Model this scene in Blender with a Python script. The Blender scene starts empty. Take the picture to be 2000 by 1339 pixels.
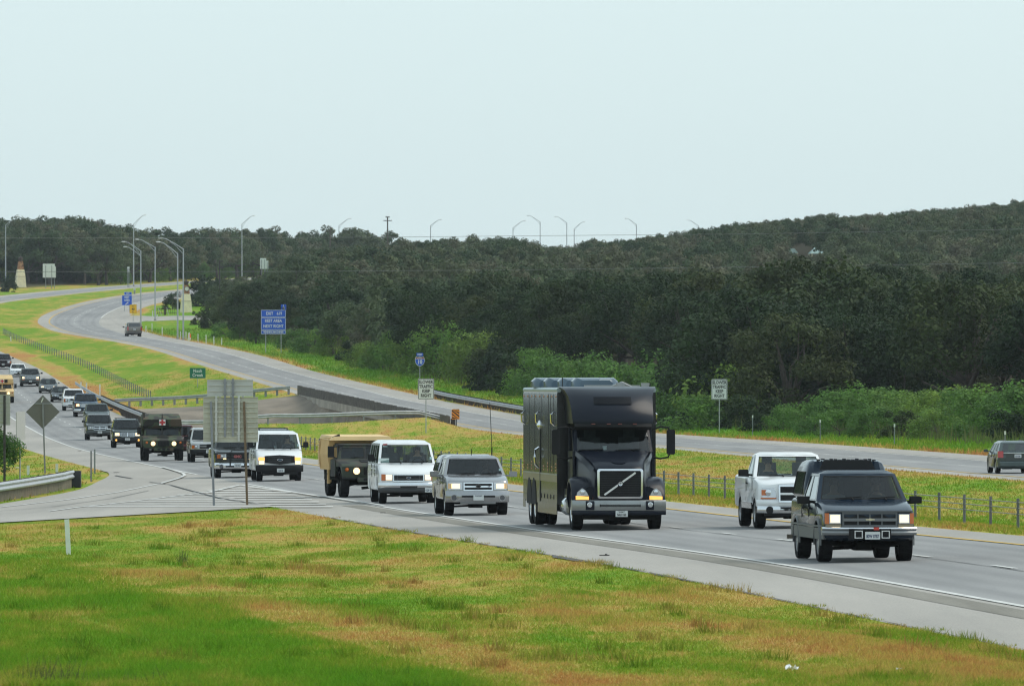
import bpy, bmesh, math, random
import numpy as np
from mathutils import Vector, Matrix, noise as mnoise
R = math.radians
random.seed(7)
rng = np.random.default_rng(11)
scene = bpy.context.scene
COL = scene.collection

# ------------------------------------------------------------------ camera
F = 2000 * 200 / 23.6          # focal length in photo pixels (200 mm lens)
CAMZ = 3.7
HOR = 750.0                    # photo row of the level horizon
cam_data = bpy.data.cameras.new("camera")
cam_data.lens = 200
cam_data.sensor_width = 23.6
cam_data.shift_y = (HOR - 669.5) / 2000
cam_data.clip_start = 1
cam_data.clip_end = 30000
cam_data.dof.use_dof = True
cam_data.dof.focus_distance = 260
cam_data.dof.aperture_fstop = 9
cam = bpy.data.objects.new("camera", cam_data)
cam.location = (0, 0, CAMZ)
cam.rotation_euler = (R(90), 0, 0)
COL.objects.link(cam)
scene.camera = cam

# ------------------------------------------------------------------ sky and light
SUN_EL, SUN_AZ = 50, 78       # azimuth measured from +Y (view direction), clockwise
world = bpy.data.worlds.new("World")
scene.world = world
world.use_nodes = True
wn = world.node_tree.nodes; wl = world.node_tree.links
wn.clear()
wo = wn.new("ShaderNodeOutputWorld"); wb = wn.new("ShaderNodeBackground")
sky = wn.new("ShaderNodeTexSky"); sky.sky_type = 'NISHITA'; sky.sun_disc = False
sky.sun_elevation = R(SUN_EL); sky.sun_rotation = R(SUN_AZ)
sky.air_density = 1.0; sky.dust_density = 2.2; sky.ozone_density = 1.2
hsv = wn.new("ShaderNodeMixRGB"); hsv.blend_type = 'MIX'; hsv.inputs[0].default_value = 0.72
hsv.inputs[2].default_value = (5.7, 7.05, 7.35, 1)      # thin bright overcast veil over the clear sky
wl.new(sky.outputs[0], hsv.inputs[1]); wl.new(hsv.outputs[0], wb.inputs[0])
wb.inputs[1].default_value = 0.128
wl.new(wb.outputs[0], wo.inputs[0])
sun_data = bpy.data.lights.new("sun", 'SUN')
sun_data.energy = 1.5
sun_data.angle = R(36)
sun_data.color = (1.0, 0.93, 0.80)
sun = bpy.data.objects.new("sun", sun_data)
az = R(SUN_AZ)
sd = Vector((math.sin(az) * math.cos(R(SUN_EL)), math.cos(az) * math.cos(R(SUN_EL)), math.sin(R(SUN_EL))))
sun.rotation_euler = (-sd).to_track_quat('-Z', 'Y').to_euler()
sun.location = (0, 0, 100)
COL.objects.link(sun)
scene.view_settings.view_transform = 'Standard'
scene.view_settings.look = 'None'
scene.view_settings.exposure = 0.2
scene.view_settings.gamma = 1
scene.render.engine = 'CYCLES'
scene.cycles.max_bounces = 6
scene.cycles.transparent_max_bounces = 12
scene.cycles.diffuse_bounces = 3
scene.cycles.glossy_bounces = 3
scene.cycles.use_denoising = True
scene.cycles.filter_width = 1.2

# ------------------------------------------------------------------ helpers
def at(px, py, s):
    """photo pixel and scale (photo pixels per metre) -> world point"""
    return Vector(((px - 1000) / s, F / s, CAMZ - (py - HOR) / s))

def tag(o, label=None, cat=None, group=None, kind=None):
    if label: o["label"] = label
    if cat: o["category"] = cat
    if group: o["group"] = group
    if kind: o["kind"] = kind
    return o

def empty(name, loc=(0, 0, 0), rz=0.0, label=None, cat=None, group=None):
    o = bpy.data.objects.new(name, None)
    o.empty_display_size = 0.3
    o.location = loc; o.rotation_euler = (0, 0, rz)
    COL.objects.link(o)
    return tag(o, label, cat, group)

class MB:
    """collects verts and faces, then links them as ONE mesh object"""
    def __init__(s):
        s.v = []; s.f = []; s.m = []; s.mi = 0
    def add(s, vs, fs):
        n = len(s.v); s.v += [tuple(p) for p in vs]
        s.f += [tuple(i + n for i in f) for f in fs]
        s.m += [s.mi] * len(fs)
        return s
    def box(s, x0, x1, y0, y1, z0, z1):
        return s.add([(x0,y0,z0),(x1,y0,z0),(x1,y1,z0),(x0,y1,z0),(x0,y0,z1),(x1,y0,z1),(x1,y1,z1),(x0,y1,z1)],
                     [(0,3,2,1),(4,5,6,7),(0,1,5,4),(1,2,6,5),(2,3,7,6),(3,0,4,7)])
    def bar(s, p, q, w, h=None, up=(0, 0, 1)):
        """rectangular bar from p to q, w across, h along up"""
        h = h or w
        p = Vector(p); q = Vector(q); d = (q - p)
        if d.length < 1e-6: return s
        d.normalize(); u = Vector(up)
        if abs(d.dot(u)) > 0.99: u = Vector((0, 1, 0))
        a = d.cross(u).normalized() * (w / 2); b = a.cross(d).normalized() * (h / 2)
        vs = [p-a-b, p+a-b, p+a+b, p-a+b, q-a-b, q+a-b, q+a+b, q-a+b]
        return s.add(vs, [(3,2,1,0),(4,5,6,7),(0,1,5,4),(1,2,6,5),(2,3,7,6),(3,0,4,7)])
    def tube(s, pts, r, n=8, cap=True):
        pts = [Vector(p) for p in pts]
        rs = r if isinstance(r, (list, tuple)) else [r] * len(pts)
        vs = []; fs = []
        for i, p in enumerate(pts):
            d = (pts[min(i+1, len(pts)-1)] - pts[max(i-1, 0)]).normalized()
            u = Vector((0, 0, 1)) if abs(d.z) < 0.95 else Vector((1, 0, 0))
            a = d.cross(u).normalized(); b = a.cross(d).normalized()
            for k in range(n):
                t = 2 * math.pi * k / n
                vs.append(p + a * (math.cos(t) * rs[i]) + b * (math.sin(t) * rs[i]))
        for i in range(len(pts) - 1):
            for k in range(n):
                fs.append((i*n+k, i*n+(k+1) % n, (i+1)*n+(k+1) % n, (i+1)*n+k))
        if cap:
            fs.append(tuple(range(n-1, -1, -1))); fs.append(tuple((len(pts)-1)*n+k for k in range(n)))
        return s.add(vs, fs)
    def lathe(s, prof, n=20, axis='z', c=(0, 0, 0), cap=True):
        """prof = [(r, h)...] spun about an axis through c"""
        vs = []; fs = []
        for r, h in prof:
            for k in range(n):
                t = 2 * math.pi * k / n; a, b = r * math.cos(t), r * math.sin(t)
                v = {'z': (a, b, h), 'x': (h, a, b), 'y': (b, h, a)}[axis]
                vs.append((v[0]+c[0], v[1]+c[1], v[2]+c[2]))
        m = len(prof)
        for i in range(m - 1):
            for k in range(n):
                fs.append((i*n+k, i*n+(k+1) % n, (i+1)*n+(k+1) % n, (i+1)*n+k))
        if cap and prof[0][0] > 1e-4: fs.append(tuple(range(n-1, -1, -1)))
        if cap and prof[-1][0] > 1e-4: fs.append(tuple((m-1)*n+k for k in range(n)))
        return s.add(vs, fs)
    def prism(s, poly, d, o=(0, 0, 0), ax='y'):
        """2-D polygon (u, v) in the x-z plane, d thick towards +y (ax 'y'), or y-z plane along x (ax 'x'), or x-y along z"""
        n = len(poly)
        g = {'y': lambda u, v, t: (u, t, v), 'x': lambda u, v, t: (t, u, v), 'z': lambda u, v, t: (u, v, t)}[ax]
        vs = [g(u, v, 0) for u, v in poly] + [g(u, v, d) for u, v in poly]
        vs = [(a+o[0], b+o[1], c+o[2]) for a, b, c in vs]
        fs = [tuple(range(n)), tuple(range(2*n-1, n-1, -1))]
        fs += [(i, i+n, (i+1) % n + n, (i+1) % n) for i in range(n)]
        return s.add(vs, fs)
    def build(s, name, mats, parent=None, smooth=None, loc=None, rz=None, fix=True):
        me = bpy.data.meshes.new(name)
        me.from_pydata(s.v, [], s.f)
        if not isinstance(mats, (list, tuple)): mats = [mats]
        for m in mats: me.materials.append(m)
        if len(mats) > 1: me.polygons.foreach_set("material_index", s.m)
        if fix:
            bm = bmesh.new(); bm.from_mesh(me)
            bmesh.ops.recalc_face_normals(bm, faces=bm.faces); bm.to_mesh(me); bm.free()
        if smooth is not None:
            me.polygons.foreach_set("use_smooth", [True] * len(me.polygons))
            me.set_sharp_from_angle(angle=R(smooth))
        o = bpy.data.objects.new(name, me); COL.objects.link(o)
        if parent: o.parent = parent
        if loc is not None: o.location = loc
        if rz is not None: o.rotation_euler = (0, 0, rz)
        return o

def np_mesh(name, verts, faces, mats, nside, parent=None, attr=None):
    """fast mesh from numpy arrays: faces (n, nside)"""
    me = bpy.data.meshes.new(name)
    nv, nf = len(verts), len(faces)
    me.vertices.add(nv); me.vertices.foreach_set("co", np.asarray(verts, dtype=np.float32).ravel())
    me.loops.add(nf * nside); me.loops.foreach_set("vertex_index", np.asarray(faces, dtype=np.int32).ravel())
    me.polygons.add(nf)
    me.polygons.foreach_set("loop_start", np.arange(0, nf * nside, nside, dtype=np.int32))
    me.polygons.foreach_set("loop_total", np.full(nf, nside, dtype=np.int32))
    for m in (mats if isinstance(mats, (list, tuple)) else [mats]): me.materials.append(m)
    if attr is not None:
        for k, val in attr.items():
            a = me.attributes.new(k, 'FLOAT', 'POINT'); a.data.foreach_set("value", np.asarray(val, dtype=np.float32))
    me.update(); me.validate()
    o = bpy.data.objects.new(name, me); COL.objects.link(o)
    if parent: o.parent = parent
    return o

def copy_tree(o, parent=None):
    c = o.copy(); COL.objects.link(c)
    if parent: c.parent = parent
    for ch in o.children: copy_tree(ch, c)
    return c

def text_mesh(name, txt, size, mat, parent=None, bold=0.0, extrude=0.003, align='CENTER', spacing=1.0, sx=1.0):
    """writing as a thin mesh in the x-z plane facing -y, centred on its origin"""
    cu = bpy.data.curves.new(name, 'FONT')
    cu.body = txt; cu.size = size; cu.align_x = align; cu.align_y = 'CENTER'
    cu.extrude = extrude; cu.offset = bold; cu.space_character = spacing; cu.resolution_u = 3
    tmp = bpy.data.objects.new("tmp", cu); COL.objects.link(tmp)
    dg = bpy.context.evaluated_depsgraph_get(); dg.update()
    me = bpy.data.meshes.new_from_object(tmp.evaluated_get(dg))
    bpy.data.objects.remove(tmp); bpy.data.curves.remove(cu)
    me.name = name
    me.transform(Matrix.Scale(sx, 4, (1, 0, 0)))
    me.transform(Matrix.Rotation(R(90), 4, 'X'))
    me.materials.clear(); me.materials.append(mat)
    o = bpy.data.objects.new(name, me); COL.objects.link(o)
    if parent: o.parent = parent
    return o

# ------------------------------------------------------------------ materials
MATS = {}
def mat(name, col=(0.5, 0.5, 0.5), rough=0.6, metal=0.0, spec=0.5, var=0.0, vscale=3.0, coat=0.0, emit=None, estr=0.0,
        bump=0.0, bscale=20.0, dirt=0.0):
    """principled material; var = brightness mottling, dirt = dusty film"""
    if name in MATS: return MATS[name]
    m = bpy.data.materials.new(name); m.use_nodes = True
    nt = m.node_tree; b = nt.nodes["Principled BSDF"]
    b.inputs["Base Color"].default_value = (*col, 1)
    b.inputs["Roughness"].default_value = rough
    b.inputs["Metallic"].default_value = metal
    b.inputs["Specular IOR Level"].default_value = spec
    b.inputs["Coat Weight"].default_value = coat
    b.inputs["Coat Roughness"].default_value = 0.06
    if emit:
        b.inputs["Emission Color"].default_value = (*emit, 1); b.inputs["Emission Strength"].default_value = estr
    if var > 0:
        tc = nt.nodes.new("ShaderNodeTexCoord"); no = nt.nodes.new("ShaderNodeTexNoise")
        no.inputs["Scale"].default_value = vscale; no.inputs["Detail"].default_value = 5
        nt.links.new(tc.outputs["Object"], no.inputs["Vector"])
        mr = nt.nodes.new("ShaderNodeMapRange")
        mr.inputs[1].default_value = 0.3; mr.inputs[2].default_value = 0.7
        mr.inputs[3].default_value = 1 - var; mr.inputs[4].default_value = 1 + var
        nt.links.new(no.outputs[0], mr.inputs[0])
        mx = nt.nodes.new("ShaderNodeMixRGB"); mx.blend_type = 'MULTIPLY'; mx.inputs[0].default_value = 1
        mx.inputs[1].default_value = (*col, 1); nt.links.new(mr.outputs[0], mx.inputs[2])
        nt.links.new(mx.outputs[0], b.inputs["Base Color"])
    if bump > 0:
        no2 = nt.nodes.new("ShaderNodeTexNoise"); no2.inputs["Scale"].default_value = bscale
        tc2 = nt.nodes.new("ShaderNodeTexCoord"); nt.links.new(tc2.outputs["Object"], no2.inputs["Vector"])
        bp = nt.nodes.new("ShaderNodeBump"); bp.inputs["Strength"].default_value = bump
        nt.links.new(no2.outputs[0], bp.inputs["Height"]); nt.links.new(bp.outputs[0], b.inputs["Normal"])
    MATS[name] = m
    return m

def nodes_of(m):
    return m.node_tree.nodes, m.node_tree.links, m.node_tree.nodes["Principled BSDF"]

def ramp(n, stops):
    r = n.new("ShaderNodeValToRGB"); e = r.color_ramp.elements
    while len(e) < len(stops): e.new(0.5)
    for i, (p, c) in enumerate(stops):
        e[i].position = p; e[i].color = (*c, 1)
    return r

def noise_tex(n, l, src, scale, detail=4, rough=0.55, mapping=None):
    t = n.new("ShaderNodeTexNoise"); t.inputs["Scale"].default_value = scale
    t.inputs["Detail"].default_value = detail; t.inputs["Roughness"].default_value = rough
    if mapping:
        mp = n.new("ShaderNodeMapping"); mp.inputs["Scale"].default_value = mapping[:3]
        if len(mapping) > 3: mp.inputs["Rotation"].default_value = (0, 0, mapping[3])
        l.new(src, mp.inputs[0]); src = mp.outputs[0]
    l.new(src, t.inputs["Vector"])
    return t

def mixc(n, l, fac, a, b, mode='MIX'):
    x = n.new("ShaderNodeMixRGB"); x.blend_type = mode
    for i, val in enumerate((fac, a, b)):
        if hasattr(val, "links"): l.new(val, x.inputs[i])
        elif i == 0: x.inputs[0].default_value = val
        else: x.inputs[i].default_value = (*val, 1)
    return x.outputs[0]

def math_n(n, l, op, a, b=None, clamp=False):
    x = n.new("ShaderNodeMath"); x.operation = op; x.use_clamp = clamp
    for i, val in enumerate((a, b)):
        if val is None: continue
        if hasattr(val, "links"): l.new(val, x.inputs[i])
        else: x.inputs[i].default_value = val
    return x.outputs[0]

def grass_colour(n, l, blade=False):
    """green and straw patches in world space, shared by the turf and its blades"""
    g = n.new("ShaderNodeNewGeometry"); pos = g.outputs["Position"]
    a = noise_tex(n, l, pos, 0.32, 5, 0.62, (1.0, 0.16, 0.1, 0.10))
    b = noise_tex(n, l, pos, 0.9, 5, 0.65, (1.0, 0.22, 0.2, 0.10))
    c = noise_tex(n, l, pos, 4.5, 4, 0.7, (1.0, 0.22, 1.0))
    big = noise_tex(n, l, pos, 0.045, 2, 0.5, (1.0, 0.35, 0.1, 0.12))
    s1 = math_n(n, l, 'MULTIPLY', a.outputs[0], 0.50)
    s2 = math_n(n, l, 'MULTIPLY', b.outputs[0], 0.36)
    s3 = math_n(n, l, 'MULTIPLY', math_n(n, l, 'SUBTRACT', c.outputs[0], 0.28), 0.24)
    s4 = math_n(n, l, 'MULTIPLY', big.outputs[0], 0.30)
    s = math_n(n, l, 'ADD', math_n(n, l, 'ADD', s1, s2), math_n(n, l, 'ADD', s3, s4))
    at_ = n.new("ShaderNodeAttribute"); at_.attribute_name = "dry"
    s = math_n(n, l, 'ADD', s, at_.outputs["Fac"])
    r = ramp(n, [(0.40, (0.100, 0.250, 0.014)), (0.54, (0.142, 0.265, 0.018)), (0.62, (0.225, 0.275, 0.028)),
                 (0.695, (0.41, 0.315, 0.078)), (0.80, (0.41, 0.205, 0.068))])
    l.new(s, r.inputs[0])
    return r.outputs[0], pos

def make_grass(name, blade):
    m = bpy.data.materials.new(name); m.use_nodes = True
    n, l, b = nodes_of(m)
    col, pos = grass_colour(n, l)
    if blade:
        at2 = n.new("ShaderNodeAttribute"); at2.attribute_name = "tone"
        col = mixc(n, l, 1.0, col, at2.outputs["Fac"], 'MULTIPLY')
        l.new(col, b.inputs["Base Color"])
        b.inputs["Roughness"].default_value = 0.75; b.inputs["Specular IOR Level"].default_value = 0.15
        tr = n.new("ShaderNodeBsdfTranslucent"); l.new(col, tr.inputs[0])
        mx = n.new("ShaderNodeMixShader"); mx.inputs[0].default_value = 0.35
        out = n["Material Output"]
        l.new(b.outputs[0], mx.inputs[1]); l.new(tr.outputs[0], mx.inputs[2]); l.new(mx.outputs[0], out.inputs[0])
    else:
        wd = n.new("ShaderNodeAttribute"); wd.attribute_name = "woods"      # bare leaf litter on the forest floor
        col = mixc(n, l, wd.outputs["Fac"], col, (0.055, 0.050, 0.030))
        f = noise_tex(n, l, pos, 25, 3, 0.6)
        col = mixc(n, l, 0.5, col, f.outputs[0], 'OVERLAY')
        l.new(col, b.inputs["Base Color"]); b.inputs["Roughness"].default_value = 0.95
        b.inputs["Specular IOR Level"].default_value = 0.05
    return m
M_GROUND = make_grass("grass_ground", False)
M_BLADE = make_grass("grass_blade", True)

def make_pave(name, base, alt, scale=0.6, speck=0.25, track=False):
    m = bpy.data.materials.new(name); m.use_nodes = True
    n, l, b = nodes_of(m)
    g = n.new("ShaderNodeNewGeometry"); pos = g.outputs["Position"]
    a = noise_tex(n, l, pos, scale, 5, 0.6, (1, 0.06, 1, 0.095))
    sp = noise_tex(n, l, pos, 30, 2, 0.7)
    pa = noise_tex(n, l, pos, 0.12, 3, 0.5, (1, 0.3, 1))
    r = ramp(n, [(0.30, base), (0.72, alt)]); l.new(a.outputs[0], r.inputs[0])
    r2 = ramp(n, [(0.3, (1 - speck,) * 3), (0.7, (1 + speck * 0.6,) * 3)]); l.new(sp.outputs[0], r2.inputs[0])
    r3 = ramp(n, [(0.35, (0.90, 0.90, 0.90)), (0.65, (1.06, 1.06, 1.06))]); l.new(pa.outputs[0], r3.inputs[0])
    c = mixc(n, l, 1.0, r.outputs[0], r2.outputs[0], 'MULTIPLY')
    c = mixc(n, l, 1.0, c, r3.outputs[0], 'MULTIPLY')
    if track:                       # polished wheel paths and the oily strip between them, worn into the lanes
        wa = n.new("ShaderNodeAttribute"); wa.attribute_name = "wear"
        br = noise_tex(n, l, pos, 0.5, 4, 0.6, (1, 0.05, 1, 0.09))
        w_ = math_n(n, l, 'MULTIPLY', wa.outputs["Fac"], math_n(n, l, 'ADD', br.outputs[0], 0.35))
        r4 = ramp(n, [(0.0, (1.06, 1.06, 1.06)), (1.0, (0.73, 0.73, 0.74))]); l.new(w_, r4.inputs[0])
        c = mixc(n, l, 1.0, c, r4.outputs[0], 'MULTIPLY')
    l.new(c, b.inputs["Base Color"]); b.inputs["Roughness"].default_value = 0.85
    b.inputs["Specular IOR Level"].default_value = 0.25
    return m
M_ROAD = make_pave("lane_asphalt", (0.252, 0.250, 0.248), (0.325, 0.318, 0.312), track=True)
M_SHOULDER = make_pave("shoulder_asphalt", (0.35, 0.328, 0.298), (0.42, 0.39, 0.352), 0.8)
M_RUMBLE = make_pave("rumble_dirt", (0.20, 0.185, 0.155), (0.27, 0.25, 0.215), 1.5)
M_GRAVEL = make_pave("dark_gravel", (0.06, 0.06, 0.06), (0.14, 0.135, 0.13), 3.0, 0.6)
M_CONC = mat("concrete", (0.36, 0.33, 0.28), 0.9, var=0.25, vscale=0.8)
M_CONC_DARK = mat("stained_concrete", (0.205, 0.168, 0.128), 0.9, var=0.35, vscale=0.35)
M_WHITE_LINE = mat("white_road_paint", (0.60, 0.595, 0.57), 0.8, var=0.15, vscale=1.2)
M_YELLOW_LINE = mat("yellow_road_paint", (0.58, 0.36, 0.05), 0.8, var=0.15, vscale=1.2)
M_TAR = mat("tar_strip", (0.03, 0.03, 0.03), 0.7)
M_GALV = mat("galvanised_steel", (0.40, 0.42, 0.44), 0.55, 0.45, var=0.14, vscale=2.0)
M_GALV_DULL = mat("dull_steel", (0.25, 0.26, 0.27), 0.55, 0.5, var=0.15, vscale=2.0)
M_POLE = mat("pole_steel", (0.44, 0.46, 0.48), 0.5, 0.35)
M_TIMBER = mat("weathered_timber", (0.105, 0.095, 0.082), 0.9, var=0.4, vscale=2.5)
M_TIMBER_DK = mat("dark_timber", (0.055, 0.052, 0.05), 0.9, var=0.4, vscale=2.5)
M_SIGNBACK = mat("sign_back_aluminium", (0.50, 0.50, 0.46), 0.45, 0.45, var=0.10, vscale=1.5)
M_SIGNWHITE = mat("sign_white", (0.70, 0.72, 0.70), 0.5)
M_SIGNBLACK = mat("sign_black", (0.015, 0.015, 0.015), 0.5)
M_SIGNGREEN = mat("sign_green", (0.0, 0.155, 0.085), 0.45)
M_SIGNBLUE = mat("sign_blue", (0.008, 0.10, 0.60), 0.45)
M_SIGNRED = mat("sign_red", (0.35, 0.05, 0.05), 0.45)
M_SIGNYEL = mat("sign_yellow", (0.92, 0.50, 0.01), 0.45)
M_SIGNORANGE = mat("sign_orange", (0.80, 0.27, 0.01), 0.45)
M_POSTWHITE = mat("post_white", (0.72, 0.74, 0.68), 0.6, var=0.08, vscale=4)
# ------------------------------------------------------------------ lie of the land
def curve(tab):
    y = np.array([t[0] for t in tab], float); v = np.array([t[1] for t in tab], float)
    m = np.empty_like(v)
    m[1:-1] = (v[2:] - v[:-2]) / (y[2:] - y[:-2]); m[0] = (v[1]-v[0])/(y[1]-y[0]); m[-1] = (v[-1]-v[-2])/(y[-1]-y[-2])
    def f(q):
        q = np.asarray(q, float); i = np.clip(np.searchsorted(y, q) - 1, 0, len(y) - 2)
        h = y[i+1] - y[i]; t = np.clip((q - y[i]) / h, 0, 1)
        r = ((2*t**3-3*t**2+1)*v[i] + (t**3-2*t**2+t)*h*m[i] + (-2*t**3+3*t**2)*v[i+1] + (t**3-t**2)*h*m[i+1])
        r = np.where(q < y[0], v[0] + (q-y[0])*m[0], r)
        return np.where(q > y[-1], v[-1] + (q-y[-1])*m[-1], r)
    return f
def sst(a, b, x):
    t = np.clip((np.asarray(x, float) - a) / (b - a), 0, 1); return t*t*(3-2*t)
# eastbound carriageway (traffic coming towards us): x and z of the outer lane centre by distance
XE = curve([(20,23),(110,13.7),(178,7.25),(228,2.6),(259,-.35),(290,-3.1),(364,-9.8),(464,-18.5),(559,-26.2),(616,-30.6),
            (727,-40.1),(807,-46.6),(883,-52.8),(963,-60),(1050,-69),(1150,-79),(1250,-87),(1350,-91),(1430,-91.3),
            (1513,-89),(1695,-79),(1842,-62.5),(2000,-43),(2300,5)])
ZE = curve([(20,.0),(130,0),(178,.04),(228,-.13),(259,-.2),(288,-.27),(362,-.37),(464,-.4),(565,-.42),(628,-.25),(685,.35),
            (737,1.0),(807,1.95),(870,3.1),(968,5.4),(1028,6.8),(1150,9.8),(1250,12.4),(1378,15.8),(1513,18.7),(1695,22.5),
            (1842,25.7),(2000,28.6),(2300,31)])
# westbound carriageway: median-side pavement edge
XL = curve([(20,48),(200,34.4),(367,21.6),(434,16.7),(528,9.7),(628,.9),(665,-6.0+1.5),(753,-18.2),(788,-21.9),(931,-33.9),(1021,-42.6),
            (1086,-50.2),(1137,-56.5),(1194,-63),(1255,-68.3),(1294,-70.7),(1335,-72.2),(1378,-72.6),(1436,-72),(1500,-69.8),
            (1555,-66.6),(1599,-62.8),(1662,-56.9),(1800,-42),(2000,-18),(2300,30)])
ZL = curve([(20,-.2),(200,-.3),(367,-.38),(434,-.36),(528,-.25),(628,.0),(665,.5),(753,2.75),(788,3.5),(931,5.9),(1021,7.85),
            (1086,9.1),(1137,10),(1194,11),(1255,12.3),(1294,13.2),(1335,14.25),(1378,15.4),(1436,17),(1500,18.7),
            (1555,20),(1599,21),(1662,22.4),(1800,25.2),(2000,29),(2300,32)])
BW = curve([(20,-.01),(500,-.005),(628,.005),(700,.04),(788,.055),(931,.07),(1021,.06),(1194,.025),(1300,.04),(1400,.0),(1500,.012),(2300,.0)])
WBW = 13.0
CREEK0, CREEK1 = 672, 752
def left_z(d, Y):
    """ground beyond the eastbound outer edge, d metres out"""
    ze = ZE(Y) - 0.10
    flat = sst(200, 250, Y) * (1 - sst(410, 450, Y))
    prof = -0.05*np.minimum(d, 5) + 0.01*np.maximum(d-5, 0)
    z = ze + prof*(1-flat) + (-0.02*np.minimum(d, 26))*flat
    z = z + 0.95*(1 - sst(60, 215, Y))*np.clip(d/4, 0, 1)
    z = z + np.where(Y > 1300, 0.5*sst(8, 40, d), 0)
    return z
def med_z(t, Y):
    """ground across the median, t from 0 (eastbound edge) to 1 (westbound edge)"""
    a = ZE(Y) + 0.15; b = ZL(Y)
    z = a + (b-a)*t - 0.55*np.sin(np.pi*t)**2*(1-sst(640, 700, Y)*0.6)
    z = z + 0.75*np.exp(-((Y-664)/13.)**2)*sst(.12, .4, t)*(1-sst(.9, 1, t))
    bank = sst(CREEK0-8, CREEK0+14, Y) * (1 - sst(CREEK1-34, CREEK1, Y))
    z = z - 4.5*bank*sst(0.0, 0.06, t)*(1-sst(0.94, 1.0, t))
    return z
def right_z(d, Y):
    """ground beyond the westbound outer edge, d metres out"""
    r = ZL(Y) - BW(Y)*WBW
    z = r - 0.05*np.minimum(d, 4) + 0.075*np.clip(d-4, 0, 14)*(1-sst(900, 1000, Y)*0.6)
    far = sst(700, 2000, Y)
    f2 = sst(1250, 2040, Y); z = z + f2*0.135*np.clip(d-30, 0, 130) + f2*0.02*np.clip(d-160, 0, 400)
    z = z + 1.6*far*np.sin(d/23+Y/160.)*sst(40, 90, d) + 0.9*np.sin(Y/47.+d/19)*sst(30, 60, d)*sst(800, 1000, Y)
    bank = sst(CREEK0-8, CREEK0+14, Y) * (1 - sst(CREEK1-34, CREEK1, Y))
    return z - 3.0*bank*sst(0.5, 4, d)*(1-sst(20, 40, d))
def H(X, Y):
    X = np.asarray(X, float); Y = np.asarray(Y, float)
    xe = XE(Y); o = X - xe; xl = XL(Y); ow = X - xl
    d = np.maximum(-5 - o, 0)
    zl = left_z(d, Y)
    zroad = ZE(Y) + 0.02*np.clip(o, -5, 7.5)
    t = np.clip((o - 7.5) / np.maximum(xl - xe - 7.5, 0.1), 0, 1)
    zm = med_z(t, Y)
    zw = ZL(Y) - BW(Y)*np.clip(ow, 0, WBW)
    zr = right_z(np.maximum(ow - WBW, 0), Y)
    z = np.where(o < -5, zl, np.where(o <= 7.5, zroad, np.where(ow < 0, zm, np.where(ow <= WBW, zw, zr))))
    return z
def Hf(x, y): return float(H(x, y))
def ground(px, s):
    """point on the ground at photo column px and scale s"""
    x, y = (px - 1000) / s, F / s
    return Vector((x, y, Hf(x, y)))
def proj(p):
    s = F / p[1]; return (1000 + p[0]*s, HOR + (CAMZ - p[2])*s, s)

rows = np.concatenate([np.arange(10, 300, 2.0), np.arange(300, 900, 4.0), np.arange(900, 1700, 8.0), np.arange(1700, 2300, 15.0),
                       np.array([2300, 2500, 2800, 3300, 4200, 6000, 9000, 14000.])])
def strip(a, b, n, p=1.0):
    u = np.linspace(0, 1, n + 1)
    return lambda Y: a(Y) + (b(Y) - a(Y)) * (u if p == 1 else (u**p if p > 0 else 1 - (1-u)**(-p)))
def sheet(name, xs_fn, Ys, mats, lift=0.0, parent=None, zfn=None):
    """a sheet draped on the land: xs_fn(Y) gives the x values of one row"""
    P = []
    for Y in Ys:
        xs = xs_fn(Y); yy = np.full(len(xs), Y)
        z = (zfn or H)(xs, yy) + lift
        P.append(np.stack([xs, yy, z], 1))
    nc = len(P[0]); P = np.concatenate(P); nr = len(Ys)
    i = np.arange(nr-1)[:, None]*nc + np.arange(nc-1)[None, :]
    fc = np.stack([i, i+1, i+nc+1, i+nc], -1).reshape(-1, 4)
    o = np_mesh(name, P, fc, mats, 4, parent)
    o.data.polygons.foreach_set("use_smooth", [True]*len(o.data.polygons))
    return o
def cap(Y): return min(Y, 2300)
edges_E = lambda Y: XE(cap(Y))
cols = [strip(lambda Y: XE(cap(Y))-5-500-Y*0.3, lambda Y: XE(cap(Y))-5, 60, -2.6),
        strip(lambda Y: XE(cap(Y))-5, lambda Y: XE(cap(Y))+7.5, 8),
        strip(lambda Y: XE(cap(Y))+7.5, lambda Y: XL(cap(Y)), 20),
        strip(lambda Y: XL(cap(Y)), lambda Y: XL(cap(Y))+WBW, 6),
        strip(lambda Y: XL(cap(Y))+WBW, lambda Y: XL(cap(Y))+WBW+500+Y*0.3, 60, 2.6)]
def all_cols(Y):
    a = [c(Y) for c in cols]
    return np.concatenate([a[0][:-1], a[1][:-1], a[2][:-1], a[3][:-1], a[4]])
def ground_z(xs, yy):
    Y = yy[0]
    if Y > 2060:
        z = H(xs, np.full(len(xs), 2060.)); return z - min(40, (Y-2060)*0.02)
    z = H(xs, yy)
    o = xs - XE(Y); ow = xs - XL(Y)
    inE = (o > -4.9) & (o < 7.4); inW = (ow > .1) & (ow < WBW-.1)
    return z - 0.05*inE - 0.05*inW
land = sheet("ground", all_cols, rows, M_GROUND, zfn=ground_z)
land["kind"] = "structure"
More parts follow.
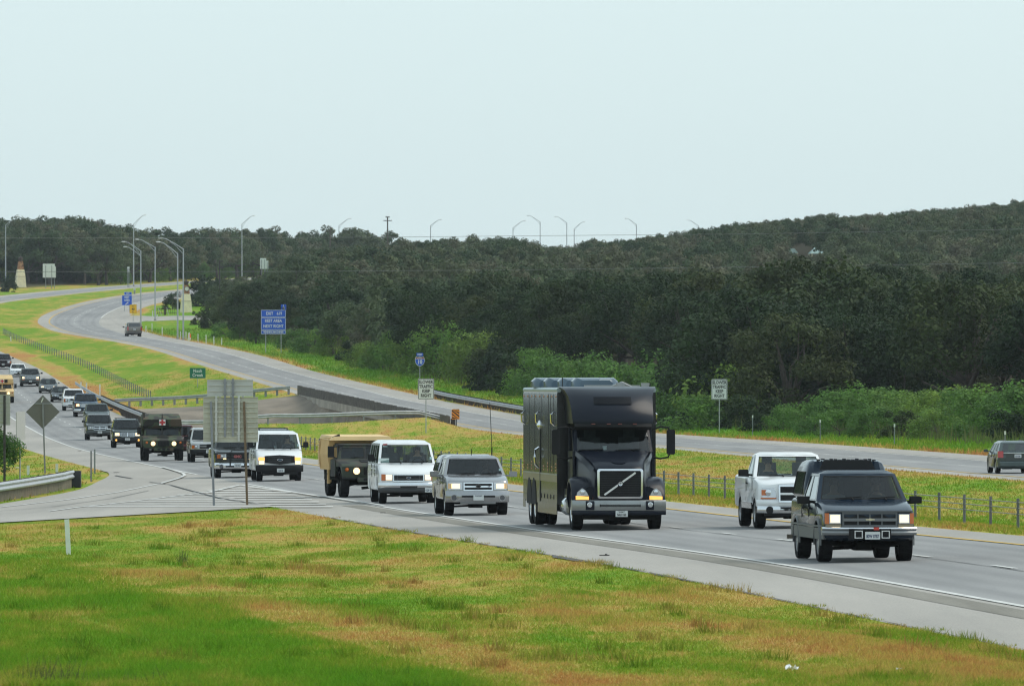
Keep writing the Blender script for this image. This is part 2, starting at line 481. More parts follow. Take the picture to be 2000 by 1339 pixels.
# strips that read dry: along the pavement edges
co = np.empty(len(land.data.vertices)*3, np.float32); land.data.vertices.foreach_get("co", co); co = co.reshape(-1, 3)
def dryness(X, Y):
    o = X - XE(np.minimum(Y, 2300)); ow = X - XL(np.minimum(Y, 2300))
    e1 = np.exp(-((np.abs(o-1.25)-6.25)/1.3).clip(0)**2)*0.045
    e2 = np.exp(-((np.abs(ow-6.5)-6.5)/1.2).clip(0)**2)*0.10*(Y > 350)
    d = e1 + e2
    left_bank = (o < -5) & (Y < 300)
    # bright fresh band low on the camera's bank, straw swaths next to the road
    dd = -5 - o
    d = d + np.where(left_bank, -0.08*sst(10.6, 11.4, dd)*(1-.45*sst(12.6, 13.4, dd))*(1-sst(165, 215, Y)) + 0.085*np.exp(-((dd-9.75)/.75)**2)*(1-sst(165, 195, Y)) + 0.035*np.exp(-((dd-4)/2.2)**2) + .03*np.exp(-((dd-13.4)/.25)**2)*(1-sst(120, 150, Y)) - .02*np.exp(-((dd-7.2)/1.0)**2), 0)
    d = d + np.where((o > 7.5) & (ow < 0), -0.03*sst(750, 900, Y), 0)
    d = d + np.where((o > 7.5) & (o < 10) & (Y > 700) & (Y < 1100), 0.12, 0)
    d = d + np.where(ow > WBW+2.0, -0.10, 0)
    return d
at_ = land.data.attributes.new("dry", 'FLOAT', 'POINT'); at_.data.foreach_set("value", dryness(co[:, 0], co[:, 1]).astype(np.float32))

ow_ = co[:, 0]-XL(np.minimum(co[:, 1], 2300)); oe_ = co[:, 0]-XE(np.minimum(co[:, 1], 2300))
wd_ = np.where(ow_ > WBW, sst(11, 15, ow_-WBW), 0) + np.where((oe_ < 0) & (co[:, 1] > 1700), sst(16, 22, -oe_), 0) + (co[:, 1] > 2052)
a_ = land.data.attributes.new("woods", 'FLOAT', 'POINT'); a_.data.foreach_set("value", np.clip(wd_, 0, 1).astype(np.float32))
ry = rows[rows <= 2050]
def struct(o): o["kind"] = "structure"; return o
EB = struct(sheet("eastbound_road", strip(lambda Y: XE(Y)-1.75, lambda Y: XE(Y)+5.7, 32), ry, M_ROAD, 0.0))
WB = struct(sheet("westbound_road", strip(lambda Y: XL(Y)+1.7, lambda Y: XL(Y)+9.1, 32), ry[ry > 200], M_ROAD, 0.0))
for o_, f_, c_ in ((EB, XE, 0.0), (WB, XL, 3.55)):
    q_ = np.empty(len(o_.data.vertices)*3, np.float32); o_.data.vertices.foreach_get("co", q_); q_ = q_.reshape(-1, 3)
    u_ = (q_[:, 0]-f_(q_[:, 1])-c_)/3.7; u_ = (u_+.5) % 1-.5
    a_ = o_.data.attributes.new("wear", "FLOAT", "POINT"); a_.data.foreach_set("value", (0.55*np.exp(-(u_/.10)**2)+0.75*np.exp(-((np.abs(u_)-.25)/.085)**2)).astype(np.float32))
struct(sheet("eastbound_outer_shoulder", strip(lambda Y: XE(Y)-5, lambda Y: XE(Y)-1.75, 4), ry, M_SHOULDER, 0.0))
struct(sheet("eastbound_inner_shoulder", strip(lambda Y: XE(Y)+5.7, lambda Y: XE(Y)+7.5, 2), ry, M_SHOULDER, 0.0))
struct(sheet("westbound_outer_shoulder", strip(lambda Y: XL(Y)+9.1, lambda Y: XL(Y)+WBW, 4), ry[ry > 200], M_SHOULDER, 0.0))
struct(sheet("westbound_inner_shoulder", strip(lambda Y: XL(Y), lambda Y: XL(Y)+1.7, 2), ry[ry > 200], M_SHOULDER, 0.0))
# exit ramp on the left
RO = curve([(225,-30),(240,-26),(260,-22.5),(280,-20),(305,-18.3),(330,-17.5),(347,-17.3),(372,-17.8),(396,-18.4),(412,-19.2),(425,-20)])
RN = lambda Y: np.where(Y > 286, XE(Y)-5, -8.0-(286-Y)*0.315)
ryr = np.arange(226, 424, 2.0)
ramp_o = struct(sheet("exit_ramp", lambda Y: np.linspace(min(RO(Y), RN(Y)-.2), float(RN(Y)), 9), ryr, M_SHOULDER, 0.035))
struct(sheet("gravel_edge", lambda Y: np.linspace(XE(Y)-5.06-.22*max(0, math.sin(Y*.31))*max(0, math.sin(Y*.071+1))-.05*math.sin(Y*1.3), XE(Y)-5.0, 3), np.arange(110, 262, 1.5), M_GRAVEL, 0.02))
# rumble / dirt strips beside the edge lines
struct(sheet("eastbound_rumble_strip", strip(lambda Y: XE(Y)-2.75, lambda Y: XE(Y)-2.05, 2), np.arange(110, 290, 2.0), M_RUMBLE, 0.006))
# painted lines
def line(name, fn, w, y0, y1, m, step=4.0, lift=0.014):
    n = max(2, int((y1-y0)/step)+1)
    return struct(sheet(name, strip(lambda Y: fn(Y)-w/2, lambda Y: fn(Y)+w/2, 1), np.linspace(y0, y1, n), m, lift))
line("eastbound_edge_line", lambda Y: XE(Y)-1.75, .16, 20, 356, M_WHITE_LINE)
line("eastbound_edge_line", lambda Y: XE(Y)-1.75, .16, 396, 2045, M_WHITE_LINE)
line("eastbound_yellow_line", lambda Y: XE(Y)+5.62, .16, 20, 2045, M_YELLOW_LINE)
line("westbound_yellow_line", lambda Y: XL(Y)+1.7, .18, 205, 2045, M_YELLOW_LINE)
line("westbound_edge_line", lambda Y: XL(Y)+9.1, .18, 205, 1165, M_WHITE_LINE)
line("westbound_edge_line", lambda Y: XL(Y)+9.1, .18, 1330, 2045, M_WHITE_LINE)
def dashes(name, fn, y0, y1, cyc, ln, w):
    vs, fs = [], []
    y = y0
    while y < y1:
        ys = np.linspace(y, y+ln, 3)
        for a in range(2):
            n = len(vs)
            for yy in (ys[a], ys[a+1]):
                for sx in (-w/2, w/2):
                    x = float(fn(yy))+sx; vs.append((x, yy, Hf(x, yy)+.014))
            fs.append((n, n+1, n+3, n+2))
        y += cyc
    return struct(np_mesh(name, np.array(vs), np.array(fs), M_WHITE_LINE, 4))
dashes("eastbound_lane_dashes", lambda Y: XE(Y)+1.9, 112.2, 1500, 11.6, 3.0, .13)
dashes("westbound_lane_dashes", lambda Y: XL(Y)+5.4, 210, 1600, 12.2, 3.0, .13)
# tar strips between the lanes
def tar(name, pts, w):
    """pts = (x, y) list; thin dark strip on the pavement"""
    vs, fs = [], []
    for i, (x, y) in enumerate(pts):
        ww = w*(0.6+0.8*random.random())
        for sx in (-ww/2, ww/2): vs.append((x+sx, y, Hf(x, y)+.06 if x < XE(y)-5 else Hf(x, y)+.011))
    for i in range(len(pts)-1): fs.append((2*i, 2*i+1, 2*i+3, 2*i+2))
    return struct(np_mesh(name, np.array(vs), np.array(fs), M_TAR, 4))
tar("lane_joint", [(float(XE(y))+1.72+.03*math.sin(y), y) for y in np.arange(110, 420, 3.0)], .035)
tar("lane_joint", [(float(XL(y))+9.6+.05*math.sin(y*.7), y) for y in np.arange(350, 640, 4.0)], .06)
def gp(px, py):
    """pavement point under a photo pixel, near level ground"""
    s = 50.0
    for _ in range(60):
        x, y = (px-1000)/s, F/s
        s = 0.5*s + 0.5*(py-HOR)/(CAMZ - Hf(x, y))
    return ((px-1000)/s, F/s)
def poly_line(name, pts, w, m, lift=0.05, sub=6):
    q = [gp(*p) for p in pts]; vs, fs = [], []
    path = []
    for a, b in zip(q[:-1], q[1:]):
        for k in range(sub): path.append((a[0]+(b[0]-a[0])*k/sub, a[1]+(b[1]-a[1])*k/sub))
    path.append(q[-1])
    for i, (x, y) in enumerate(path):
        a = path[max(0, i-1)]; b = path[min(len(path)-1, i+1)]
        d = Vector((b[0]-a[0], b[1]-a[1])).normalized(); nn = Vector((-d.y, d.x))*(w/2)
        for sg in (-1, 1): vs.append((x+nn.x*sg, y+nn.y*sg, Hf(x+nn.x*sg, y+nn.y*sg)+lift))
    for i in range(len(path)-1): fs.append((2*i, 2*i+1, 2*i+3, 2*i+2))
    return struct(np_mesh(name, np.array(vs), np.array(fs), m, 4))
poly_line("ramp_edge_line", [(318,913),(345,921),(357,925),(361,929),(352,934),(315,945),(228,963),(127,978),(40,988),(-40,997)], .14, M_WHITE_LINE)
poly_line("gore_line", [(750,989),(640,972),(530,957),(470,948.5)], .14, M_WHITE_LINE, .052)
poly_line("gore_line", [(468,948.5),(406,963),(254,981.5),(150,993),(96,1000.5)], .14, M_WHITE_LINE, .054)
# gore hatching: bars across the view between the two gore lines
hv, hf = [], []
for k in range(9):
    yy = 954 + k*4.6
    ta = (yy-948.5)/(981.5-948.5)
    xa = 468 + ta*(254-468) if yy < 981.5 else 254-(yy-981.5)*9
    xb = 470 + (yy-948.5)*7.05
    xb = min(xb, 560 + (yy-960)*3.0) if yy > 962 else xb
    a, b = gp(xa+3, yy), gp(xb-2, yy)
    n = len(hv)
    m_ = 10
    for i in range(m_+1):
        t = i/m_; x = a[0]+(b[0]-a[0])*t; y = a[1]+(b[1]-a[1])*t
        for dy in (-.6, .6): hv.append((x, y+dy, Hf(x, y+dy)+.048))
    for i in range(m_): hf.append((n+2*i, n+2*i+1, n+2*i+3, n+2*i+2))
struct(np_mesh("gore_hatching", np.array(hv), np.array(hf), M_WHITE_LINE, 4))
poly_line("pavement_crack", [(292,943),(330,948),(380,962),(430,975),(500,986)], .10, M_TAR, .056, 10)
poly_line("pavement_crack", [(225,930),(240,933),(258,936)], .12, M_TAR, .056, 5)
poly_line("pavement_crack", [(0,1000),(100,992),(220,975),(290,960)], .05, M_TAR, .056, 8)
_YS = np.arange(90, 2060, 0.5)
def hit(px, py, y0=90):
    """where the sight line through a photo pixel meets the land"""
    ys = _YS[_YS >= y0]
    x = (px-1000)*ys/F; z = CAMZ-(py-HOR)*ys/F
    k = np.nonzero(H(x, ys) >= z)[0]
    k = k[0] if len(k) else len(ys)-1
    return Vector((x[k], ys[k], Hf(x[k], ys[k])))
# ------------------------------------------------------------------ slip road to the rest area
def sliproad():
    up = [(285,651),(240,638),(217,624),(217,617),(280,617),(343,617),(470,616)]
    lo = [(330,660),(292,650),(262,642),(243,633),(285,627),(337,625.5),(470,625)]
    P = []; nw = 6; ns = 6
    U = [hit(*p) for p in up]; L = [hit(*p) for p in lo]
    for i in range(len(U)-1):
        for k in range(ns + (i == len(U)-2)):
            t = k/ns; a = U[i].lerp(U[i+1], t); b = L[i].lerp(L[i+1], t)
            for j in range(nw+1):
                q = a.lerp(b, j/nw); P.append((q.x, q.y, Hf(q.x, q.y)+.03))
    nr = len(P)//(nw+1); n = nw+1
    fc = [(i*n+j, i*n+j+1, (i+1)*n+j+1, (i+1)*n+j) for i in range(nr-1) for j in range(nw)]
    return struct(np_mesh("rest_area_slip_road", np.array(P), np.array(fc), M_SHOULDER, 4))
sliproad()

# ------------------------------------------------------------------ creek banks
def slab(name, x0f, x1f, y0, y1, m, lift, nx=10, ny=16):
    return struct(sheet(name, lambda Y: np.linspace(float(x0f(Y)), float(x1f(Y)), nx), np.linspace(y0, y1, ny), m, lift))
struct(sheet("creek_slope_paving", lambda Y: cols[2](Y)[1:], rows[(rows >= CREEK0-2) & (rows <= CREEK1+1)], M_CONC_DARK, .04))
def concrete_part(name, pts, label, cat):
    pass
# bridge side of the westbound road over the creek: deck beam, openings and abutments seen from the median
br = empty("creek_bridge", (float(XL(712)), 712, Hf(float(XL(712)), 712)), 0, "low concrete creek bridge carrying the westbound road, with dark openings under its deck", "bridge")
bx, by, bz = br.location
def bl(Y, z, off=0.0): return (float(XL(Y))-off-bx, Y-by, z-bz)
mb = MB()
for a, b in zip(np.arange(668, 756, 8.), np.arange(676, 764, 8.)):
    za, zb = float(ZL(a)), float(ZL(b))
    mb.add([bl(a, za-.62, .32), bl(b, zb-.62, .32), bl(b, zb+.06, .32), bl(a, za+.06, .32), bl(a, za-.62, -.1), bl(b, zb-.62, -.1), bl(b, zb+.06, -.1), bl(a, za+.06, -.1)],
           [(0,1,2,3), (4,7,6,5), (3,2,6,7), (0,4,5,1), (0,3,7,4), (1,5,6,2)])
mb.build("deck_beam", M_CONC, br)
for Y0 in (676, 698, 722, 748):
    mb = MB(); mb.box(float(XL(Y0))-.22-bx, float(XL(Y0))+6-bx, Y0-by-1.1, Y0-by+1.1, -5.5, float(ZL(Y0))-.63-bz); mb.build("abutment", M_CONC, br)
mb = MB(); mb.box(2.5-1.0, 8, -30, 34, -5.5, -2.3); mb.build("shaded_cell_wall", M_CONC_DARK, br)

# ------------------------------------------------------------------ guard rails and fences
WPROF = [(-.155,.0),(-.13,.045),(-.08,.06),(-.045,.03),(0,.0),(.045,.03),(.08,.06),(.13,.045),(.155,.0)]
def wbeam(mb, pts, side=1, scale=1.0):
    """corrugated rail along pts (centre line); the waves bulge to one side"""
    vs, fs = [], []
    n = len(WPROF)
    for i, p in enumerate(pts):
        p = Vector(p); d = (Vector(pts[min(i+1, len(pts)-1)]) - Vector(pts[max(0, i-1)])); d.z = 0; d.normalize()
        nn = Vector((d.y, -d.x, 0))*side
        for h, b in WPROF: vs.append(p + nn*(b+.01)*scale + Vector((0, 0, h*scale)))
        for h, b in WPROF: vs.append(p + nn*(b)*scale*.9 + Vector((0, 0, h*scale)))
    m = 2*n
    for i in range(len(pts)-1):
        for k in range(n-1):
            fs.append((i*m+k, i*m+k+1, (i+1)*m+k+1, (i+1)*m+k))
            fs.append((i*m+n+k+1, i*m+n+k, (i+1)*m+n+k, (i+1)*m+n+k+1))
        fs.append((i*m+n-1, i*m+m-1, (i+1)*m+m-1, (i+1)*m+n-1)); fs.append((i*m, (i+1)*m, (i+1)*m+n, i*m+n))
    mb.add(vs, fs)
def guardrail(name, fn, ys, side, label, step=1.9, posts=M_TIMBER_DK, zoff=.55, plank=None, ph=.78, end=None, posw=.17, zf=None):
    """fn(t) -> (x, y); one thing: beam, posts (each a part), optional timber planks"""
    pts = [fn(t) for t in ys]
    zf = zf or Hf; base = Vector((pts[len(pts)//2][0], pts[len(pts)//2][1], 0)); base.z = zf(base.x, base.y)
    t = empty(name, base, 0, label, "guardrail")
    G = [Vector((x, y, zf(x, y))) - base for x, y in pts]
    mb = MB(); wbeam(mb, [g + Vector((0, 0, zoff)) for g in G], side); mb.build("rail_beam", M_GALV, t, smooth=50)
    L = 0; nxt = 0; k = 0
    cum = [0]
    for a, b in zip(G[:-1], G[1:]): cum.append(cum[-1] + (b-a).length)
    pos = []
    q = 0.3
    while q < cum[-1]:
        i = max(j for j in range(len(cum)) if cum[j] <= q); i = min(i, len(G)-2)
        pos.append((G[i].lerp(G[i+1], (q-cum[i])/max(1e-6, cum[i+1]-cum[i])), (G[i+1]-G[i]).normalized())); q += step
    for p, d in pos[:90]:
        nn = Vector((d.y, -d.x, 0)).normalized()*side
        c = p - nn*.10
        m = MB(); m.box(c.x-posw/2, c.x+posw/2, c.y-posw/2, c.y+posw/2, c.z-.3, c.z+ph); m.build("post", posts, t)
    return t
def lin(a, b, n): return np.linspace(a, b, n)
guardrail("guard_rail", lambda y: (float(XE(y))+8.0, y), lin(628, 872, 60), -1, "long W-beam guardrail on the median side of the queue, behind the field ambulance", 1.9, zf=lambda x, y: float(ZE(y))+.12)
guardrail("guard_rail", lambda y: (float(XL(y))+WBW+.45, y), lin(694, 784, 26), -1, "guardrail with dark posts along the far shoulder of the westbound road, left of the truck", 1.0, M_TIMBER_DK, zf=lambda x, y: float(ZL(y)-BW(y)*WBW)-.05)
gA, gB = Vector((float(XE(768))+8.3, 768)), Vector((float(XL(757))-.6, 757))
guardrail("guard_rail", lambda t: tuple(gA.lerp(gB, t)), lin(0, 1, 14), 1, "guardrail on pale posts crossing the median beyond the creek, in front of the green bank", 1.25, M_GALV_DULL, .62, posw=.2)
gC, gD = Vector((float(XE(660))+8.2, 660)), Vector((float(XL(668))-.6, 668))
guardrail("guard_rail", lambda t: tuple(gC.lerp(gD, t)), lin(0, 1, 14), 1, "guardrail crossing the median on the near side of the creek, behind the ribbed sign backs", 2.6, M_GALV_DULL, .62, posw=.12)
# weathered timber bridge fence on the near edge of the westbound bridge
def timber_fence(name, fn, ys, label, h=.86, w=.24, gap=.03, m=M_TIMBER, rail=True, zf=None):
    pts = [fn(t) for t in ys]
    zf = zf or Hf; base = Vector((pts[0][0], pts[0][1], zf(*pts[0])))
    t = empty(name, base, 0, label, "fence")
    G = [Vector((x, y, zf(x, y))) - base for x, y in pts]
    mb = MB(); r_ = random.Random(5)
    for a, b in zip(G[:-1], G[1:]):
        L = (b-a).length; q = 0
        while q < L:
            p = a.lerp(b, q/L); p2 = a.lerp(b, min(1, (q+w)/L)); hh = h*(1+r_.uniform(-.05, .05))
            mb.bar(p+Vector((0, 0, hh/2)), p2+Vector((0, 0, hh/2)), .12, hh); q += w+gap
    mb.build("plank_wall", m, t)
    return t, G
timber_fence("bridge_fence", lambda y: (float(XL(y))-.25, y), lin(754, 706, 13), "farther stretch of weathered timber plank fence along the near edge of the westbound bridge", .80, .26, .03, M_TIMBER, zf=lambda x, y: float(ZL(y)))
timber_fence("bridge_fence", lambda y: (float(XL(y))-.45, y), lin(704, 664, 11), "nearer stretch of weathered timber plank fence ending at the orange striped marker", .84, .26, .03, M_TIMBER, zf=lambda x, y: float(ZL(y))-.05)
# guard fence in front of the left bush
gfp = curve([(290,-19.5),(305,-19.0),(330,-18.4),(347,-18.15),(356,-18.1)])
t, G = timber_fence("guard_fence", lambda y: (float(gfp(y)), y), lin(356, 288, 30), "timber backed guardrail with a black end at the left edge before the exit ramp", .70, .22, .02, mat("grey_brown_timber", (.15, .125, .09), .9, var=.4, vscale=3))
mb = MB(); wbeam(mb, [g + Vector((.18*(1 if i > 2 else .6), -.12, .56)) for i, g in enumerate(G)], -1, 1.05); mb.build("rail_beam", M_GALV, t, smooth=50)
mb = MB(); g = G[0]; mb.box(g.x-.02, g.x+.42, g.y-.35, g.y+.25, g.z-.1, g.z+.70); mb.box(g.x+.02, g.x+.38, g.y-.40, g.y-.35, g.z+.06, g.z+.32); mb.box(g.x+.02, g.x+.38, g.y-.40, g.y-.35, g.z+.37, g.z+.64)
mb.build("end_terminal", mat("black_steel", (.03, .03, .035), .5), t)

# wire-rope barrier along the median: every post a part, the ropes one part
M_ROPEPOST = mat('barrier_post_steel', (.15, .16, .175), .55, .4, var=.25, vscale=2)
def rope_barrier(name, fn, ys, label, hi=None):
    pts = [(float(fn(y)), y, Hf(float(fn(y)), y)) for y in ys]
    base = Vector(pts[0]); t = empty(name, base, 0, label, "barrier")
    mp = MB()
    for j, z in enumerate((.42, .58, .74)):
        mp.tube([Vector(p)-base+Vector((0, 0, z)) for p in pts], .014, 5)
    mp.build("wire_rope", M_GALV_DULL, t)
    for i, p in enumerate(pts):
        c = Vector(p)-base; m = MB()
        m.prism([(-.03, -.03), (.03, -.03), (.04, .03), (-.04, .03)], .95, (c.x, c.y, c.z-.1), 'z'); o = m.build("post", M_ROPEPOST, t)
        if hi and i in hi:
            m = MB(); m.prism([(-.04, -.035), (.04, -.035), (.05, .035), (-.05, .035)], .2, (c.x, c.y, c.z+.67), 'z'); m.build("reflective_sleeve", M_SIGNORANGE, o)
    return t
rope_barrier("wire_rope_barrier", lambda y: XE(y)+11.8, np.arange(196, 640, 4.9), "low wire rope barrier on grey posts along the near side of the median grass", {3, 15, 30, 60})
rope_barrier("wire_rope_barrier", lambda y: XE(y)+12.4, np.arange(792, 1180, 5.2), "wire rope barrier climbing the grassy median at the far left")

# ------------------------------------------------------------------ posts
def post_thing(name, p, h, label, cat, group=None, w=.1, m=None, topm=None, toph=.2, lean=0):
    t = empty(name, p, 0, label, cat, group)
    mb = MB(); mb.prism([(-w/2, -.02), (w/2, -.02), (w/2, .02), (-w/2, .02)], h+.2, (0, 0, -.2), 'z'); mb.build("stake", m or M_POSTWHITE, t)
    if topm:
        mb = MB(); mb.box(-w*.8, w*.8, -.04, -.025, h-toph, h+.02); mb.build("reflector", topm, t)
    t.rotation_euler = (0, R(lean), 0)
    return t
post_thing("marker_post", hit(134, 1083), .84, "white marker post standing alone in the grass of the near bank", "post", w=.11, lean=-3)
post_thing("marker_post", hit(55, 927), .45, "stubby white post in the straw grass just right of the feathery bush", "post", w=.13)
post_thing("marker_post", hit(111, 922), .42, "stubby white post in the grass right of the diamond sign back", "post", w=.13)
for px, y0, y1, lb in ((178, 880, 940, "grey steel stake, nearer of the pair at the tip of the left grass island"), (185, 877, 925, "grey steel stake, farther of the pair at the tip of the left grass island")):
    p = hit(px, y1); post_thing("steel_stake", p, (y1-y0)/(F/p.y), lb, "post", w=.07, m=M_GALV_DULL)
wbp = [(1342,797,841,"delineator post just right of the truck's mirror"),(1470,814,855,"delineator post right of the far speed reminder sign"),(1602,823,866,"delineator post in front of the left end of the bright shrub bank"),
       (1747,831,877,"delineator post in front of the middle of the bright shrub bank"),(1963,845,893,"delineator post above the dark hatchback")]
for px, y0, y1, lb in wbp:
    p = hit(px, y1-3)
    if p.x - float(XL(p.y)) < WBW+.6: p = Vector((float(XL(p.y))+WBW+.8, p.y, 0)); p.z = Hf(p.x, p.y)
    post_thing("delineator", p, (y1-y0)/(F/p.y), "thin grey "+lb, "delineator", w=.06, m=M_GALV_DULL, topm=M_POSTWHITE, toph=.18)
for i, (px, y0, y1) in enumerate([(306,638,655),(297,631,648),(268,631,641),(257,629,639),(280,636,648),(331,646,661),(342,647,663),(347,648,664),(350,649,664),(363,651,667),(386,653,670),(407,656,673),(433,660,674)]):
    p = hit(px, y1)
    p.x = max(p.x, float(XL(p.y))+WBW+.5) if y1 > 640 else p.x
    p.z = Hf(p.x, p.y)
    post_thing("marker_post", p, (y1-y0)/(F/p.y), "white flexible marker post in the row along the outside of the far bend", "post", "white posts along the far bend", w=.12)
for i, (px, y0, y1, lb) in enumerate([(298,607,619,"white marker post left of the rest area wall"),(307,615,622,"short white marker post at the slip road by the second lamp post"),
                         (168,541,551,"white marker post left of a pair across the far road"),(183,539,550,"white marker post right of a pair across the far road"),(268,537,547,"white marker post by the foot of the tall ridge lamp"),(343,535,541,"small white post on the far verge above the clock tower"),
                         (21,658,666,"small white post in the median grass at the left edge")]):
    p = hit(px, y1); post_thing("marker_post", p, max(.6, (y1-y0)/(F/p.y)), lb, "post", w=.13)
for px, y0, y1, lb in [(692,797,812,"farthest white stake with orange tip on the nearer bridge fence"),(711,787,805,"second white stake with orange tip on the nearer bridge fence"),(740,793,810,"third white stake with orange tip on the nearer bridge fence"),(766,796,814,"white stake with orange tip nearest the striped marker")]:
    yy = 704-(px-690)*.30; p = Vector((float(XL(yy))-.68, yy, 0)); p.z = Hf(p.x, p.y)
    post_thing("reflector_stake", p, 1.25, lb, "post", w=.10, topm=M_SIGNORANGE, toph=.34)
for px, y0, y1, lb in [(158,743,756,"first white stake behind the start of the median guardrail"),(169,747,762,"second white stake behind the start of the median guardrail"),(195,752,768,"third white stake behind the start of the median guardrail")]:
    yy = F/(20.0+(px-158)*.012); p = Vector(((px-1000)*yy/F, yy, 0)); p.z = Hf(p.x, p.y); post_thing("marker_post", p, 1.1, lb, "post", w=.13)
post_thing("marker_post", Vector((float(XL(728))+WBW+1.6, 728, Hf(float(XL(728))+WBW+1.6, 728))), 1.0, "white post behind the far guardrail left of the truck", "post", w=.13)
post_thing("reflector_stake", Vector((float(XL(738))+WBW+1.5, 738, Hf(float(XL(738))+WBW+1.5, 738))), .8, "orange topped stake behind the far guardrail", "post", w=.10, topm=M_SIGNORANGE, toph=.4)
p = hit(312, 662); p.x = float(XL(p.y))+WBW+.9; p.z = Hf(p.x, p.y)
t = empty("traffic_drum", p, 0, "orange and white traffic drum among the white marker posts", "traffic drum")
mb = MB(); mb.lathe([(.22, 0), (.24, .05), (.21, .3)], 12); mb.build("base", M_POSTWHITE, t, smooth=40)
mb = MB(); mb.lathe([(.21, .3), (.20, .75), (.12, .85), (0, .86)], 12); mb.build("orange_band", mat("drum_orange", (.75, .12, .02), .5), t, smooth=40)

# ------------------------------------------------------------------ signs
def rrect(w, h, r, n=4):
    pts = []
    for cx, cz, a0 in ((w/2-r, h/2-r, 0), (-w/2+r, h/2-r, 90), (-w/2+r, -h/2+r, 180), (w/2-r, -h/2+r, 270)):
        for k in range(n+1):
            a = R(a0 + 90*k/n); pts.append((cx+r*math.cos(a), cz+r*math.sin(a)))
    return pts
def panel(parent, name, w, h, z, m, border=None, bw=.04, x=0, y=-.05, r=.06, inner=None):
    """flat sign panel facing -y; border = material of an outline line set in from the edge"""
    o = MB().prism(rrect(w, h, r), .03, (x, y, z), 'y').build(name, m, parent)
    if border:
        i0, i1 = inner or (0.03, 0.03+bw)
        a = rrect(w-2*i0, h-2*i0, max(.01, r-i0)); b = rrect(w-2*i1, h-2*i1, max(.01, r-i1)); n = len(a)
        mb = MB(); mb.add([(p[0]+x, y-.004, p[1]+z) for p in a+b], [(i, (i+1) % n, (i+1) % n+n, i+n) for i in range(n)])
        mb.build("border", border, o)
    return o
def letters(parent, txt, size, x, z, m, y=-.058, bold=.012, sx=.85, sp=1.0, name="lettering"):
    o = text_mesh(name, txt, size, m, parent, bold, .002, 'CENTER', sp, sx); o.location = (x, y, z); return o
def poles(parent, xs, h, w=.07, m=None, y=.02, z0=-.3, shape='round'):
    for x in xs:
        mb = MB()
        if shape == 'round': mb.tube([(x, y, z0), (x, y, h)], w/2, 8)
        else: mb.box(x-w/2, x+w/2, y-w/2, y+w/2, z0, h)
        mb.build("post", m or M_GALV, parent, smooth=40)
def slower_sign(p, s, top, label, rz):
    t = empty("speed_reminder_sign", p, rz, label, "road sign")
    H_ = CAMZ-(top-HOR)/s - p.z; h = 1.55; w = 1.2
    poles(t, [0], H_-.05, .075)
    z = H_-h/2
    o = panel(t, "sign_panel", w, h, z, M_SIGNWHITE, M_SIGNBLACK, .03, r=.09, inner=(.025, .06))
    for i, tx in enumerate(("SLOWER", "TRAFFIC", "KEEP", "RIGHT")): letters(o, tx, .335, 0, z+.51-i*.335, M_SIGNBLACK, bold=.010, sx=.80)
p = hit(832, 846); slower_sign(p, F/p.y, 739, "SLOWER TRAFFIC KEEP RIGHT sign in the median left of the truck", .04)
p = hit(1405, 845); slower_sign(p, F/p.y, 740, "SLOWER TRAFFIC KEEP RIGHT sign on the far verge right of the truck", .02)
# interstate shield
yy = F/20.9; p = Vector(((820-1000)/20.9, yy, 0)); p.z = Hf(p.x, p.y)
s = F/p.y
t = empty("interstate_marker", p, 0, "blue WEST plate over a red and blue Interstate 10 shield", "road sign")
ztop = CAMZ-(689-HOR)/s - p.z
poles(t, [0], ztop-.1, .06)
o = panel(t, "direction_plate", .62, .30, ztop-.15, M_SIGNBLUE, r=.03); letters(o, "WEST", .22, 0, ztop-.15, M_SIGNWHITE, bold=.008)
def shield(sc):
    pts = [(-.36, .42), (-.2, .36), (0, .42), (.2, .36), (.36, .42), (.44, .2), (.45, 0), (.38, -.22), (.22, -.40), (0, -.5), (-.22, -.40), (-.38, -.22), (-.45, 0), (-.44, .2)]
    return [(a*sc, b*sc) for a, b in pts]
zc = ztop-.30-.46
o = MB().prism(shield(1.0), .03, (0, -.05, zc), 'y').build("shield", M_SIGNWHITE, t)
MB().prism([(-.40, .185), (.40, .185), (.415, .0), (.35, -.20), (.2, -.37), (0, -.46), (-.2, -.37), (-.35, -.20), (-.415, .0)], .004, (0, -.056, zc), 'y').build("blue_field", M_SIGNBLUE, o)
MB().prism([(-.33, .385), (-.2, .325), (0, .38), (.2, .325), (.33, .385), (.395, .215), (-.395, .215)], .004, (0, -.056, zc), 'y').build("red_field", M_SIGNRED, o)
letters(o, "INTERSTATE", .09, 0, zc+.27, M_SIGNWHITE, y=-.06, bold=.002)
letters(o, "10", .50, 0, zc-.09, M_SIGNWHITE, y=-.06, bold=.018, sx=.9)
# creek name
yy = F/20.6; p = Vector(((386-1000)/20.6, yy, 0)); p.z = Hf(p.x, p.y); s = F/p.y
t = empty("creek_sign", p, .05, "small green sign with the creek name standing in the median grass", "road sign")
ztop = CAMZ-(718-HOR)/s - p.z
poles(t, [0], ztop-.05, .06); z = ztop-.5
o = panel(t, "sign_panel", 1.5, .98, z, M_SIGNGREEN, r=.05)
letters(o, "Nash", .40, 0, z+.20, M_SIGNWHITE, bold=.012, sp=1.25); letters(o, "Creek", .40, 0, z-.20, M_SIGNWHITE, bold=.012, sp=1.2)
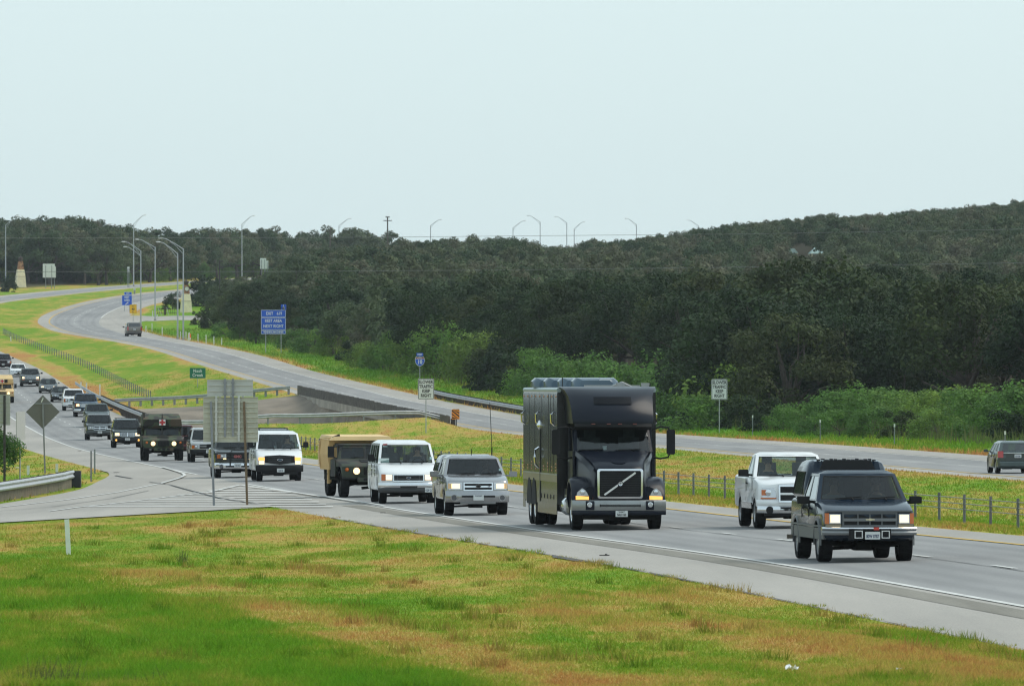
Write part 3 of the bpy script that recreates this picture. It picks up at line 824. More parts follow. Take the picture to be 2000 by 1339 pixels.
# exit 619 sign
p = hit(534, 690); p.x = max(p.x, float(XL(p.y))+WBW+2); p.z = Hf(p.x, p.y); s = F/p.y
t = empty("rest_area_sign", p, .0, "blue EXIT 619 REST AREA NEXT RIGHT sign with a wheelchair plate on top", "road sign")
ztop = CAMZ-(605-HOR)/s - p.z; w = 48.5/s
poles(t, [-w*.31, w*.31], ztop-.3, .10)
def bluepanel(nm, hpx, z1, lines):
    h = hpx/s; z = z1-h/2
    o = panel(t, nm, w, h, z, M_SIGNBLUE, M_SIGNWHITE, r=.08, inner=(.015, .06))
    for tx, sz, dx, dz in lines: letters(o, tx, sz, dx, z+dz, M_SIGNWHITE, bold=.012, sx=.84)
    return z1-h
z1 = bluepanel("exit_panel", 14.5, ztop, [("EXIT", .50, -.45, 0), ("619", .50, .72, 0)])
z1 = bluepanel("main_panel", 24.5, z1-.02, [("REST AREA", .50, 0, .34), ("NEXT RIGHT", .50, 0, -.30)])
bluepanel("vending_panel", 7.5, z1-.02, [("VENDING MACHINES", .30, 0, 0)])
o = panel(t, "wheelchair_plate", .64, .64, ztop+.34, M_SIGNBLUE, x=w*.41, r=.03)
mb = MB(); mb.lathe([(.19, 0), (.13, 0)], 14, 'y', (w*.41+.0, -.058, ztop+.22))
mb.box(w*.41-.05, w*.41+.01, -.060, -.056, ztop+.26, ztop+.52); mb.box(w*.41-.05, w*.41+.14, -.060, -.056, ztop+.26, ztop+.31); mb.box(w*.41+.09, w*.41+.14, -.060, -.056, ztop+.12, ztop+.31); mb.box(w*.41-.06, w*.41+.02, -.060, -.056, ztop+.54, ztop+.62)
mb.build("wheelchair_symbol", M_SIGNWHITE, o)
# rest area gore sign with 619 tab and the advisory 40 sign
p = hit(248, 608); s = F/p.y
t = empty("gore_sign", p, 0, "blue 619 REST AREA gore sign with a slanting arrow at the far bend", "road sign")
zt = CAMZ-(570-HOR)/s - p.z; w = 20/s
poles(t, [-w*.25, w*.25], zt-.6, .09)
o = panel(t, "number_tab", 15/s, 6.2/s, zt-3.0/s, M_SIGNBLUE, M_SIGNWHITE, r=.03, x=2/s, inner=(.01, .05)); letters(o, "619", .36, 2/s, zt-3.0/s, M_SIGNWHITE, bold=.012)
h = 20/s; z = zt-6.4/s-h/2
o = panel(t, "main_panel", w, h, z, M_SIGNBLUE, M_SIGNWHITE, r=.05, inner=(.01, .05))
letters(o, "REST", .42, 0, z+.50, M_SIGNWHITE, bold=.014); letters(o, "AREA", .42, 0, z+.03, M_SIGNWHITE, bold=.014)
mb = MB(); mb.bar((-.26, -.060, z-.68), (.12, -.060, z-.36), .006, .12, (0.64, 0, -.77)); mb.prism([(.24, -.26), (-.05, -.32), (.18, -.55)], .004, (0, -.062, z), 'y'); mb.build("arrow", M_SIGNWHITE, o)
p = hit(260, 632); s = F/p.y
t = empty("advisory_speed_sign", p, 0, "yellow exit advisory sign reading 40 in front of the blue gore sign", "road sign")
zt = CAMZ-(594.5-HOR)/s - p.z; h = 17.5/s; w = 14/s; z = zt-h/2
poles(t, [0], zt-.1, .08)
o = panel(t, "sign_panel", w, h, z, M_SIGNYEL, M_SIGNBLACK, r=.06, inner=(.02, .035))
letters(o, "EXIT", .22, 0, z+.42, M_SIGNBLACK, bold=.004); letters(o, "40", .52, 0, z-.04, M_SIGNBLACK, bold=.012); letters(o, "MPH", .17, 0, z-.45, M_SIGNBLACK, bold=.003)
# striped object marker at the end of the bridge fence
p = Vector((float(XL(663))-.12, 663, 0)); p.z = Hf(p.x, p.y)
t = empty("object_marker", p, 0, "orange and black striped marker at the near end of the bridge fence", "marker")
o = panel(t, "stripe_panel", .60, .78, .95, M_SIGNORANGE, r=.03)
mb = MB()
for k in range(-1, 4):
    z0 = .62 + k*.27; a = [(-.28, z0+.28), (.28, z0-.17), (.28, z0-.05), (-.28, z0+.40)]
    cl = [(x, min(1.32, max(.58, q))) for x, q in a]
    mb.prism(cl, .004, (0, -.056, 0), 'y')
mb.build("black_stripe", M_SIGNBLACK, o); poles(t, [0], 1.2, .07)
mb = MB(); mb.box(-.38, .1, .05, .35, -.1, .62); mb.build("end_post", M_TIMBER_DK, t)
# large ribbed sign backs by the gore
def ribbed_back(parent, name, x0, x1, z0, z1, pitch, m, ydir=-.10):
    mb = MB(); mb.box(x0, x1, 0, .02, z0, z1)
    n = max(2, int(round((z1-z0)/pitch)))
    for i in range(n+1):
        z = z0 + (z1-z0)*i/n
        mb.box(x0+.003, x1-.003, -.06, -.001, z-.022 if i else z, z+.022 if i < n else z)
        if i < n: pass
    return mb.build(name, m, parent)
pA, pB = hit(419, 989), hit(483, 986)
s = F/pA.y
t = empty("guide_sign_back", pA, .0, "two tier ribbed back of a guide sign on slim posts before the hatched gore", "road sign")
def lx(px): return (px-419)/s
def lz(py): return CAMZ-(py-HOR)/s - pA.z
M_BACK_LOW = mat("weathered_sign_back", (0.50, 0.485, 0.39), 0.5, 0.35, var=.18, vscale=1.2)
ribbed_back(t, "lower_panel", lx(397), lx(504), lz(863), lz(775), .165, M_BACK_LOW)
ribbed_back(t, "upper_panel", lx(404.5), lx(494), lz(773.5), lz(741), .165, M_SIGNBACK)
M_RUST = mat("rusted_post", (.17, .12, .07), .8, .2, var=.3, vscale=3)
for a, b, m, top in ((411, 418.5, M_GALV_DULL, 784), (475.5, 483.5, M_RUST, 784)):
    mb = MB(); mb.bar((lx(b), -.11, lz(990)-.2), (lx(a)+.02, -.11, lz(top)), .075, .075); mb.build("post", m, t)
for px, y0, y1, m in ((439.5, 741, 853, M_GALV_DULL), (455, 741, 852, M_GALV_DULL), (422.5, 775, 862, M_SIGNBACK), (466.5, 775, 862, M_SIGNBACK)):
    mb = MB(); mb.box(lx(px)-.035, lx(px)+.035, -.115, -.061, lz(y1), lz(y0)+.03)
    for q in np.arange(y0+6, y1, 22): mb.box(lx(px)-.06, lx(px)+.06, -.13, -.116, lz(q)-.02, lz(q)+.02)
    mb.build("stiffener", m, t)
# diamond sign back, edge-on sign, ribbed back at the frame edge
p = hit(86, 924); s = F/p.y
t = empty("merge_sign_back", p, 0, "grey back of a diamond shaped warning sign on a single post, left of the queue", "road sign")
def dz(py): return CAMZ-(py-HOR)/s - p.z
hd = 33/s; zc = dz(804)
MB().prism([(0, hd), (hd, 0), (0, -hd), (-hd, 0)], .02, (-.06, 0, zc), 'y').build("sign_panel", mat("plain_sign_back", (.17, .165, .15), .5, .4, var=.08, vscale=1), t)
mb = MB(); mb.bar((.06, -.05, -.3), (-.06, -.05, dz(785)), .075); mb.build("post", M_GALV_DULL, t)
mb = MB(); mb.box(-.46, .34, -.06, -.01, dz(788.5), dz(787)); mb.build("brace", M_GALV, t)
mb = MB(); mb.bar((-.13, -.03, dz(785)), (-.04, -.03, dz(777)), .09, .05); mb.build("route_sticker", M_POSTWHITE, t)
p = hit(41, 937); s = F/p.y
t = empty("edge_on_sign", p, 1.18, "tall narrow sign seen almost edge on beside the diamond sign back", "road sign")
MB().prism(rrect(.9, 55/s, .04), .03, (0, 0, CAMZ-(831-HOR)/s-p.z), 'y').build("sign_panel", mat("edge_sign", (.46, .45, .44), .5, .2), t); poles(t, [0], CAMZ-(804-HOR)/s-p.z, .07, y=.05)
p = hit(4, 945); s = F/p.y
t = empty("ribbed_sign_back", p, 0, "ribbed sign back cut by the left edge of the picture, above the feathery bush", "road sign")
ribbed_back(t, "sign_panel", -1.0, 16/s, CAMZ-(830-HOR)/s-p.z, CAMZ-(770-HOR)/s-p.z, .17, M_SIGNBACK)
mb = MB(); mb.box(5/s-.05, 5/s+.05, -.12, -.04, -.3, CAMZ-(772-HOR)/s-p.z); mb.build("post", M_TIMBER_DK, t)
# pale sign backs along the far road
def far_back(px, py, s, boards, foot, label):
    p = ground(px, s)
    t = empty("pale_sign_back", p, 0, label, "road sign")
    for i, (x0, x1, y0, y1) in enumerate(boards):
        mb = MB(); a, b = (x0-px)/s, (x1-px)/s; z0, z1 = CAMZ-(y1-HOR)/s-p.z, CAMZ-(y0-HOR)/s-p.z
        mb.box(a, b, i*.1, i*.1+.04, z0, z1); mb.build("sign_panel", M_SIGNWHITE, t)
        for k in range(2):
            xx = a+(b-a)*(.25+.5*k); mb = MB(); mb.box(xx-.06, xx+.06, -.06+i*.1, i*.1-.005, -.2, z1-.3); mb.build("post", M_GALV_DULL, t)
far_back(98, 560, 9.9, [(83.5, 107, 515, 542), (98, 109, 520, 542)], 560, "pale back of a double sign beside the left stone tower")
far_back(517, 540, 9.2, [(508, 520, 504, 525), (516, 524, 509, 525)], 540, "pale back of a double sign high on the far road above the dark trees")
far_back(250, 548, 10.0, [(248.5, 253, 521, 532)], 548, "small pale sign back left of the tall ridge lamp")
far_back(266, 573, 11.0, [(261, 264.5, 563, 570)], 573, "small tilted white plate above the blue gore sign")

# ------------------------------------------------------------------ stone towers of the rest area
M_CREAM = mat("cream_stone", (.84, .74, .50), .9, var=.10, vscale=1.6, bump=.3, bscale=6)
def stone_mat():
    m = bpy.data.materials.new("rubble_stone"); m.use_nodes = True
    n, l, b = nodes_of(m)
    tc = n.new("ShaderNodeTexCoord"); v = n.new("ShaderNodeTexVoronoi"); v.inputs["Scale"].default_value = 4.0
    l.new(tc.outputs["Object"], v.inputs["Vector"])
    r = ramp(n, [(0.1, (.12, .05, .03)), (.45, (.30, .13, .06)), (.8, (.42, .25, .13))]); l.new(v.outputs["Color"], r.inputs[0])
    l.new(r.outputs[0], b.inputs["Base Color"]); b.inputs["Roughness"].default_value = .9
    return m
M_RUBBLE = stone_mat()
def tower(p, s, px, ytop, label, clock):
    t = empty("stone_tower", p, .25, label, "tower")
    def frustum(nm, w0, w1, z0, z1, m, cap=.0):
        mb = MB(); a, b = w0/2, w1/2
        mb.add([(-a,-a,z0),(a,-a,z0),(a,a,z0),(-a,a,z0),(-b,-b,z1),(b,-b,z1),(b,b,z1),(-b,b,z1)], [(0,3,2,1),(4,5,6,7),(0,1,5,4),(1,2,6,5),(2,3,7,6),(3,0,4,7)])
        return mb.build(nm, m, t)
    h = CAMZ-(ytop-HOR)/s - p.z
    k = h/5.3
    frustum("plinth", 1.72*k, 1.42*k, -.3, 1.75*k, M_CREAM)
    frustum("ledge", 1.50*k, 1.46*k, 1.75*k, 1.85*k, mat("ledge_stone", (.5, .42, .28), .9))
    frustum("shaft", 1.38*k, 1.10*k, 1.85*k, 2.95*k, M_CREAM)
    frustum("belfry", .98*k, .74*k, 2.95*k, 4.35*k, M_RUBBLE)
    mb = MB(); mb.lathe([(.30*k, 4.35*k), (.42*k, 4.75*k), (.46*k, 4.95*k), (.16*k, 5.05*k), (.05*k, 5.3*k), (0, 5.32*k)], 8); mb.build("finial", mat("dark_copper", (.07, .05, .045), .6, .3), t, smooth=30)
    if clock:
        mb = MB(); mb.lathe([(0, -.5*k), (.33*k, -.5*k), (.33*k, -.44*k)], 20, 'y', (0, 0, 3.75*k)); c = mb.build("clock_face", mat("clock_white", (.74, .71, .62), .6), t, smooth=30)
        mb = MB(); mb.lathe([(.33*k, -.51*k), (.37*k, -.51*k), (.37*k, -.42*k), (.33*k, -.42*k)], 20, 'y', (0, 0, 3.75*k), False); mb.build("clock_rim", mat("dark_copper"), c, smooth=30)
    return t
p = hit(363.5, 610); tower(p, F/p.y, 363, 545, "cream and red stone clock tower by the rest area wall", True)
p = hit(40, 561); tower(p, F/p.y, 40, 499, "cream and red stone tower without a clock face at the far left", False)
# low ruined wall by the clock tower
p = hit(322, 615)
t = empty("iron_fence", p, 0, "low dark iron railing with slanting stays left of the clock tower", "fence")
M_IRON = mat("dark_iron", (.05, .04, .04), .7)
mb = MB()
for i in range(10): mb.box(i*.34-1.2, i*.34-1.16, 0, .04, -.2, 1.1+.05*math.sin(i))
mb.box(-1.2, 2.0, .0, .05, .95, 1.02); mb.box(-1.2, 2.0, .0, .05, .3, .36); mb.build("railing", M_IRON, t)
mb = MB(); mb.box(-.12, .18, -.05, .3, -.2, 1.25); mb.build("gate_pier", mat("brown_pier", (.09, .06, .05), .9), t)
mb = MB(); mb.bar((-1.1, -.1, 1.1), (-.4, -.4, -.1), .05); mb.bar((.3, -.1, 1.2), (.6, -.4, -.1), .05); mb.build("stay", M_POLE, t)

# ------------------------------------------------------------------ lamps and power poles
def lamp(p, ztop, arm_dx, arm_up, label, r=.11, double=False, group=None):
    """tapered pole; its top is ztop above the foot; the arm rises by arm_up to a head arm_dx to the side"""
    t = empty("street_lamp", p, 0, label, "street lamp", group)
    hp = ztop-arm_up
    mb = MB(); mb.tube([(0, 0, -.3), (0, 0, hp*.5), (0, 0, hp)], [r, r*.8, r*.6], 8); mb.build("pole", M_POLE, t, smooth=50)
    mb = MB(); mb.box(-.2, .2, -.2, .2, -.2, .25); mb.build("base", M_CONC, t)
    for k in range(2 if double else 1):
        dz = -k*.75; dx = arm_dx*(1-.1*k)
        pts = [(0, 0, hp-.1+dz), (dx*.35, 0, hp+arm_up*.45+dz), (dx*.72, 0, hp+arm_up*.9+dz), (dx*.9, 0, hp+arm_up+dz)]
        mb = MB(); mb.tube(pts, .055, 6)
        if k == 0: mb.tube([(0, 0, hp-.75), (dx*.3, 0, hp+arm_up*.2), (dx*.6, 0, hp+arm_up*.72)], .035, 6)
        mb.build("arm", M_POLE, t, smooth=50)
        sg = 1 if dx > 0 else -1
        mb = MB(); x0, x1 = sorted((dx*.86, dx+sg*.28))
        mb.lathe([(0, x0-.02), (.10, x0), (.17, (x0*.6+x1*.4)), (.16, (x0*.3+x1*.7)), (0, x1+.02)], 10, 'x', (0, 0, 0)); 
        mb.v = [(a, b*1.2, c*.55+hp+arm_up+dz) for a, b, c in mb.v]
        mb.build("luminaire", mat("lamp_grey", (.62, .63, .63), .4, .2), t, smooth=50)
for px, py, ptop, pax, pay, lb, dbl in [(275,637,489,241,472,"leftmost lamp post of the four at the far bend, with a double head",True),(303,626,482,267,467.5,"second lamp post from the left of the four at the far bend",False),
                                   (347,662,494,309,472.5,"lamp post just left of the clock tower, the shorter of the close pair",False),(358,664,485,313,465,"lamp post in front of the clock tower, the taller of the close pair",False)]:
    p = hit(px, py)
    if py > 650: p.x = max(p.x, float(XL(p.y))+WBW-.15); p.z = Hf(p.x, p.y)
    s = F/p.y; z = lambda q: CAMZ-(q-HOR)/s-p.z
    lamp(p, z(pay), (pax-px)/s, (ptop-pay)/s, lb, .12, dbl)
for px, py, ptop, pax, pay, lb in [(11,549,439,35,422.5,"tall lamp post at the far left edge against the sky"),(261,546,437,284,420,"tall lamp post on the ridge behind the double headed lamp"),(472.5,541,437,496,421.5,"tall lamp post on the ridge left of the wooden power poles"),
                            (662,530,440,685,427,"tall lamp post rising from the woods left of the power pole")]:
    s = 126/12.8*(py-pay)/126 if py < 548 else 9.7
    p = ground(px, s); p.z = min(p.z, CAMZ-(py-HOR)/s) if px > 600 else p.z; zz = lambda q: CAMZ-(q-HOR)/s-p.z
    lamp(p, zz(pay), (pax-px)/s, (ptop-pay)/s, lb, .13)
for px, ptop, pax, pay, lb in [(841,440,861,429,"first distant lamp post right of the power pole"),(1002,444,1025,431.5,"distant lamp post over the hump of the ridge, arm to the right"),(1055,433,1031,421,"tall distant lamp post left of the ridge dip, arm to the left"),
                       (1107,434,1085,423,"tall distant lamp post inside the ridge dip, arm to the left"),(1121.5,446,1141,433.5,"distant lamp post right beside the one in the dip, arm to the right"),(1243,438,1222,426.5,"distant lamp post on the skyline above the truck's right side"),
                       (1364,440,1343,430,"distant lamp post on the skyline above the far speed reminder sign"),(1466,446,1447,434,"last distant lamp post on the right, nearly sunk in the trees")]:
    s = 8.15; y = F/s; x = (px-1000)/s; zt = CAMZ-(pay-HOR)/s
    p = Vector((x, y, Hf(x, 2060)-min(40, (y-2060)*.02)-.2)); lamp(p, zt-p.z, (pax-px)/s, (ptop-pay)/s, lb, .14)
M_UPOLE = mat("utility_pole_wood", (.10, .085, .07), .9)
def upole(px, s, ytop, label, arms=2):
    p = ground(px, s); h = CAMZ-(ytop-HOR)/s-p.z
    t = empty("utility_pole", p, 0, label, "utility pole")
    mb = MB(); mb.tube([(0, 0, -.3), (0, 0, h)], [.19, .13], 8); mb.build("pole", M_UPOLE, t, smooth=50)
    for k in range(arms):
        mb = MB(); w = .85-.4*k if arms == 2 else .95; z = h-.95+.75*k
        mb.box(-w, w, -.2, -.1, z, z+.13); mb.build("crossarm", M_UPOLE, t)
        for x in (-w+.1, -w*.4, w*.4, w-.1):
            mb = MB(); mb.lathe([(.05, z+.13), (.07, z+.2), (.04, z+.3), (0, z+.31)], 8, 'z', (x, -.15, 0)); mb.build("insulator", M_GALV_DULL, t)
upole(757, 9.4, 423, "tall wooden power pole with crossarms against the sky")
upole(645, 9.6, 443, "leaning wooden power pole half hidden by the trees", 1)
for px, s, top, lb in [(429, 12.5, 510, "thin black lamp post left of the dark trees by the rest area"), (571, 10.2, 502, "small black lamp post in front of the woods at the far road")]:
    p = ground(px, s); h = CAMZ-(top-HOR)/s-p.z
    t = empty("area_light", p, 0, lb, "street lamp")
    mb = MB(); mb.tube([(0, 0, -.2), (0, 0, h)], .09, 8); mb.build("pole", M_IRON, t); mb = MB(); mb.box(-.1, .55, -.15, .15, h-.08, h+.1); mb.build("luminaire", M_IRON, t)
def wire(name, pts, r, label):
    mb = MB(); P = []
    for i in range(len(pts)-1):
        for k in range(10): P.append(Vector(pts[i]).lerp(Vector(pts[i+1]), k/10))
    P.append(Vector(pts[-1])); mb.tube(P, r, 5)
    return tag(mb.build(name, mat("cable_grey", (.20, .21, .19), .7)), label, "power line")
sw = 17.0
wire("power_line", [at(-700, 466, sw), at(0, 465, sw), at(700, 463.5, sw), at(1150, 459.5, sw), at(1450, 457, sw), at(2000, 447.5, sw), at(2700, 432, sw)], .022, "upper of two thin power lines spanning the whole valley")
wire("power_line", [at(-700, 530, sw), at(0, 530.5, sw), at(600, 530, sw), at(1000, 527, sw), at(1500, 521, sw), at(2000, 513, sw), at(2700, 499, sw)], .024, "lower of two thin power lines spanning the whole valley")

# ------------------------------------------------------------------ pavilion roofs in the woods
def pavilion(px, s, ytop, yeave, wpx, label):
    zt, ze = CAMZ-(ytop-HOR)/s, CAMZ-(yeave-HOR)/s; w = wpx/s
    p = ground(px, s); p.z = min(p.z, ze-2.4); t = empty("pavilion", p, .15, label, "building")
    zt -= p.z; ze -= p.z; a = w/2; b = w*.42
    mb = MB(); mb.add([(-a,-b,ze),(a,-b,ze),(a,b,ze),(-a,b,ze),(-a*.45,0,zt),(a*.35,0,zt)], [(0,1,5,4),(1,2,5),(2,3,4,5),(3,0,4),(3,2,1,0)])
    for k in range(-6, 7):
        x = k/7*a; xt = max(-a*.45, min(a*.35, x*.5)); mb.bar((x, -b+.01, ze+.02), (xt, -.02, zt+.01), .05, .06)
    mb.build("roof", mat("teal_metal_roof", (.34, .46, .43), .45, .3), t)
    for x in (-a*.85, a*.85):
        for y in (-b*.85, b*.85):
            mb = MB(); mb.box(x-.1, x+.1, y-.1, y+.1, -.3, ze); mb.build("post", M_CREAM, t)
pavilion(1600, 10.6, 483, 495.5, 40, "pale teal hipped metal roof among the oaks, the larger of two")
pavilion(1548, 10.4, 485.5, 494, 20, "small pale teal roof among the oaks, left of the larger one")

# ------------------------------------------------------------------ litter and road debris
def scrap(p, sz, label, seed):
    r_ = random.Random(seed); mb = MB(); n = 6; vs = []
    for i in range(n):
        for j in range(n):
            vs.append(((i/(n-1)-.5)*sz*(1+.4*math.sin(j*2+seed)), (j/(n-1)-.5)*sz*.6, sz*.55*(r_.random()*.5+.4*abs(math.sin(i*1.3+j*.7+seed)))))
    mb.add(vs, [(i*n+j, i*n+j+1, (i+1)*n+j+1, (i+1)*n+j) for i in range(n-1) for j in range(n-1)])
    o = mb.build("litter", mat("crumpled_paper", (.75, .77, .78), .7), loc=p, rz=seed); tag(o, label, "litter")
scrap(hit(1545, 1318)+Vector((0, 0, .05)), .15, "crumpled white paper lying in the grass below the dark pickup", 1)
scrap(hit(1755, 1316)+Vector((0, 0, .04)), .07, "tiny white scrap in the grass at the lower right", 2)
scrap(hit(34, 917)+Vector((0, 0, .04)), .22, "white scrap of litter in the grass beside the feathery bush", 3)
def debris(px, py, L, w, label, rz, m=None):
    x, y = gp(px, py); mb = MB()
    mb.prism([(-L/2, -w), (-L*.1, -w*.6), (L/2, -w*.2), (L/2, w*.3), (0, w), (-L*.4, w*.6)], .02, (0, 0, 0), 'z')
    o = mb.build("road_debris", m or mat("rubber_scrap", (.03, .028, .025), .8), loc=(x, y, Hf(x, y)+.06), rz=rz); tag(o, label, "debris")
debris(1180, 1090, .24, .03, "thin bent twig on the shoulder below the truck", .3); debris(1184, 1100-12, .12, .02, "stub of a broken twig on the shoulder below the truck", 1.2)
debris(748, 1005, .16, .08, "dark scrap on the shoulder below the first white van", 0); debris(228, 933-8, .2, .4, "dark scrap at the tip of the left grass island", .4)
debris(1478, 1031-28, .2, .1, "small dark scrap on the median side shoulder by the white pickup", .2); debris(155, 882, .25, .3, "dark scrap on the exit ramp shoulder behind the stakes", .1)
# ------------------------------------------------------------------ vehicles
# local axes of a vehicle: nose towards -y, x to the right seen from the front, z up; origin on the ground under the nose
def paint(name, col, metal=0.0, rough=0.32, coat=0.35, var=0.06):
    return mat(name, col, rough*.6, metal, 0.24, var, 0.8, coat*.5)
M_TYRE = mat("tyre_rubber", (.012, .012, .013), .9, spec=.15, var=.3, vscale=9)
M_BLACKP = mat("black_plastic", (.014, .014, .015), .6, spec=.2)
M_DARKUNDER = mat("dirty_underbody", (.010, .0095, .009), .95, spec=.1)
M_CHROME = mat("chrome", (.72, .73, .75), .14, 1.0, var=.08, vscale=3)
M_RIM = mat("alloy_rim", (.48, .49, .50), .35, .8)
M_STEELRIM = mat("steel_rim", (.30, .30, .31), .45, .6)
M_CABIN = mat("cabin_trim", (.055, .056, .058), .85)
M_SEAT = mat("seat_cloth", (.10, .10, .105), .95, var=.2, vscale=5)
M_LENS = mat("clear_lens", (.55, .56, .58), .12, .55, coat=1)
M_LAMPON = mat("lit_headlamp", (.35, .32, .26), .3, emit=(1.0, .70, .34), estr=1.9)
M_LAMPDIM = mat("lit_parking_lamp", (.9, .6, .2), .3, emit=(1.0, .42, .06), estr=1.0)
M_AMBER = mat("amber_lens", (.50, .11, .005), .25, coat=.5)
M_REDLENS = mat("red_lens", (.42, .012, .015), .2, coat=1)
M_PLATE = mat("plate_white", (.62, .64, .63), .5)
M_PLATETXT = mat("plate_ink", (.05, .06, .12), .6)
def glass_mat(name, tint, refl=.10):
    m = bpy.data.materials.new(name); m.use_nodes = True
    n, l, b = nodes_of(m); n.remove(b)
    tr = n.new("ShaderNodeBsdfTransparent"); tr.inputs[0].default_value = (*tint, 1)
    gl = n.new("ShaderNodeBsdfGlossy"); gl.inputs["Roughness"].default_value = .03; gl.inputs[0].default_value = (.95, .98, 1, 1)
    fr = n.new("ShaderNodeLayerWeight"); fr.inputs[0].default_value = .22
    f = math_n(n, l, 'ADD', math_n(n, l, 'MULTIPLY', fr.outputs["Fresnel"], .6), refl, True)
    mx = n.new("ShaderNodeMixShader"); l.new(f, mx.inputs[0]); l.new(tr.outputs[0], mx.inputs[1]); l.new(gl.outputs[0], mx.inputs[2])
    l.new(mx.outputs[0], n["Material Output"].inputs[0]); return m
G_CLEAR = glass_mat("window_glass", (.60, .70, .68), .035)
G_TINT = glass_mat("tinted_glass", (.30, .36, .37), .035)
G_DARK = mat("privacy_glass", (.012, .014, .016), .06, 0, .8, coat=1)

def inset_poly(poly, d):
    n = len(poly); out = []
    ar = sum(poly[i][0]*poly[(i+1) % n][1]-poly[(i+1) % n][0]*poly[i][1] for i in range(n))
    sg = 1 if ar > 0 else -1
    for i in range(n):
        p0 = Vector(poly[i-1]); p1 = Vector(poly[i]); p2 = Vector(poly[(i+1) % n])
        a = (p1-p0); b = (p2-p1)
        if a.length < 1e-6 or b.length < 1e-6: out.append(tuple(p1)); continue
        na = Vector((-a.y, a.x)).normalized()*sg; nb = Vector((-b.y, b.x)).normalized()*sg
        m = (na+nb)
        m = m.normalized() if m.length > .2 else na
        k = d/max(.45, m.dot(na)); out.append((p1.x+m.x*k, p1.y+m.y*k))
    return out
def profile_body(mb, poly, W, edge=.07, warp=None, layers=None):
    """side profile (y, z) carried across the width with rounded long edges"""
    h = W/2
    layers = layers or [(0, 0), (.45, 0), (.72, 0), (.86, .0), (1-edge/h, edge*.10), (1-edge/h*.35, edge*.38), (1, edge*1.0)]
    rings = []
    for t, ins in [(-t, i) for t, i in reversed(layers[1:])] + layers:
        pl = inset_poly(poly, ins) if ins else poly
        ring = [(t*h, y, z) for y, z in pl]
        rings.append([warp(*p) for p in ring] if warp else ring)
    n = len(poly); vs = [p for r in rings for p in r]; fs = []
    for i in range(len(rings)-1):
        for k in range(n): fs.append((i*n+k, i*n+(k+1) % n, (i+1)*n+(k+1) % n, (i+1)*n+k))
    fs.append(tuple(range(n))); fs.append(tuple((len(rings)-1)*n+k for k in range(n-1, -1, -1)))
    mb.add(vs, fs)
def arch(yc, zc, r, zs, n=9):
    """points of a wheel arch, running towards -y along the sill at height zs"""
    a0 = math.asin(max(-1, min(1, (zs-zc)/r)))
    return [(yc+r*math.cos(a0+(math.pi-2*a0)*k/n), zc+r*math.sin(a0+(math.pi-2*a0)*k/n)) for k in range(n+1)]
def patch_frame(mb, P, us, vs_, holes, thick=.03, nrm=1):
    """grid of cells over a surface P(u, v); the cells listed in holes are left open"""
    sub = 3; V = {}; vs = []
    def vid(u, v):
        k = (round(u, 5), round(v, 5))
        if k not in V: V[k] = len(vs); vs.append(tuple(P(u, v)))
        return V[k]
    fs = []
    for i in range(len(us)-1):
        for j in range(len(vs_)-1):
            if (i, j) in holes: continue
            for a in range(sub):
                u0 = us[i]+(us[i+1]-us[i])*a/sub; u1 = us[i]+(us[i+1]-us[i])*(a+1)/sub
                fs.append((vid(u0, vs_[j]), vid(u1, vs_[j]), vid(u1, vs_[j+1]), vid(u0, vs_[j+1])))
    mb.add(vs, fs)
def patch(mb, P, u0, u1, v0, v1, nu=8, nv=4):
    vs = [tuple(P(u0+(u1-u0)*i/nu, v0+(v1-v0)*j/nv)) for j in range(nv+1) for i in range(nu+1)]
    mb.add(vs, [(j*(nu+1)+i, j*(nu+1)+i+1, (j+1)*(nu+1)+i+1, (j+1)*(nu+1)+i) for j in range(nv) for i in range(nu)])

def wheel(parent, x, y, r, w, rimm=M_STEELRIM, side=1, name="wheel", spokes=6, rim_r=.62):
    e = empty(name, (x, y, r), 0); e.parent = parent
    mb = MB(); t = w/2
    prof = [(r*rim_r, -t*.8), (r*.80, -t), (r*.95, -t*.95), (r*.995, -t*.72), (r, -t*.3), (r, t*.3), (r*.995, t*.72), (r*.95, t*.95), (r*.80, t), (r*rim_r, t*.8)]
    mb.lathe(prof, 28, 'x'); mb.f = mb.f[:-2]
    for k in range(22):
        a = 2*math.pi*k/22; c, s = math.cos(a), math.sin(a)
        mb.bar((-t*.72, c*r*.997, s*r*.997), (t*.72, math.cos(a+.09)*r*.997, math.sin(a+.09)*r*.997), .012, .05, (0, -s, c))
    mb.build("tyre", M_TYRE, e, smooth=40)
    mb = MB(); o = side*t
    mb.lathe([(r*rim_r*1.02, -t*.85), (r*rim_r*1.02, t*.85)], 24, 'x'); mb.f = mb.f[:-2]
    mb.lathe([(r*rim_r*1.02, o*.82), (r*rim_r*.93, o*.86), (r*rim_r*.88, o*.5)], 24, 'x'); mb.f = [f for f in mb.f if len(f) < 10]
    for k in range(spokes):
        a = 2*math.pi*k/spokes; c, s = math.cos(a), math.sin(a)
        mb.bar((o*.60, c*r*.08, s*r*.08), (o*.62, c*r*rim_r*.93, s*r*rim_r*.93), r*.16, .05, (1, 0, 0))
    mb.lathe([(0, o*.80), (r*.13, o*.78), (r*.15, o*.5), (r*.15, o*.3)], 14, 'x')
    mb.build("rim", rimm, e, smooth=40)
    mb = MB(); mb.lathe([(0, o*.25), (r*rim_r, o*.25)], 16, 'x'); mb.build("brake_disc", M_DARKUNDER, e)
    return e

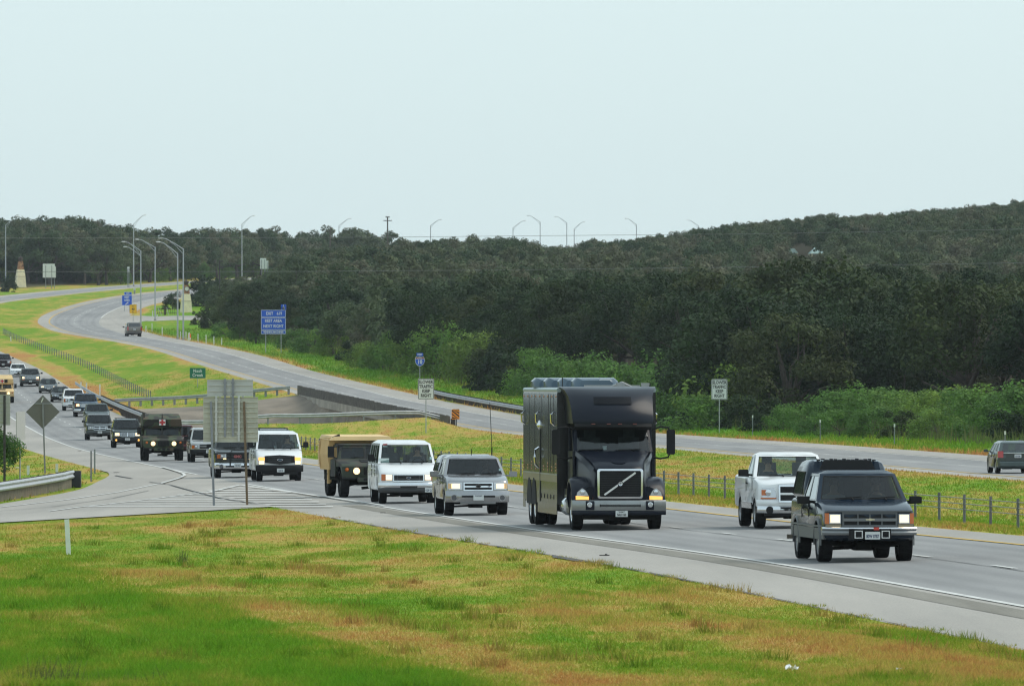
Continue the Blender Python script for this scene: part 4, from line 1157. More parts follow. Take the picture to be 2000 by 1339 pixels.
def person(loc, rz, shirt, label, skin=(.42, .25, .17), arms=True, cap=None):
    """seated figure: one continuous skinned body from hips to head with arms to the wheel"""
    bm_v = [(0, .05, .0), (0, .02, .28), (0, .0, .50), (0, -.02, .60), (0, -.04, .70), (0, -.05, .80)]
    rad = [.17, .16, .15, .062, .095, .085]
    edges = [(0, 1), (1, 2), (2, 3), (3, 4), (4, 5)]
    for sg in (-1, 1):
        n = len(bm_v)
        bm_v += [(sg*.19, 0, .50), (sg*.25, -.10, .26), (sg*.16, -.36, .30), (sg*.14, -.42, .33)]; rad += [.075, .055, .04, .04]
        edges += [(2, n), (n, n+1), (n+1, n+2), (n+2, n+3)]
        n = len(bm_v)
        bm_v += [(sg*.11, -.05, .02), (sg*.14, -.46, .06), (sg*.14, -.52, -.3)]; rad += [.10, .075, .05]
        edges += [(0, n), (n, n+1), (n+1, n+2)]
    me = bpy.data.meshes.new("person"); me.from_pydata(bm_v, edges, [])
    tmp = bpy.data.objects.new("tmp", me); COL.objects.link(tmp)
    md = tmp.modifiers.new("skin", 'SKIN'); sub = tmp.modifiers.new("sub", 'SUBSURF'); sub.levels = 1
    for i, v in enumerate(me.skin_vertices[0].data):
        v.radius = (rad[i]*(1.25 if i in (0, 1, 2) else 1), rad[i]*(.8 if i in (0, 1, 2) else 1)); v.use_root = (i == 0)
    dg = bpy.context.evaluated_depsgraph_get(); dg.update()
    body = bpy.data.meshes.new_from_object(tmp.evaluated_get(dg)); bpy.data.objects.remove(tmp)
    body.materials.clear(); body.materials.append(mat("shirt_"+str(shirt), shirt, .9)); body.materials.append(mat("skin_tone", skin, .6))
    for p in body.polygons:
        c = p.center
        if c.z > .57 or (c.y < -.33 and c.z > .2): p.material_index = 1
        p.use_smooth = True
    body.name = "person"
    o = bpy.data.objects.new("person", body); COL.objects.link(o); o.location = loc; o.rotation_euler = (0, 0, rz)
    tag(o, label, "person")
    mb = MB(); mb.lathe([(.0, .905), (.06, .895), (.095, .85), (.105, .78), (.09, .72), (.06, .70)], 12, 'z', (0, -.025, 0)); mb.v = [(x, y+.035 if z < .82 else y+.01, z) for x, y, z in mb.v]
    mb.build("hair", mat("dark_hair", (.03, .022, .016), .8), o, smooth=60)
    mb = MB(); mb.lathe([(0, -.03), (.013, 0), (0, .03)], 6, 'z', (0, -.15, .755)); mb.box(-.03, .03, -.138, -.128, .70, .71)
    for sg in (-1, 1): mb.box(sg*.035-.014, sg*.035+.014, -.137, -.127, .785, .797); mb.box(sg*.095-.012, sg*.095+.012, -.06, -.02, .74, .80)
    mb.build("face", mat("face_detail", (.25, .13, .09), .7), o)
    return o

class Car:
    """a body with its cabin, glass, wheels and trim, all sizes in metres"""
    def __init__(s, name, label, cat, pos, yaw, L, W, H_, zs, nose, tail, axles, rw, belt, gh, pm, low=None, tyre_w=.24, rimm=M_STEELRIM, front_bow=.16, rear_bow=.06,
                 glass=G_CLEAR, side_glass=None, wsplit=None, roof_crown=.05, tumble=.80, track=None, gh_mats=None, warp_extra=None, bed=None, seats=True, group=None, flare=None, detail=True):
        s.t = empty(name, pos, yaw, label, cat, group)
        s.L, s.W, s.H = L, W, H_
        s.bow = front_bow; s.rbow = rear_bow; s.pm = pm
        # lower body
        poly = list(nose)                                   # (y, z) from the bottom of the nose up to the cowl
        poly += list(tail)                                  # from the belt at the rear down to the sill behind
        for yc in sorted(axles, reverse=True): poly += arch(yc, rw+.02, rw*1.16, zs)
        h = W/2
        def warp(x, y, z):
            t = abs(x)/h
            f = max(0, 1-y/1.2); g = max(0, 1-(L-y)/.8)
            y2 = y + s.bow*t**2.4*f - s.rbow*t**2.4*g
            k = 1 - .05*f*f - .02*g
            zz = (z-zs)/max(.1, belt-zs)
            k *= 1 - .035*max(0, zz-.45)**1.2 - .05*max(0, .35-zz)
            if warp_extra: return warp_extra(x*k, y2, z)
            return (x*k, y2, z)
        s.warp = warp
        mb = MB(); profile_body(mb, poly, W, .075, warp)
        s.body = mb.build("body", pm, s.t, smooth=32)
        # cabin shell with real window openings: gh = (y base front, y top front, y top rear, y base rear)
        yb, yt, yr, ye = gh; hb = h*.965; ht = h*tumble; zb = belt-.02; zt = H_-roof_crown-.02
        s.ghd = (yb, yt, yr, ye, hb, ht, zb, zt)
        def cor(front, sg, top):
            y = (yt if top else yb) if front else (yr if top else ye)
            return Vector((sg*(ht if top else hb), y, zt if top else zb))
        def bil(a, b, c, d, bowf, axis):
            def P(u, v):
                p = (a*(1-u)+b*u)*(1-v) + (d*(1-u)+c*u)*v
                k = 1-(2*u-1)**2
                p[axis] += bowf*k
                return p
            return P
        Pf = bil(cor(1, -1, 0), cor(1, 1, 0), cor(1, 1, 1), cor(1, -1, 1), -.13, 1)
        Pr = bil(cor(0, -1, 0), cor(0, 1, 0), cor(0, 1, 1), cor(0, -1, 1), .05, 1)
        PL = bil(cor(1, -1, 0), cor(0, -1, 0), cor(0, -1, 1), cor(1, -1, 1), -.015, 0)
        PR = bil(cor(1, 1, 0), cor(0, 1, 0), cor(0, 1, 1), cor(1, 1, 1), .015, 0)
        s.Pf, s.Pr = Pf, Pr
        gm = gh_mats or pm
        mb = MB()
        fu = [0, .045, .955, 1]; fv = [0, .05, .93, 1]
        patch_frame(mb, Pf, fu, fv, {(1, 1)})
        patch_frame(mb, Pr, [0, .09, .91, 1], [0, .14, .88, 1], {(1, 1)})
        wsplit = wsplit or [.06, .36, .39, .66, .69, .95]
        su = [0] + wsplit + [1]; holes = {(i, 1) for i in range(1, len(su)-1, 2)}
        for P in (PL, PR): patch_frame(mb, P, su, [0, .06, .90, 1], holes)
        # roof with crown and rolled edges
        n = 10; vs = []
        for j in range(n+1):
            v = j/n
            for i in range(n+1):
                u = i/n; x = (2*u-1)*ht; kf = 1-(2*u-1)**2; kr = 1-(2*v-1)**2
                y = yt + (yr-yt)*v + (-.13*kf*(1-v) + .05*kf*v)
                vs.append((x + math.copysign(.015*kr, x) if abs(2*u-1) > .99 else x, y, zt + (roof_crown+.02)*min(1, (kf*2.6))**.7*min(1, kr*3.2)**.7))
        mb.add(vs, [(j*(n+1)+i, j*(n+1)+i+1, (j+1)*(n+1)+i+1, (j+1)*(n+1)+i) for j in range(n) for i in range(n)])
        s.cabin = mb.build("cabin_shell", gm, s.t, smooth=38)
        def pane(name, P, u0, u1, v0, v1, m, off, ax):
            mb = MB(); patch(mb, P, u0, u1, v0, v1); mb.v = [tuple(Vector(q)+Vector(off)) for q in mb.v]
            return mb.build(name, m, s.cabin, smooth=60, fix=False)
        s.windshield = pane("windshield", Pf, .038, .962, .045, .935, glass, (0, .012, -.004), 1)
        mb = MB()                                            # dark rubber frame round the windshield
        for a, b, c, d in ((.040, .058, .05, .93), (.942, .960, .05, .93), (.04, .96, .05, .085), (.04, .96, .90, .93)): patch(mb, Pf, a, b, c, d, 6, 4)
        mb.v = [tuple(Vector(q)+Vector((0, .006, 0))) for q in mb.v]; mb.build("frit", M_BLACKP, s.windshield, fix=False)
        sg_ = side_glass or glass
        for P, o_ in ((PL, .012), (PR, -.012)):
            for i in range(0, len(wsplit), 2): pane("side_window", P, wsplit[i]-.005, wsplit[i+1]+.005, .055, .905, sg_, (o_, 0, 0), 0)
        pane("rear_window", Pr, .085, .915, .13, .885, sg_ if bed is None else glass, (0, -.012, 0), 1)
        # floor pan, dash and seats inside
        mb = MB(); mb.box(-hb*.97, hb*.97, yb+.15, ye-.02, zb-.32, zb-.30); mb.box(-hb*.95, hb*.95, yb+.06, yb+.62, zb-.31, zb+.035); mb.build("dashboard", M_CABIN, s.t)
        if seats:
            for sg in (-1, 1):
                mb = MB(); c = sg*hb*.46; y0 = yb+1.18
                mb.box(c-.25, c+.25, y0-.45, y0+.06, zb-.35, zb-.16); mb.bar((c, y0+.02, zb-.2), (c, y0+.2, zb+.36), .46, .14, (0, -1, 0)); mb.bar((c, y0+.2, zb+.39), (c, y0+.23, zb+.56), .26, .09, (0, -1, 0))
                mb.build("seat", M_SEAT, s.t, smooth=30)
            mb = MB(); c = hb*.46; y0 = yb+.72
            pts = [(c+.19*math.cos(a), y0-.07*math.sin(a), zb+.03+.17*math.sin(a)) for a in np.linspace(0, 6.283, 17)]; mb.tube(pts, .014, 6, False); mb.bar((c, y0-.1, zb-.05), (c, y0, zb+.03), .05); mb.build("steering_wheel", M_BLACKP, s.t)
        # underbody, wheels
        mb = MB(); mb.box(-h*.55, h*.55, .35, L-.3, zs-.03, zs+.28)
        for yc in axles: mb.box(-h*.86, h*.86, yc-.06, yc+.06, rw-.06, rw+.06); mb.box(-h*.9, h*.9, yc-rw*1.1, yc+rw*1.1, rw*2.2, rw*2.2+.02)
        mb.box(-.2, .2, axles[0]-.15, axles[0]+.2, rw-.16, rw+.1); mb.bar((-h*.7, axles[0]-.15, rw-.12), (h*.7, axles[0]-.15, rw-.05), .06)
        mb.build("underbody", M_DARKUNDER, s.t)
        tr = track or (h - tyre_w/2 - .04)
        for yc in axles:
            for sg in (-1, 1): wheel(s.t, sg*tr, yc, rw, tyre_w, rimm, sg)
        s.rw = rw; s.axles = axles; s.zs = zs; s.belt = belt
        if detail: s.wipers()
    # nose surface: y of the front at (x, z)
    def fy(s, x, z, off=0):
        return s.bow*(abs(x)/(s.W/2))**2.4 - off
    def front(s, name, x0, x1, z0, z1, m, off=.02, depth=.05, rake=0.0, z0y=0.0, parent=None, n=6, taper=0.0, round_=0):
        """panel wrapped round the nose; off = how far proud of the body"""
        mb = MB(); vs = []; nn = n+1
        for (dy, dz_) in ((0, 0), (depth, 0)):
            for k in range(nn):
                x = x0+(x1-x0)*k/n; e = 0
                if taper: e = taper*abs((2*k/n)-1)
                for z in (z0+(e if z1 > z0 else 0), z1-(e*.5)):
                    vs.append((x*.955, s.fy(x, z) - off + dy + z0y + rake*(z-z0), z))
        m2 = 2*nn; fs = []
        for k in range(n):
            a = 2*k; fs += [(a, a+2, a+3, a+1), (m2+a, m2+a+1, m2+a+3, m2+a+2), (a, m2+a, m2+a+2, a+2), (a+1, a+3, m2+a+3, m2+a+1)]
        fs += [(0, 1, m2+1, m2), (2*n, m2+2*n, m2+2*n+1, 2*n+1)]
        mb.add(vs, fs)
        return mb.build(name, m, parent or s.t, smooth=40)
    def lamp(s, x0, x1, z0, z1, on=False, off=.03, rake=.12, z0y=0, amber=None, shape='box', bulb=.8, lens=None):
        for sg in (-1, 1):
            a, b = sorted((sg*x0, sg*x1))
            o = s.front("headlight", a, b, z0, z1, lens or M_LENS, off, .08, rake, z0y)
            c = (a+b)/2; w = (b-a)*bulb/2; h = (z1-z0)*bulb/2; zc = (z0+z1)/2
            if on: s.front("bulb", c-w, c+w, zc-h, zc+h, M_LAMPON, off+.012, .02, rake, z0y, o, 4)
            else:
                mb = MB(); mb.lathe([(0, -.03), (h*.7, -.02), (h*.85, 0), (h*.85, .02)], 14, 'y', (c*.955, s.fy(c, zc)-off+z0y+rake*(zc-z0), zc)); mb.build("reflector", M_CHROME, o, smooth=40)
            if amber:
                a2, b2 = sorted((sg*amber[0], sg*amber[1])); s.front("turn_signal", a2, b2, amber[2] if len(amber) > 2 else z0, amber[3] if len(amber) > 3 else z1, amber[4] if len(amber) > 4 else M_AMBER, off+.006, .08, rake, z0y)
    def bumper(s, z0, z1, m, off=.10, wx=.98, depth=.16, n=10, name="front_bumper", parent=None):
        h = s.W/2*wx; mb = MB(); vs = []; prof = [(0.03, z0), (-.0, z0+(z1-z0)*.2), (-.015, (z0+z1)/2), (0, z1-(z1-z0)*.2), (.03, z1), (depth, z1), (depth, z0)]
        for k in range(n+1):
            x = -h+2*h*k/n; e = .10*max(0, abs(x)/h-.8)/.2
            for dy, z in prof: vs.append((x, s.fy(x, z)-off+dy+e, z))
        m_ = len(prof); fs = [(k*m_+i, k*m_+(i+1) % m_, (k+1)*m_+(i+1) % m_, (k+1)*m_+i) for k in range(n) for i in range(m_)]
        fs += [tuple(range(m_)), tuple(n*m_+i for i in range(m_-1, -1, -1))]
        mb.add(vs, fs); return mb.build(name, m, parent or s.t, smooth=35)
    def grille(s, x, z0, z1, back, frame=None, bars_h=(), bars_v=(), barm=None, fw=.035, bw=.03, off=.03, rake=.08, z0y=0):
        g = s.front("grille", -x, x, z0, z1, back, off-.015, .06, rake, z0y, n=8)
        if frame:
            for a, b, c, d in ((-x, x, z1-fw, z1), (-x, x, z0, z0+fw)): s.front("grille_frame", a, b, c, d, frame, off+.012, .05, rake, z0y+rake*(c-z0), g, 8)
            for a, b in ((-x, -x+fw), (x-fw, x)): s.front("grille_frame", a, b, z0, z1, frame, off+.010, .05, rake, z0y, g, 2)
        for zc in bars_h: s.front("grille_bar", -x+fw*.8, x-fw*.8, zc-bw/2, zc+bw/2, barm, off+.006, .04, rake, z0y+rake*(zc-z0), g, 8)
        for xc in bars_v: s.front("grille_bar", xc-bw/2, xc+bw/2, z0+fw*.8, z1-fw*.8, barm, off+.003, .04, rake, z0y, g, 2)
        return g
    def plate(s, x, z, txt=None, off=.13, w=.31, h=.155, ink=None, rear=False, small=None):
        y = s.fy(x, z)-off if not rear else s.L+off
        t = empty("licence_plate", (x, y, z), R(180) if rear else 0); t.parent = s.t
        MB().prism(rrect(w, h, .012, 2), .012, (0, 0, 0), 'y').build("plate_blank", M_PLATE, t)
        if txt:
            o = text_mesh("lettering", txt, .098, ink or M_PLATETXT, t, .003, .001, 'CENTER', 1.0, .62); o.location = (0, -.002, -.018)
        if small:
            o = text_mesh("lettering", small, .04, ink or M_PLATETXT, t, .001, .001, 'CENTER', 1.0, .8); o.location = (0, -.002, .052)
        return t
    def mirrors(s, z, m, y=None, w=.24, h=.17, out=.06, arm=True, d=.12):
        yb, hb = s.ghd[0], s.ghd[4]
        y = (yb+.35) if y is None else y
        for sg in (-1, 1):
            mb = MB(); x0 = sg*(s.W/2+out); 
            pr = [(-w/2, -h/2), (w/2, -h/2*.9), (w/2, h/2*.85), (w*.3, h/2), (-w*.4, h/2)]
            mb.prism([(x0+sg*(w/2)+p[0]*sg, z+p[1]) for p in inset_poly(pr, .02)], .02, (0, y-d/2-.02, 0), 'y')
            mb.prism([(x0+sg*(w/2)+p[0]*sg, z+p[1]) for p in pr], d, (0, y-d/2, 0), 'y')
            if arm: mb.bar((sg*hb*.95, y+.05, z-h*.3), (x0+sg*.05, y, z-h*.2), .06, .05)
            o = mb.build("mirror", m, s.t, smooth=40)
    def wipers(s):
        mb = MB()
        for x0, x1 in ((.20, .50), (.56, .88)):
            a = s.Pf(x0, .06)+Vector((0, -.03, .01)); b = s.Pf(x1, .13)+Vector((0, -.035, .01)); c = s.Pf((x0+x1)/2+.05, .03)+Vector((0, -.02, 0))
            mb.bar(a, b, .028, .022); mb.bar(c, a.lerp(b, .6), .03, .02)
        mb.build("wiper", M_BLACKP, s.t)
    def doors(s, cuts, m=None, handles=True, hz=None):
        """shut lines and handles on both flanks"""
        hb = s.W/2
        for sg in (-1, 1):
            for y in cuts:
                mb = MB(); mb.box(sg*(hb*.99)-.008, sg*(hb*.99)+.008, y-.008, y+.008, s.zs+.18, s.belt-.03); mb.build("door_seam", M_BLACKP, s.t)
            if handles:
                for y in cuts[1:]:
                    q = MB(); q.box(sg*(hb+.0)-.015, sg*(hb+.0)+.03, y-.26, y-.08, (hz or s.belt)-.20, (hz or s.belt)-.16); q.build("door_handle", m or M_BLACKP, s.t)
    def side_strip(s, name, y0, y1, z0, z1, m, off=.012):
        for sg in (-1, 1):
            mb = MB(); n = 10; vs = []
            for k in range(n+1):
                y = y0+(y1-y0)*k/n
                for z in (z0, z1):
                    x, yy, zz = s.warp(sg*s.W/2, y, z); vs.append((x+sg*off, yy, z))
                for z in (z0, z1):
                    x, yy, zz = s.warp(sg*s.W/2, y, z); vs.append((x-sg*.04, yy, z))
            fs = []
            for k in range(n):
                a, b = 4*k, 4*k+4; fs += [(a, b, b+1, a+1), (a+1, b+1, b+3, a+3), (a, a+2, b+2, b)]
            fs += [(0, 1, 3, 2), (4*n, 4*n+2, 4*n+3, 4*n+1)]
            mb.add(vs, fs); mb.build(name, m, s.t)
    def flares(s, m, w=.045, r=1.30):
        for yc in s.axles:
            for sg in (-1, 1):
                mb = MB(); x0 = sg*s.W/2; n = 12; vs = []
                for k in range(n+1):
                    a = R(-8+196*k/n); c, q = math.cos(a), math.sin(a)
                    for rr, dx in ((1.14, .012), (1.14, w), (1.22, w*.9), (r, .0)):
                        vs.append((x0+sg*dx-sg*.03, yc+c*rr*s.rw, s.rw+.02+q*rr*s.rw))
                fs = [(4*k+i, 4*k+i+1, 4*k+i+5, 4*k+i+4) for k in range(n) for i in range(3)]
                mb.add(vs, fs); mb.build("fender_flare", m, s.t, smooth=50)
    def roofrack(s, y0, y1, m=M_BLACKP):
        ht, zt = s.ghd[5], s.ghd[7]; mb = MB()
        for sg in (-1, 1):
            x = sg*ht*.86; mb.tube([(x, y0, zt+.02), (x, y0+.08, zt+.10), (x, y1-.08, zt+.10), (x, y1, zt+.03)], .022, 6)
        for y in (y0+.25, y1-.25): mb.tube([(-ht*.86, y, zt+.10), (ht*.86, y, zt+.10)], .018, 6)
        mb.build("roof_rack", m, s.t, smooth=50)
    def tails(s, x0, x1, z0, z1):
        for sg in (-1, 1):
            a, b = sorted((sg*x0, sg*x1)); mb = MB(); vs = []
            for k in range(4):
                x = a+(b-a)*k/3; yy = s.L - s.rbow*(abs(x)/(s.W/2))**2.4
                vs += [(x, yy+.025, z0), (x, yy+.015, z1), (x, yy-.12, z0), (x, yy-.12, z1)]
            fs = [(4*k+i, 4*k+j, 4*k+4+j, 4*k+4+i) for k in range(3) for i, j in ((0, 1), (1, 3), (3, 2), (2, 0))] + [(0, 1, 3, 2), (12, 14, 15, 13)]
            mb.add(vs, fs); mb.build("tail_light", M_REDLENS, s.t)
    def emblem(s, txt, size, x, z, m, off=.06, z0y=0, bold=.004, sx=1.0):
        o = text_mesh("emblem", txt, size, m, s.t, bold, .004, 'CENTER', 1.0, sx); o.location = (x, s.fy(x, z)-off+z0y, z); return o
    def oval(s, w, h, x, z, m, off=.06, z0y=0, rim=M_CHROME, txt=None):
        y = s.fy(x, z)-off+z0y; n = 18
        mb = MB(); mb.prism([(x+w/2*math.cos(2*math.pi*k/n), z+h/2*math.sin(2*math.pi*k/n)) for k in range(n)], .02, (0, y, 0), 'y'); o = mb.build("badge", rim, s.t)
        mb = MB(); mb.prism([(x+w*.42*math.cos(2*math.pi*k/n), z+h*.40*math.sin(2*math.pi*k/n)) for k in range(n)], .02, (0, y-.004, 0), 'y'); mb.build("badge_field", m, o)
        if txt:
            q = text_mesh("badge_lettering", txt, h*.55, M_CHROME, o, .001, .001, 'CENTER', 1, .9); q.location = (x, y-.006, z)
    def rider(s, side, shirt, label, skin=(.42, .25, .17)):
        yb, hb, zb = s.ghd[0], s.ghd[4], s.ghd[6]
        c = side*hb*.46; loc = Vector((c, yb+1.12, min(zb-.25, s.ghd[7]-1.0))); m = Matrix.Rotation(s.t.rotation_euler.z, 4, 'Z')
        return person(Vector(s.t.location) + m @ loc, s.t.rotation_euler.z, shirt, label, skin)

def eb(px, s, lane=None, dx=0):
    """place on the eastbound road: photo column and scale of the nose -> position and yaw"""
    y = F/s; x = (px-1000)/s
    z = Hf(x, y); d = 3.0
    yaw = math.atan2(float(XE(y-d)-XE(y+d)), 2*d)
    return Vector((x, y, z)), yaw
def pickup_nose(zs, zh, cow, zc, zb0=.42, lip=.04):
    return [(.16, zs), (.03, zb0), (.0, .62), (.005, zh-.10), (.03, zh-.02), (.10, zh+.03), (cow*.5, (zh+zc)/2+.035), (cow, zc)]
# ------------------------------------------------------------------ the cars in the queue, nearest first
P_NAVY = paint("dark_navy_paint", (.010, .021, .038), 0, .26, .3)
P_GREYLOW = mat("grey_lower_paint", (.10, .105, .11), .55, .2)
P_WHITE = paint("white_paint", (.78, .79, .80), 0, .3)
P_SILVER = paint("silver_paint", (.36, .36, .37), .75, .34)
P_GREY = paint("charcoal_paint", (.075, .083, .083), .6, .32)
P_GREEN = paint("dark_green_paint", (.030, .042, .040), .4, .3)
P_TEAL = paint("grey_green_paint", (.085, .110, .110), .4, .35)
P_BLUE = paint("deep_blue_paint", (.018, .045, .085), .4, .3)
P_BLACK = paint("black_paint", (.012, .013, .015), .2, .25)
P_RED = paint("maroon_paint", (.085, .022, .020), .3, .3)
P_LTGREY = paint("light_silver_paint", (.45, .45, .44), .6, .35)
P_MAROON = paint("dark_plum_paint", (.035, .022, .026), .4, .3)
P_TAUPE = paint("taupe_paint", (.22, .20, .175), .5, .35)

def topper(c, y0, y1, zt, zb, m, name="camper_shell", hb=None, raise_=0.0, win=True):
    """fibreglass shell over the load bed, with dark side windows"""
    W = c.W*.955; mb = MB()
    poly = [(y0, zb), (y0+.05, zt-.30), (y0+.22, zt-.04), (y0+.5, zt), (y1-.35, zt-.02), (y1-.08, zt-.15), (y1, zb)]
    def warp(x, y, z):
        k = 1-.17*max(0, (z-zb)/(zt-zb))**1.3; return (x*k, y, z)
    profile_body(mb, poly, W, .12, warp); o = mb.build(name, m, c.t, smooth=35)
    if win:
        for sg in (-1, 1):
            mb = MB(); vs = []
            for y, z in ((y0+.22, zb+.10), (y1-.22, zb+.10), (y1-.30, zt-.26), (y0+.26, zt-.26)):
                x, yy, zz = warp(sg*W/2, y, z); vs.append((x+sg*.006, yy, zz))
            mb.add(vs, [(0, 1, 2, 3)]); mb.build("shell_window", G_DARK, o)
            mb = MB()
            for a, b in ((0, 1), (1, 2), (2, 3), (3, 0)): mb.bar(Vector(vs[a])+Vector((sg*.004, 0, 0)), Vector(vs[b])+Vector((0, 0, 0)), .018)
            mb.build("shell_window_frame", M_BLACKP, o)
        mb = MB(); mb.prism([(-W*.36, zb+.12), (W*.36, zb+.12), (W*.31, zt-.2), (-W*.31, zt-.2)], .02, (0, y1-.06, 0), 'y'); mb.build("shell_window", G_DARK, o)
    return o
def bed(c, y0, y1):
    mb = MB(); mb.box(-c.W*.40, c.W*.40, y0, y1, c.belt-.02, c.belt+.012); mb.build("load_bed", M_DARKUNDER, c.t)

# 1 dark pickup with a shell, nearest
p, yaw = eb(1699, 95)
c = Car("pickup_truck", "dark navy pickup with black camper shell and lit headlamps, nearest vehicle on the right", "pickup truck", p, yaw, 5.45, 1.96, 1.87, .44,
        [(.18, .44), (.04, .50), (.0, .66), (.0, 1.00), (.03, 1.055), (.10, 1.085), (.7, 1.20), (1.30, 1.27)], [(5.40, 1.27), (5.45, .95), (5.42, .60), (5.3, .44)], (.93, 4.35), .39, 1.27, (1.28, 1.93, 3.42, 3.52), P_NAVY,
        glass=G_TINT, wsplit=[.08, .50, .55, .90], tyre_w=.29, rimm=M_STEELRIM, front_bow=.10, tumble=.80, track=.83)
c.doors((1.28, 2.35, 3.45)); c.side_strip("lower_panel", .10, 5.35, .47, .70, P_GREYLOW); c.side_strip("rub_strip", .2, 5.3, .72, .755, P_GREYLOW, .016); c.flares(P_GREYLOW)
c.grille(.60, .73, 1.03, M_BLACKP, P_GREYLOW, (.875,), (-.26, 0.0, .26), P_GREYLOW, .04, .028, .03)
c.front("centre_bar", -.58, .58, .845, .905, mat("grille_grey", (.17, .175, .18), .5, .3), .052, .05)
mb = MB(); y = c.fy(0, .9)-.062; mb.prism([(-.085, .865), (-.025, .865), (-.018, .855), (.028, .855), (.035, .865), (.095, .868), (.085, .893), (.03, .893), (.022, .905), (-.024, .905), (-.03, .893), (-.095, .89)], .015, (0, y, 0), 'y'); mb.build("emblem", mat("gold_emblem", (.62, .55, .38), .35, .6), c.t)
c.front("grille_surround", -.94, .94, 1.03, 1.06, P_GREYLOW, .035, .06)
c.lamp(.63, .87, .80, .99, True, .03, .08, 0, (.875, .965, .79, 1.01))
for sg in (-1, 1):
    a, b = sorted((sg*.62, sg*.95)); c.front("turn_signal", a, b, .73, .785, mat("smoked_lens", (.22, .18, .13), .3, coat=1), .032, .06)
c.bumper(.56, .66, mat("grey_bumper", (.26, .27, .28), .45, .4), .13, 1.0); c.bumper(.66, .73, M_CHROME, .14, 1.0, .16, 10, "bumper_cap")
mb = MB(); mb.box(-.45, .42, -.155, -.10, .47, .665); o = mb.build("bumper_centre", M_BLACKP, c.t)
for a, b in ((-.34, -.17), (.22, .39)):
    mb = MB()
    for q in ((a, b, .495, .515), (a, b, .635, .655), (a, a+.02, .515, .635), (b-.02, b, .515, .635)): mb.box(q[0], q[1], -.172, -.15, q[2], q[3])
    mb.build("tow_eye_frame", M_CHROME, o)
c.plate(.02, .555, "80W 0787", .275)
mb = MB(); mb.box(.06, .17, -.162, -.14, .665, .722); mb.build("red_sticker", mat("red_tape", (.55, .06, .04), .6), c.t)
c.mirrors(1.26, M_BLACKP, w=.27, h=.16, out=.05)
topper(c, 3.50, 5.42, 2.08, 1.26, P_NAVY)
mb = MB(); mb.prism([(-.62, 1.80), (.62, 1.80), (.50, 2.07), (-.50, 2.07)], .03, (0, 3.50, 0), 'y')
for k in range(14): mb.box(-.6+k*.09, -.57+k*.09, 3.52, 3.9, 2.05+.02*math.sin(k*1.7), 2.09+.012*math.sin(k*2.3))
mb.build("shell_front_net", mat("black_netting", (.02, .02, .022), .95), c.t)
mb = MB(); mb.box(-.50, -.40, .30, 2.0, .26, .36); mb.bar((-.72, .55, .38), (.0, .50, .30), .06); mb.bar((.72, .55, .38), (.1, .5, .31), .06); mb.bar((.55, .5, .44), (.9, .6, .34), .05); mb.box(-.25, .05, .2, 1.0, .24, .40); mb.build("suspension", M_DARKUNDER, c.t)
mb = MB(); mb.bar((-.98, 4.9, .45), (-1.10, 4.9, .45), .09); mb.build("exhaust_tip", mat("brown_metal", (.16, .13, .1), .6, .4), c.t)
c.rider(1, (.09, .09, .10), "driver of the dark navy pickup, seen faintly through the windshield"); c.rider(-1, (.35, .33, .30), "passenger of the dark navy pickup, in a pale shirt behind the windshield")

# 2 white regular cab pickup
p, yaw = eb(1556, 75.5)
c = Car("pickup_truck", "white regular cab pickup with unlit round headlamps, partly behind the dark navy pickup", "pickup truck", p, yaw, 5.4, 2.02, 1.96, .50,
        [(.20, .46), (.06, .50), (.0, .64), (.0, 1.02), (.05, 1.12), (.14, 1.17), (.7, 1.26), (1.32, 1.32)], [(5.35, 1.36), (5.4, 1.0), (5.36, .62), (5.25, .50)], (1.0, 4.1), .40, 1.33, (1.28, 2.02, 2.72, 2.86), P_WHITE,
        wsplit=[.10, .88], tyre_w=.28, rimm=M_RIM, front_bow=.30, tumble=.80, track=.85, side_glass=G_CLEAR, bed=1,
        warp_extra=lambda x, y, z: (x, y-.05*math.exp(-(x/.55)**4)*(1 if y < .3 else 0), z + (.07*math.exp(-(x/.52)**4)*max(0, min(1, (z-.95)/.15))*max(0, min(1, (1.45-y)/.5)))))
bed(c, 2.95, 5.3); c.doors((1.35, 2.65)); c.side_strip("rocker_panel", 1.45, 3.6, .50, .66, M_CHROME)
c.grille(.50, .68, 1.13, M_BLACKP, M_CHROME, (.90,), (0,), P_WHITE, .045, .055, .12, .10)
c.lamp(.56, .92, .80, 1.06, False, .03, .10, 0, None, bulb=.85); 
for sg in (-1, 1):
    a, b = sorted((sg*.55, sg*.95)); c.front("side_signal", a, b, .765, .80, M_AMBER, .034, .08, .1)
    a, b = sorted((sg*.80, sg*.93)); c.front("turn_signal", a, b, .86, 1.0, M_AMBER, .037, .06, .1)
c.bumper(.58, .74, P_WHITE, .08, 1.0); c.bumper(.40, .58, M_CHROME, .10, .98, .16, 10, "bumper_face")
c.front("air_intake", -.45, .45, .46, .56, M_BLACKP, .115, .05)
for sg in (-1, 1):
    mb = MB(); x = sg*.70; mb.lathe([(0, 0), (.085, 0), (.10, .02)], 16, 'y', (x, c.fy(x, .5)-.15, .48)); mb.build("fog_lamp_opening", M_BLACKP, c.t)
c.front("lower_valance", -.85, .85, .32, .42, M_BLACKP, .02, .2)
c.mirrors(1.42, M_BLACKP, w=.27, h=.19, out=.04)
c.rider(-1, (.06, .06, .07), "dark figure on the passenger side of the white regular cab pickup")

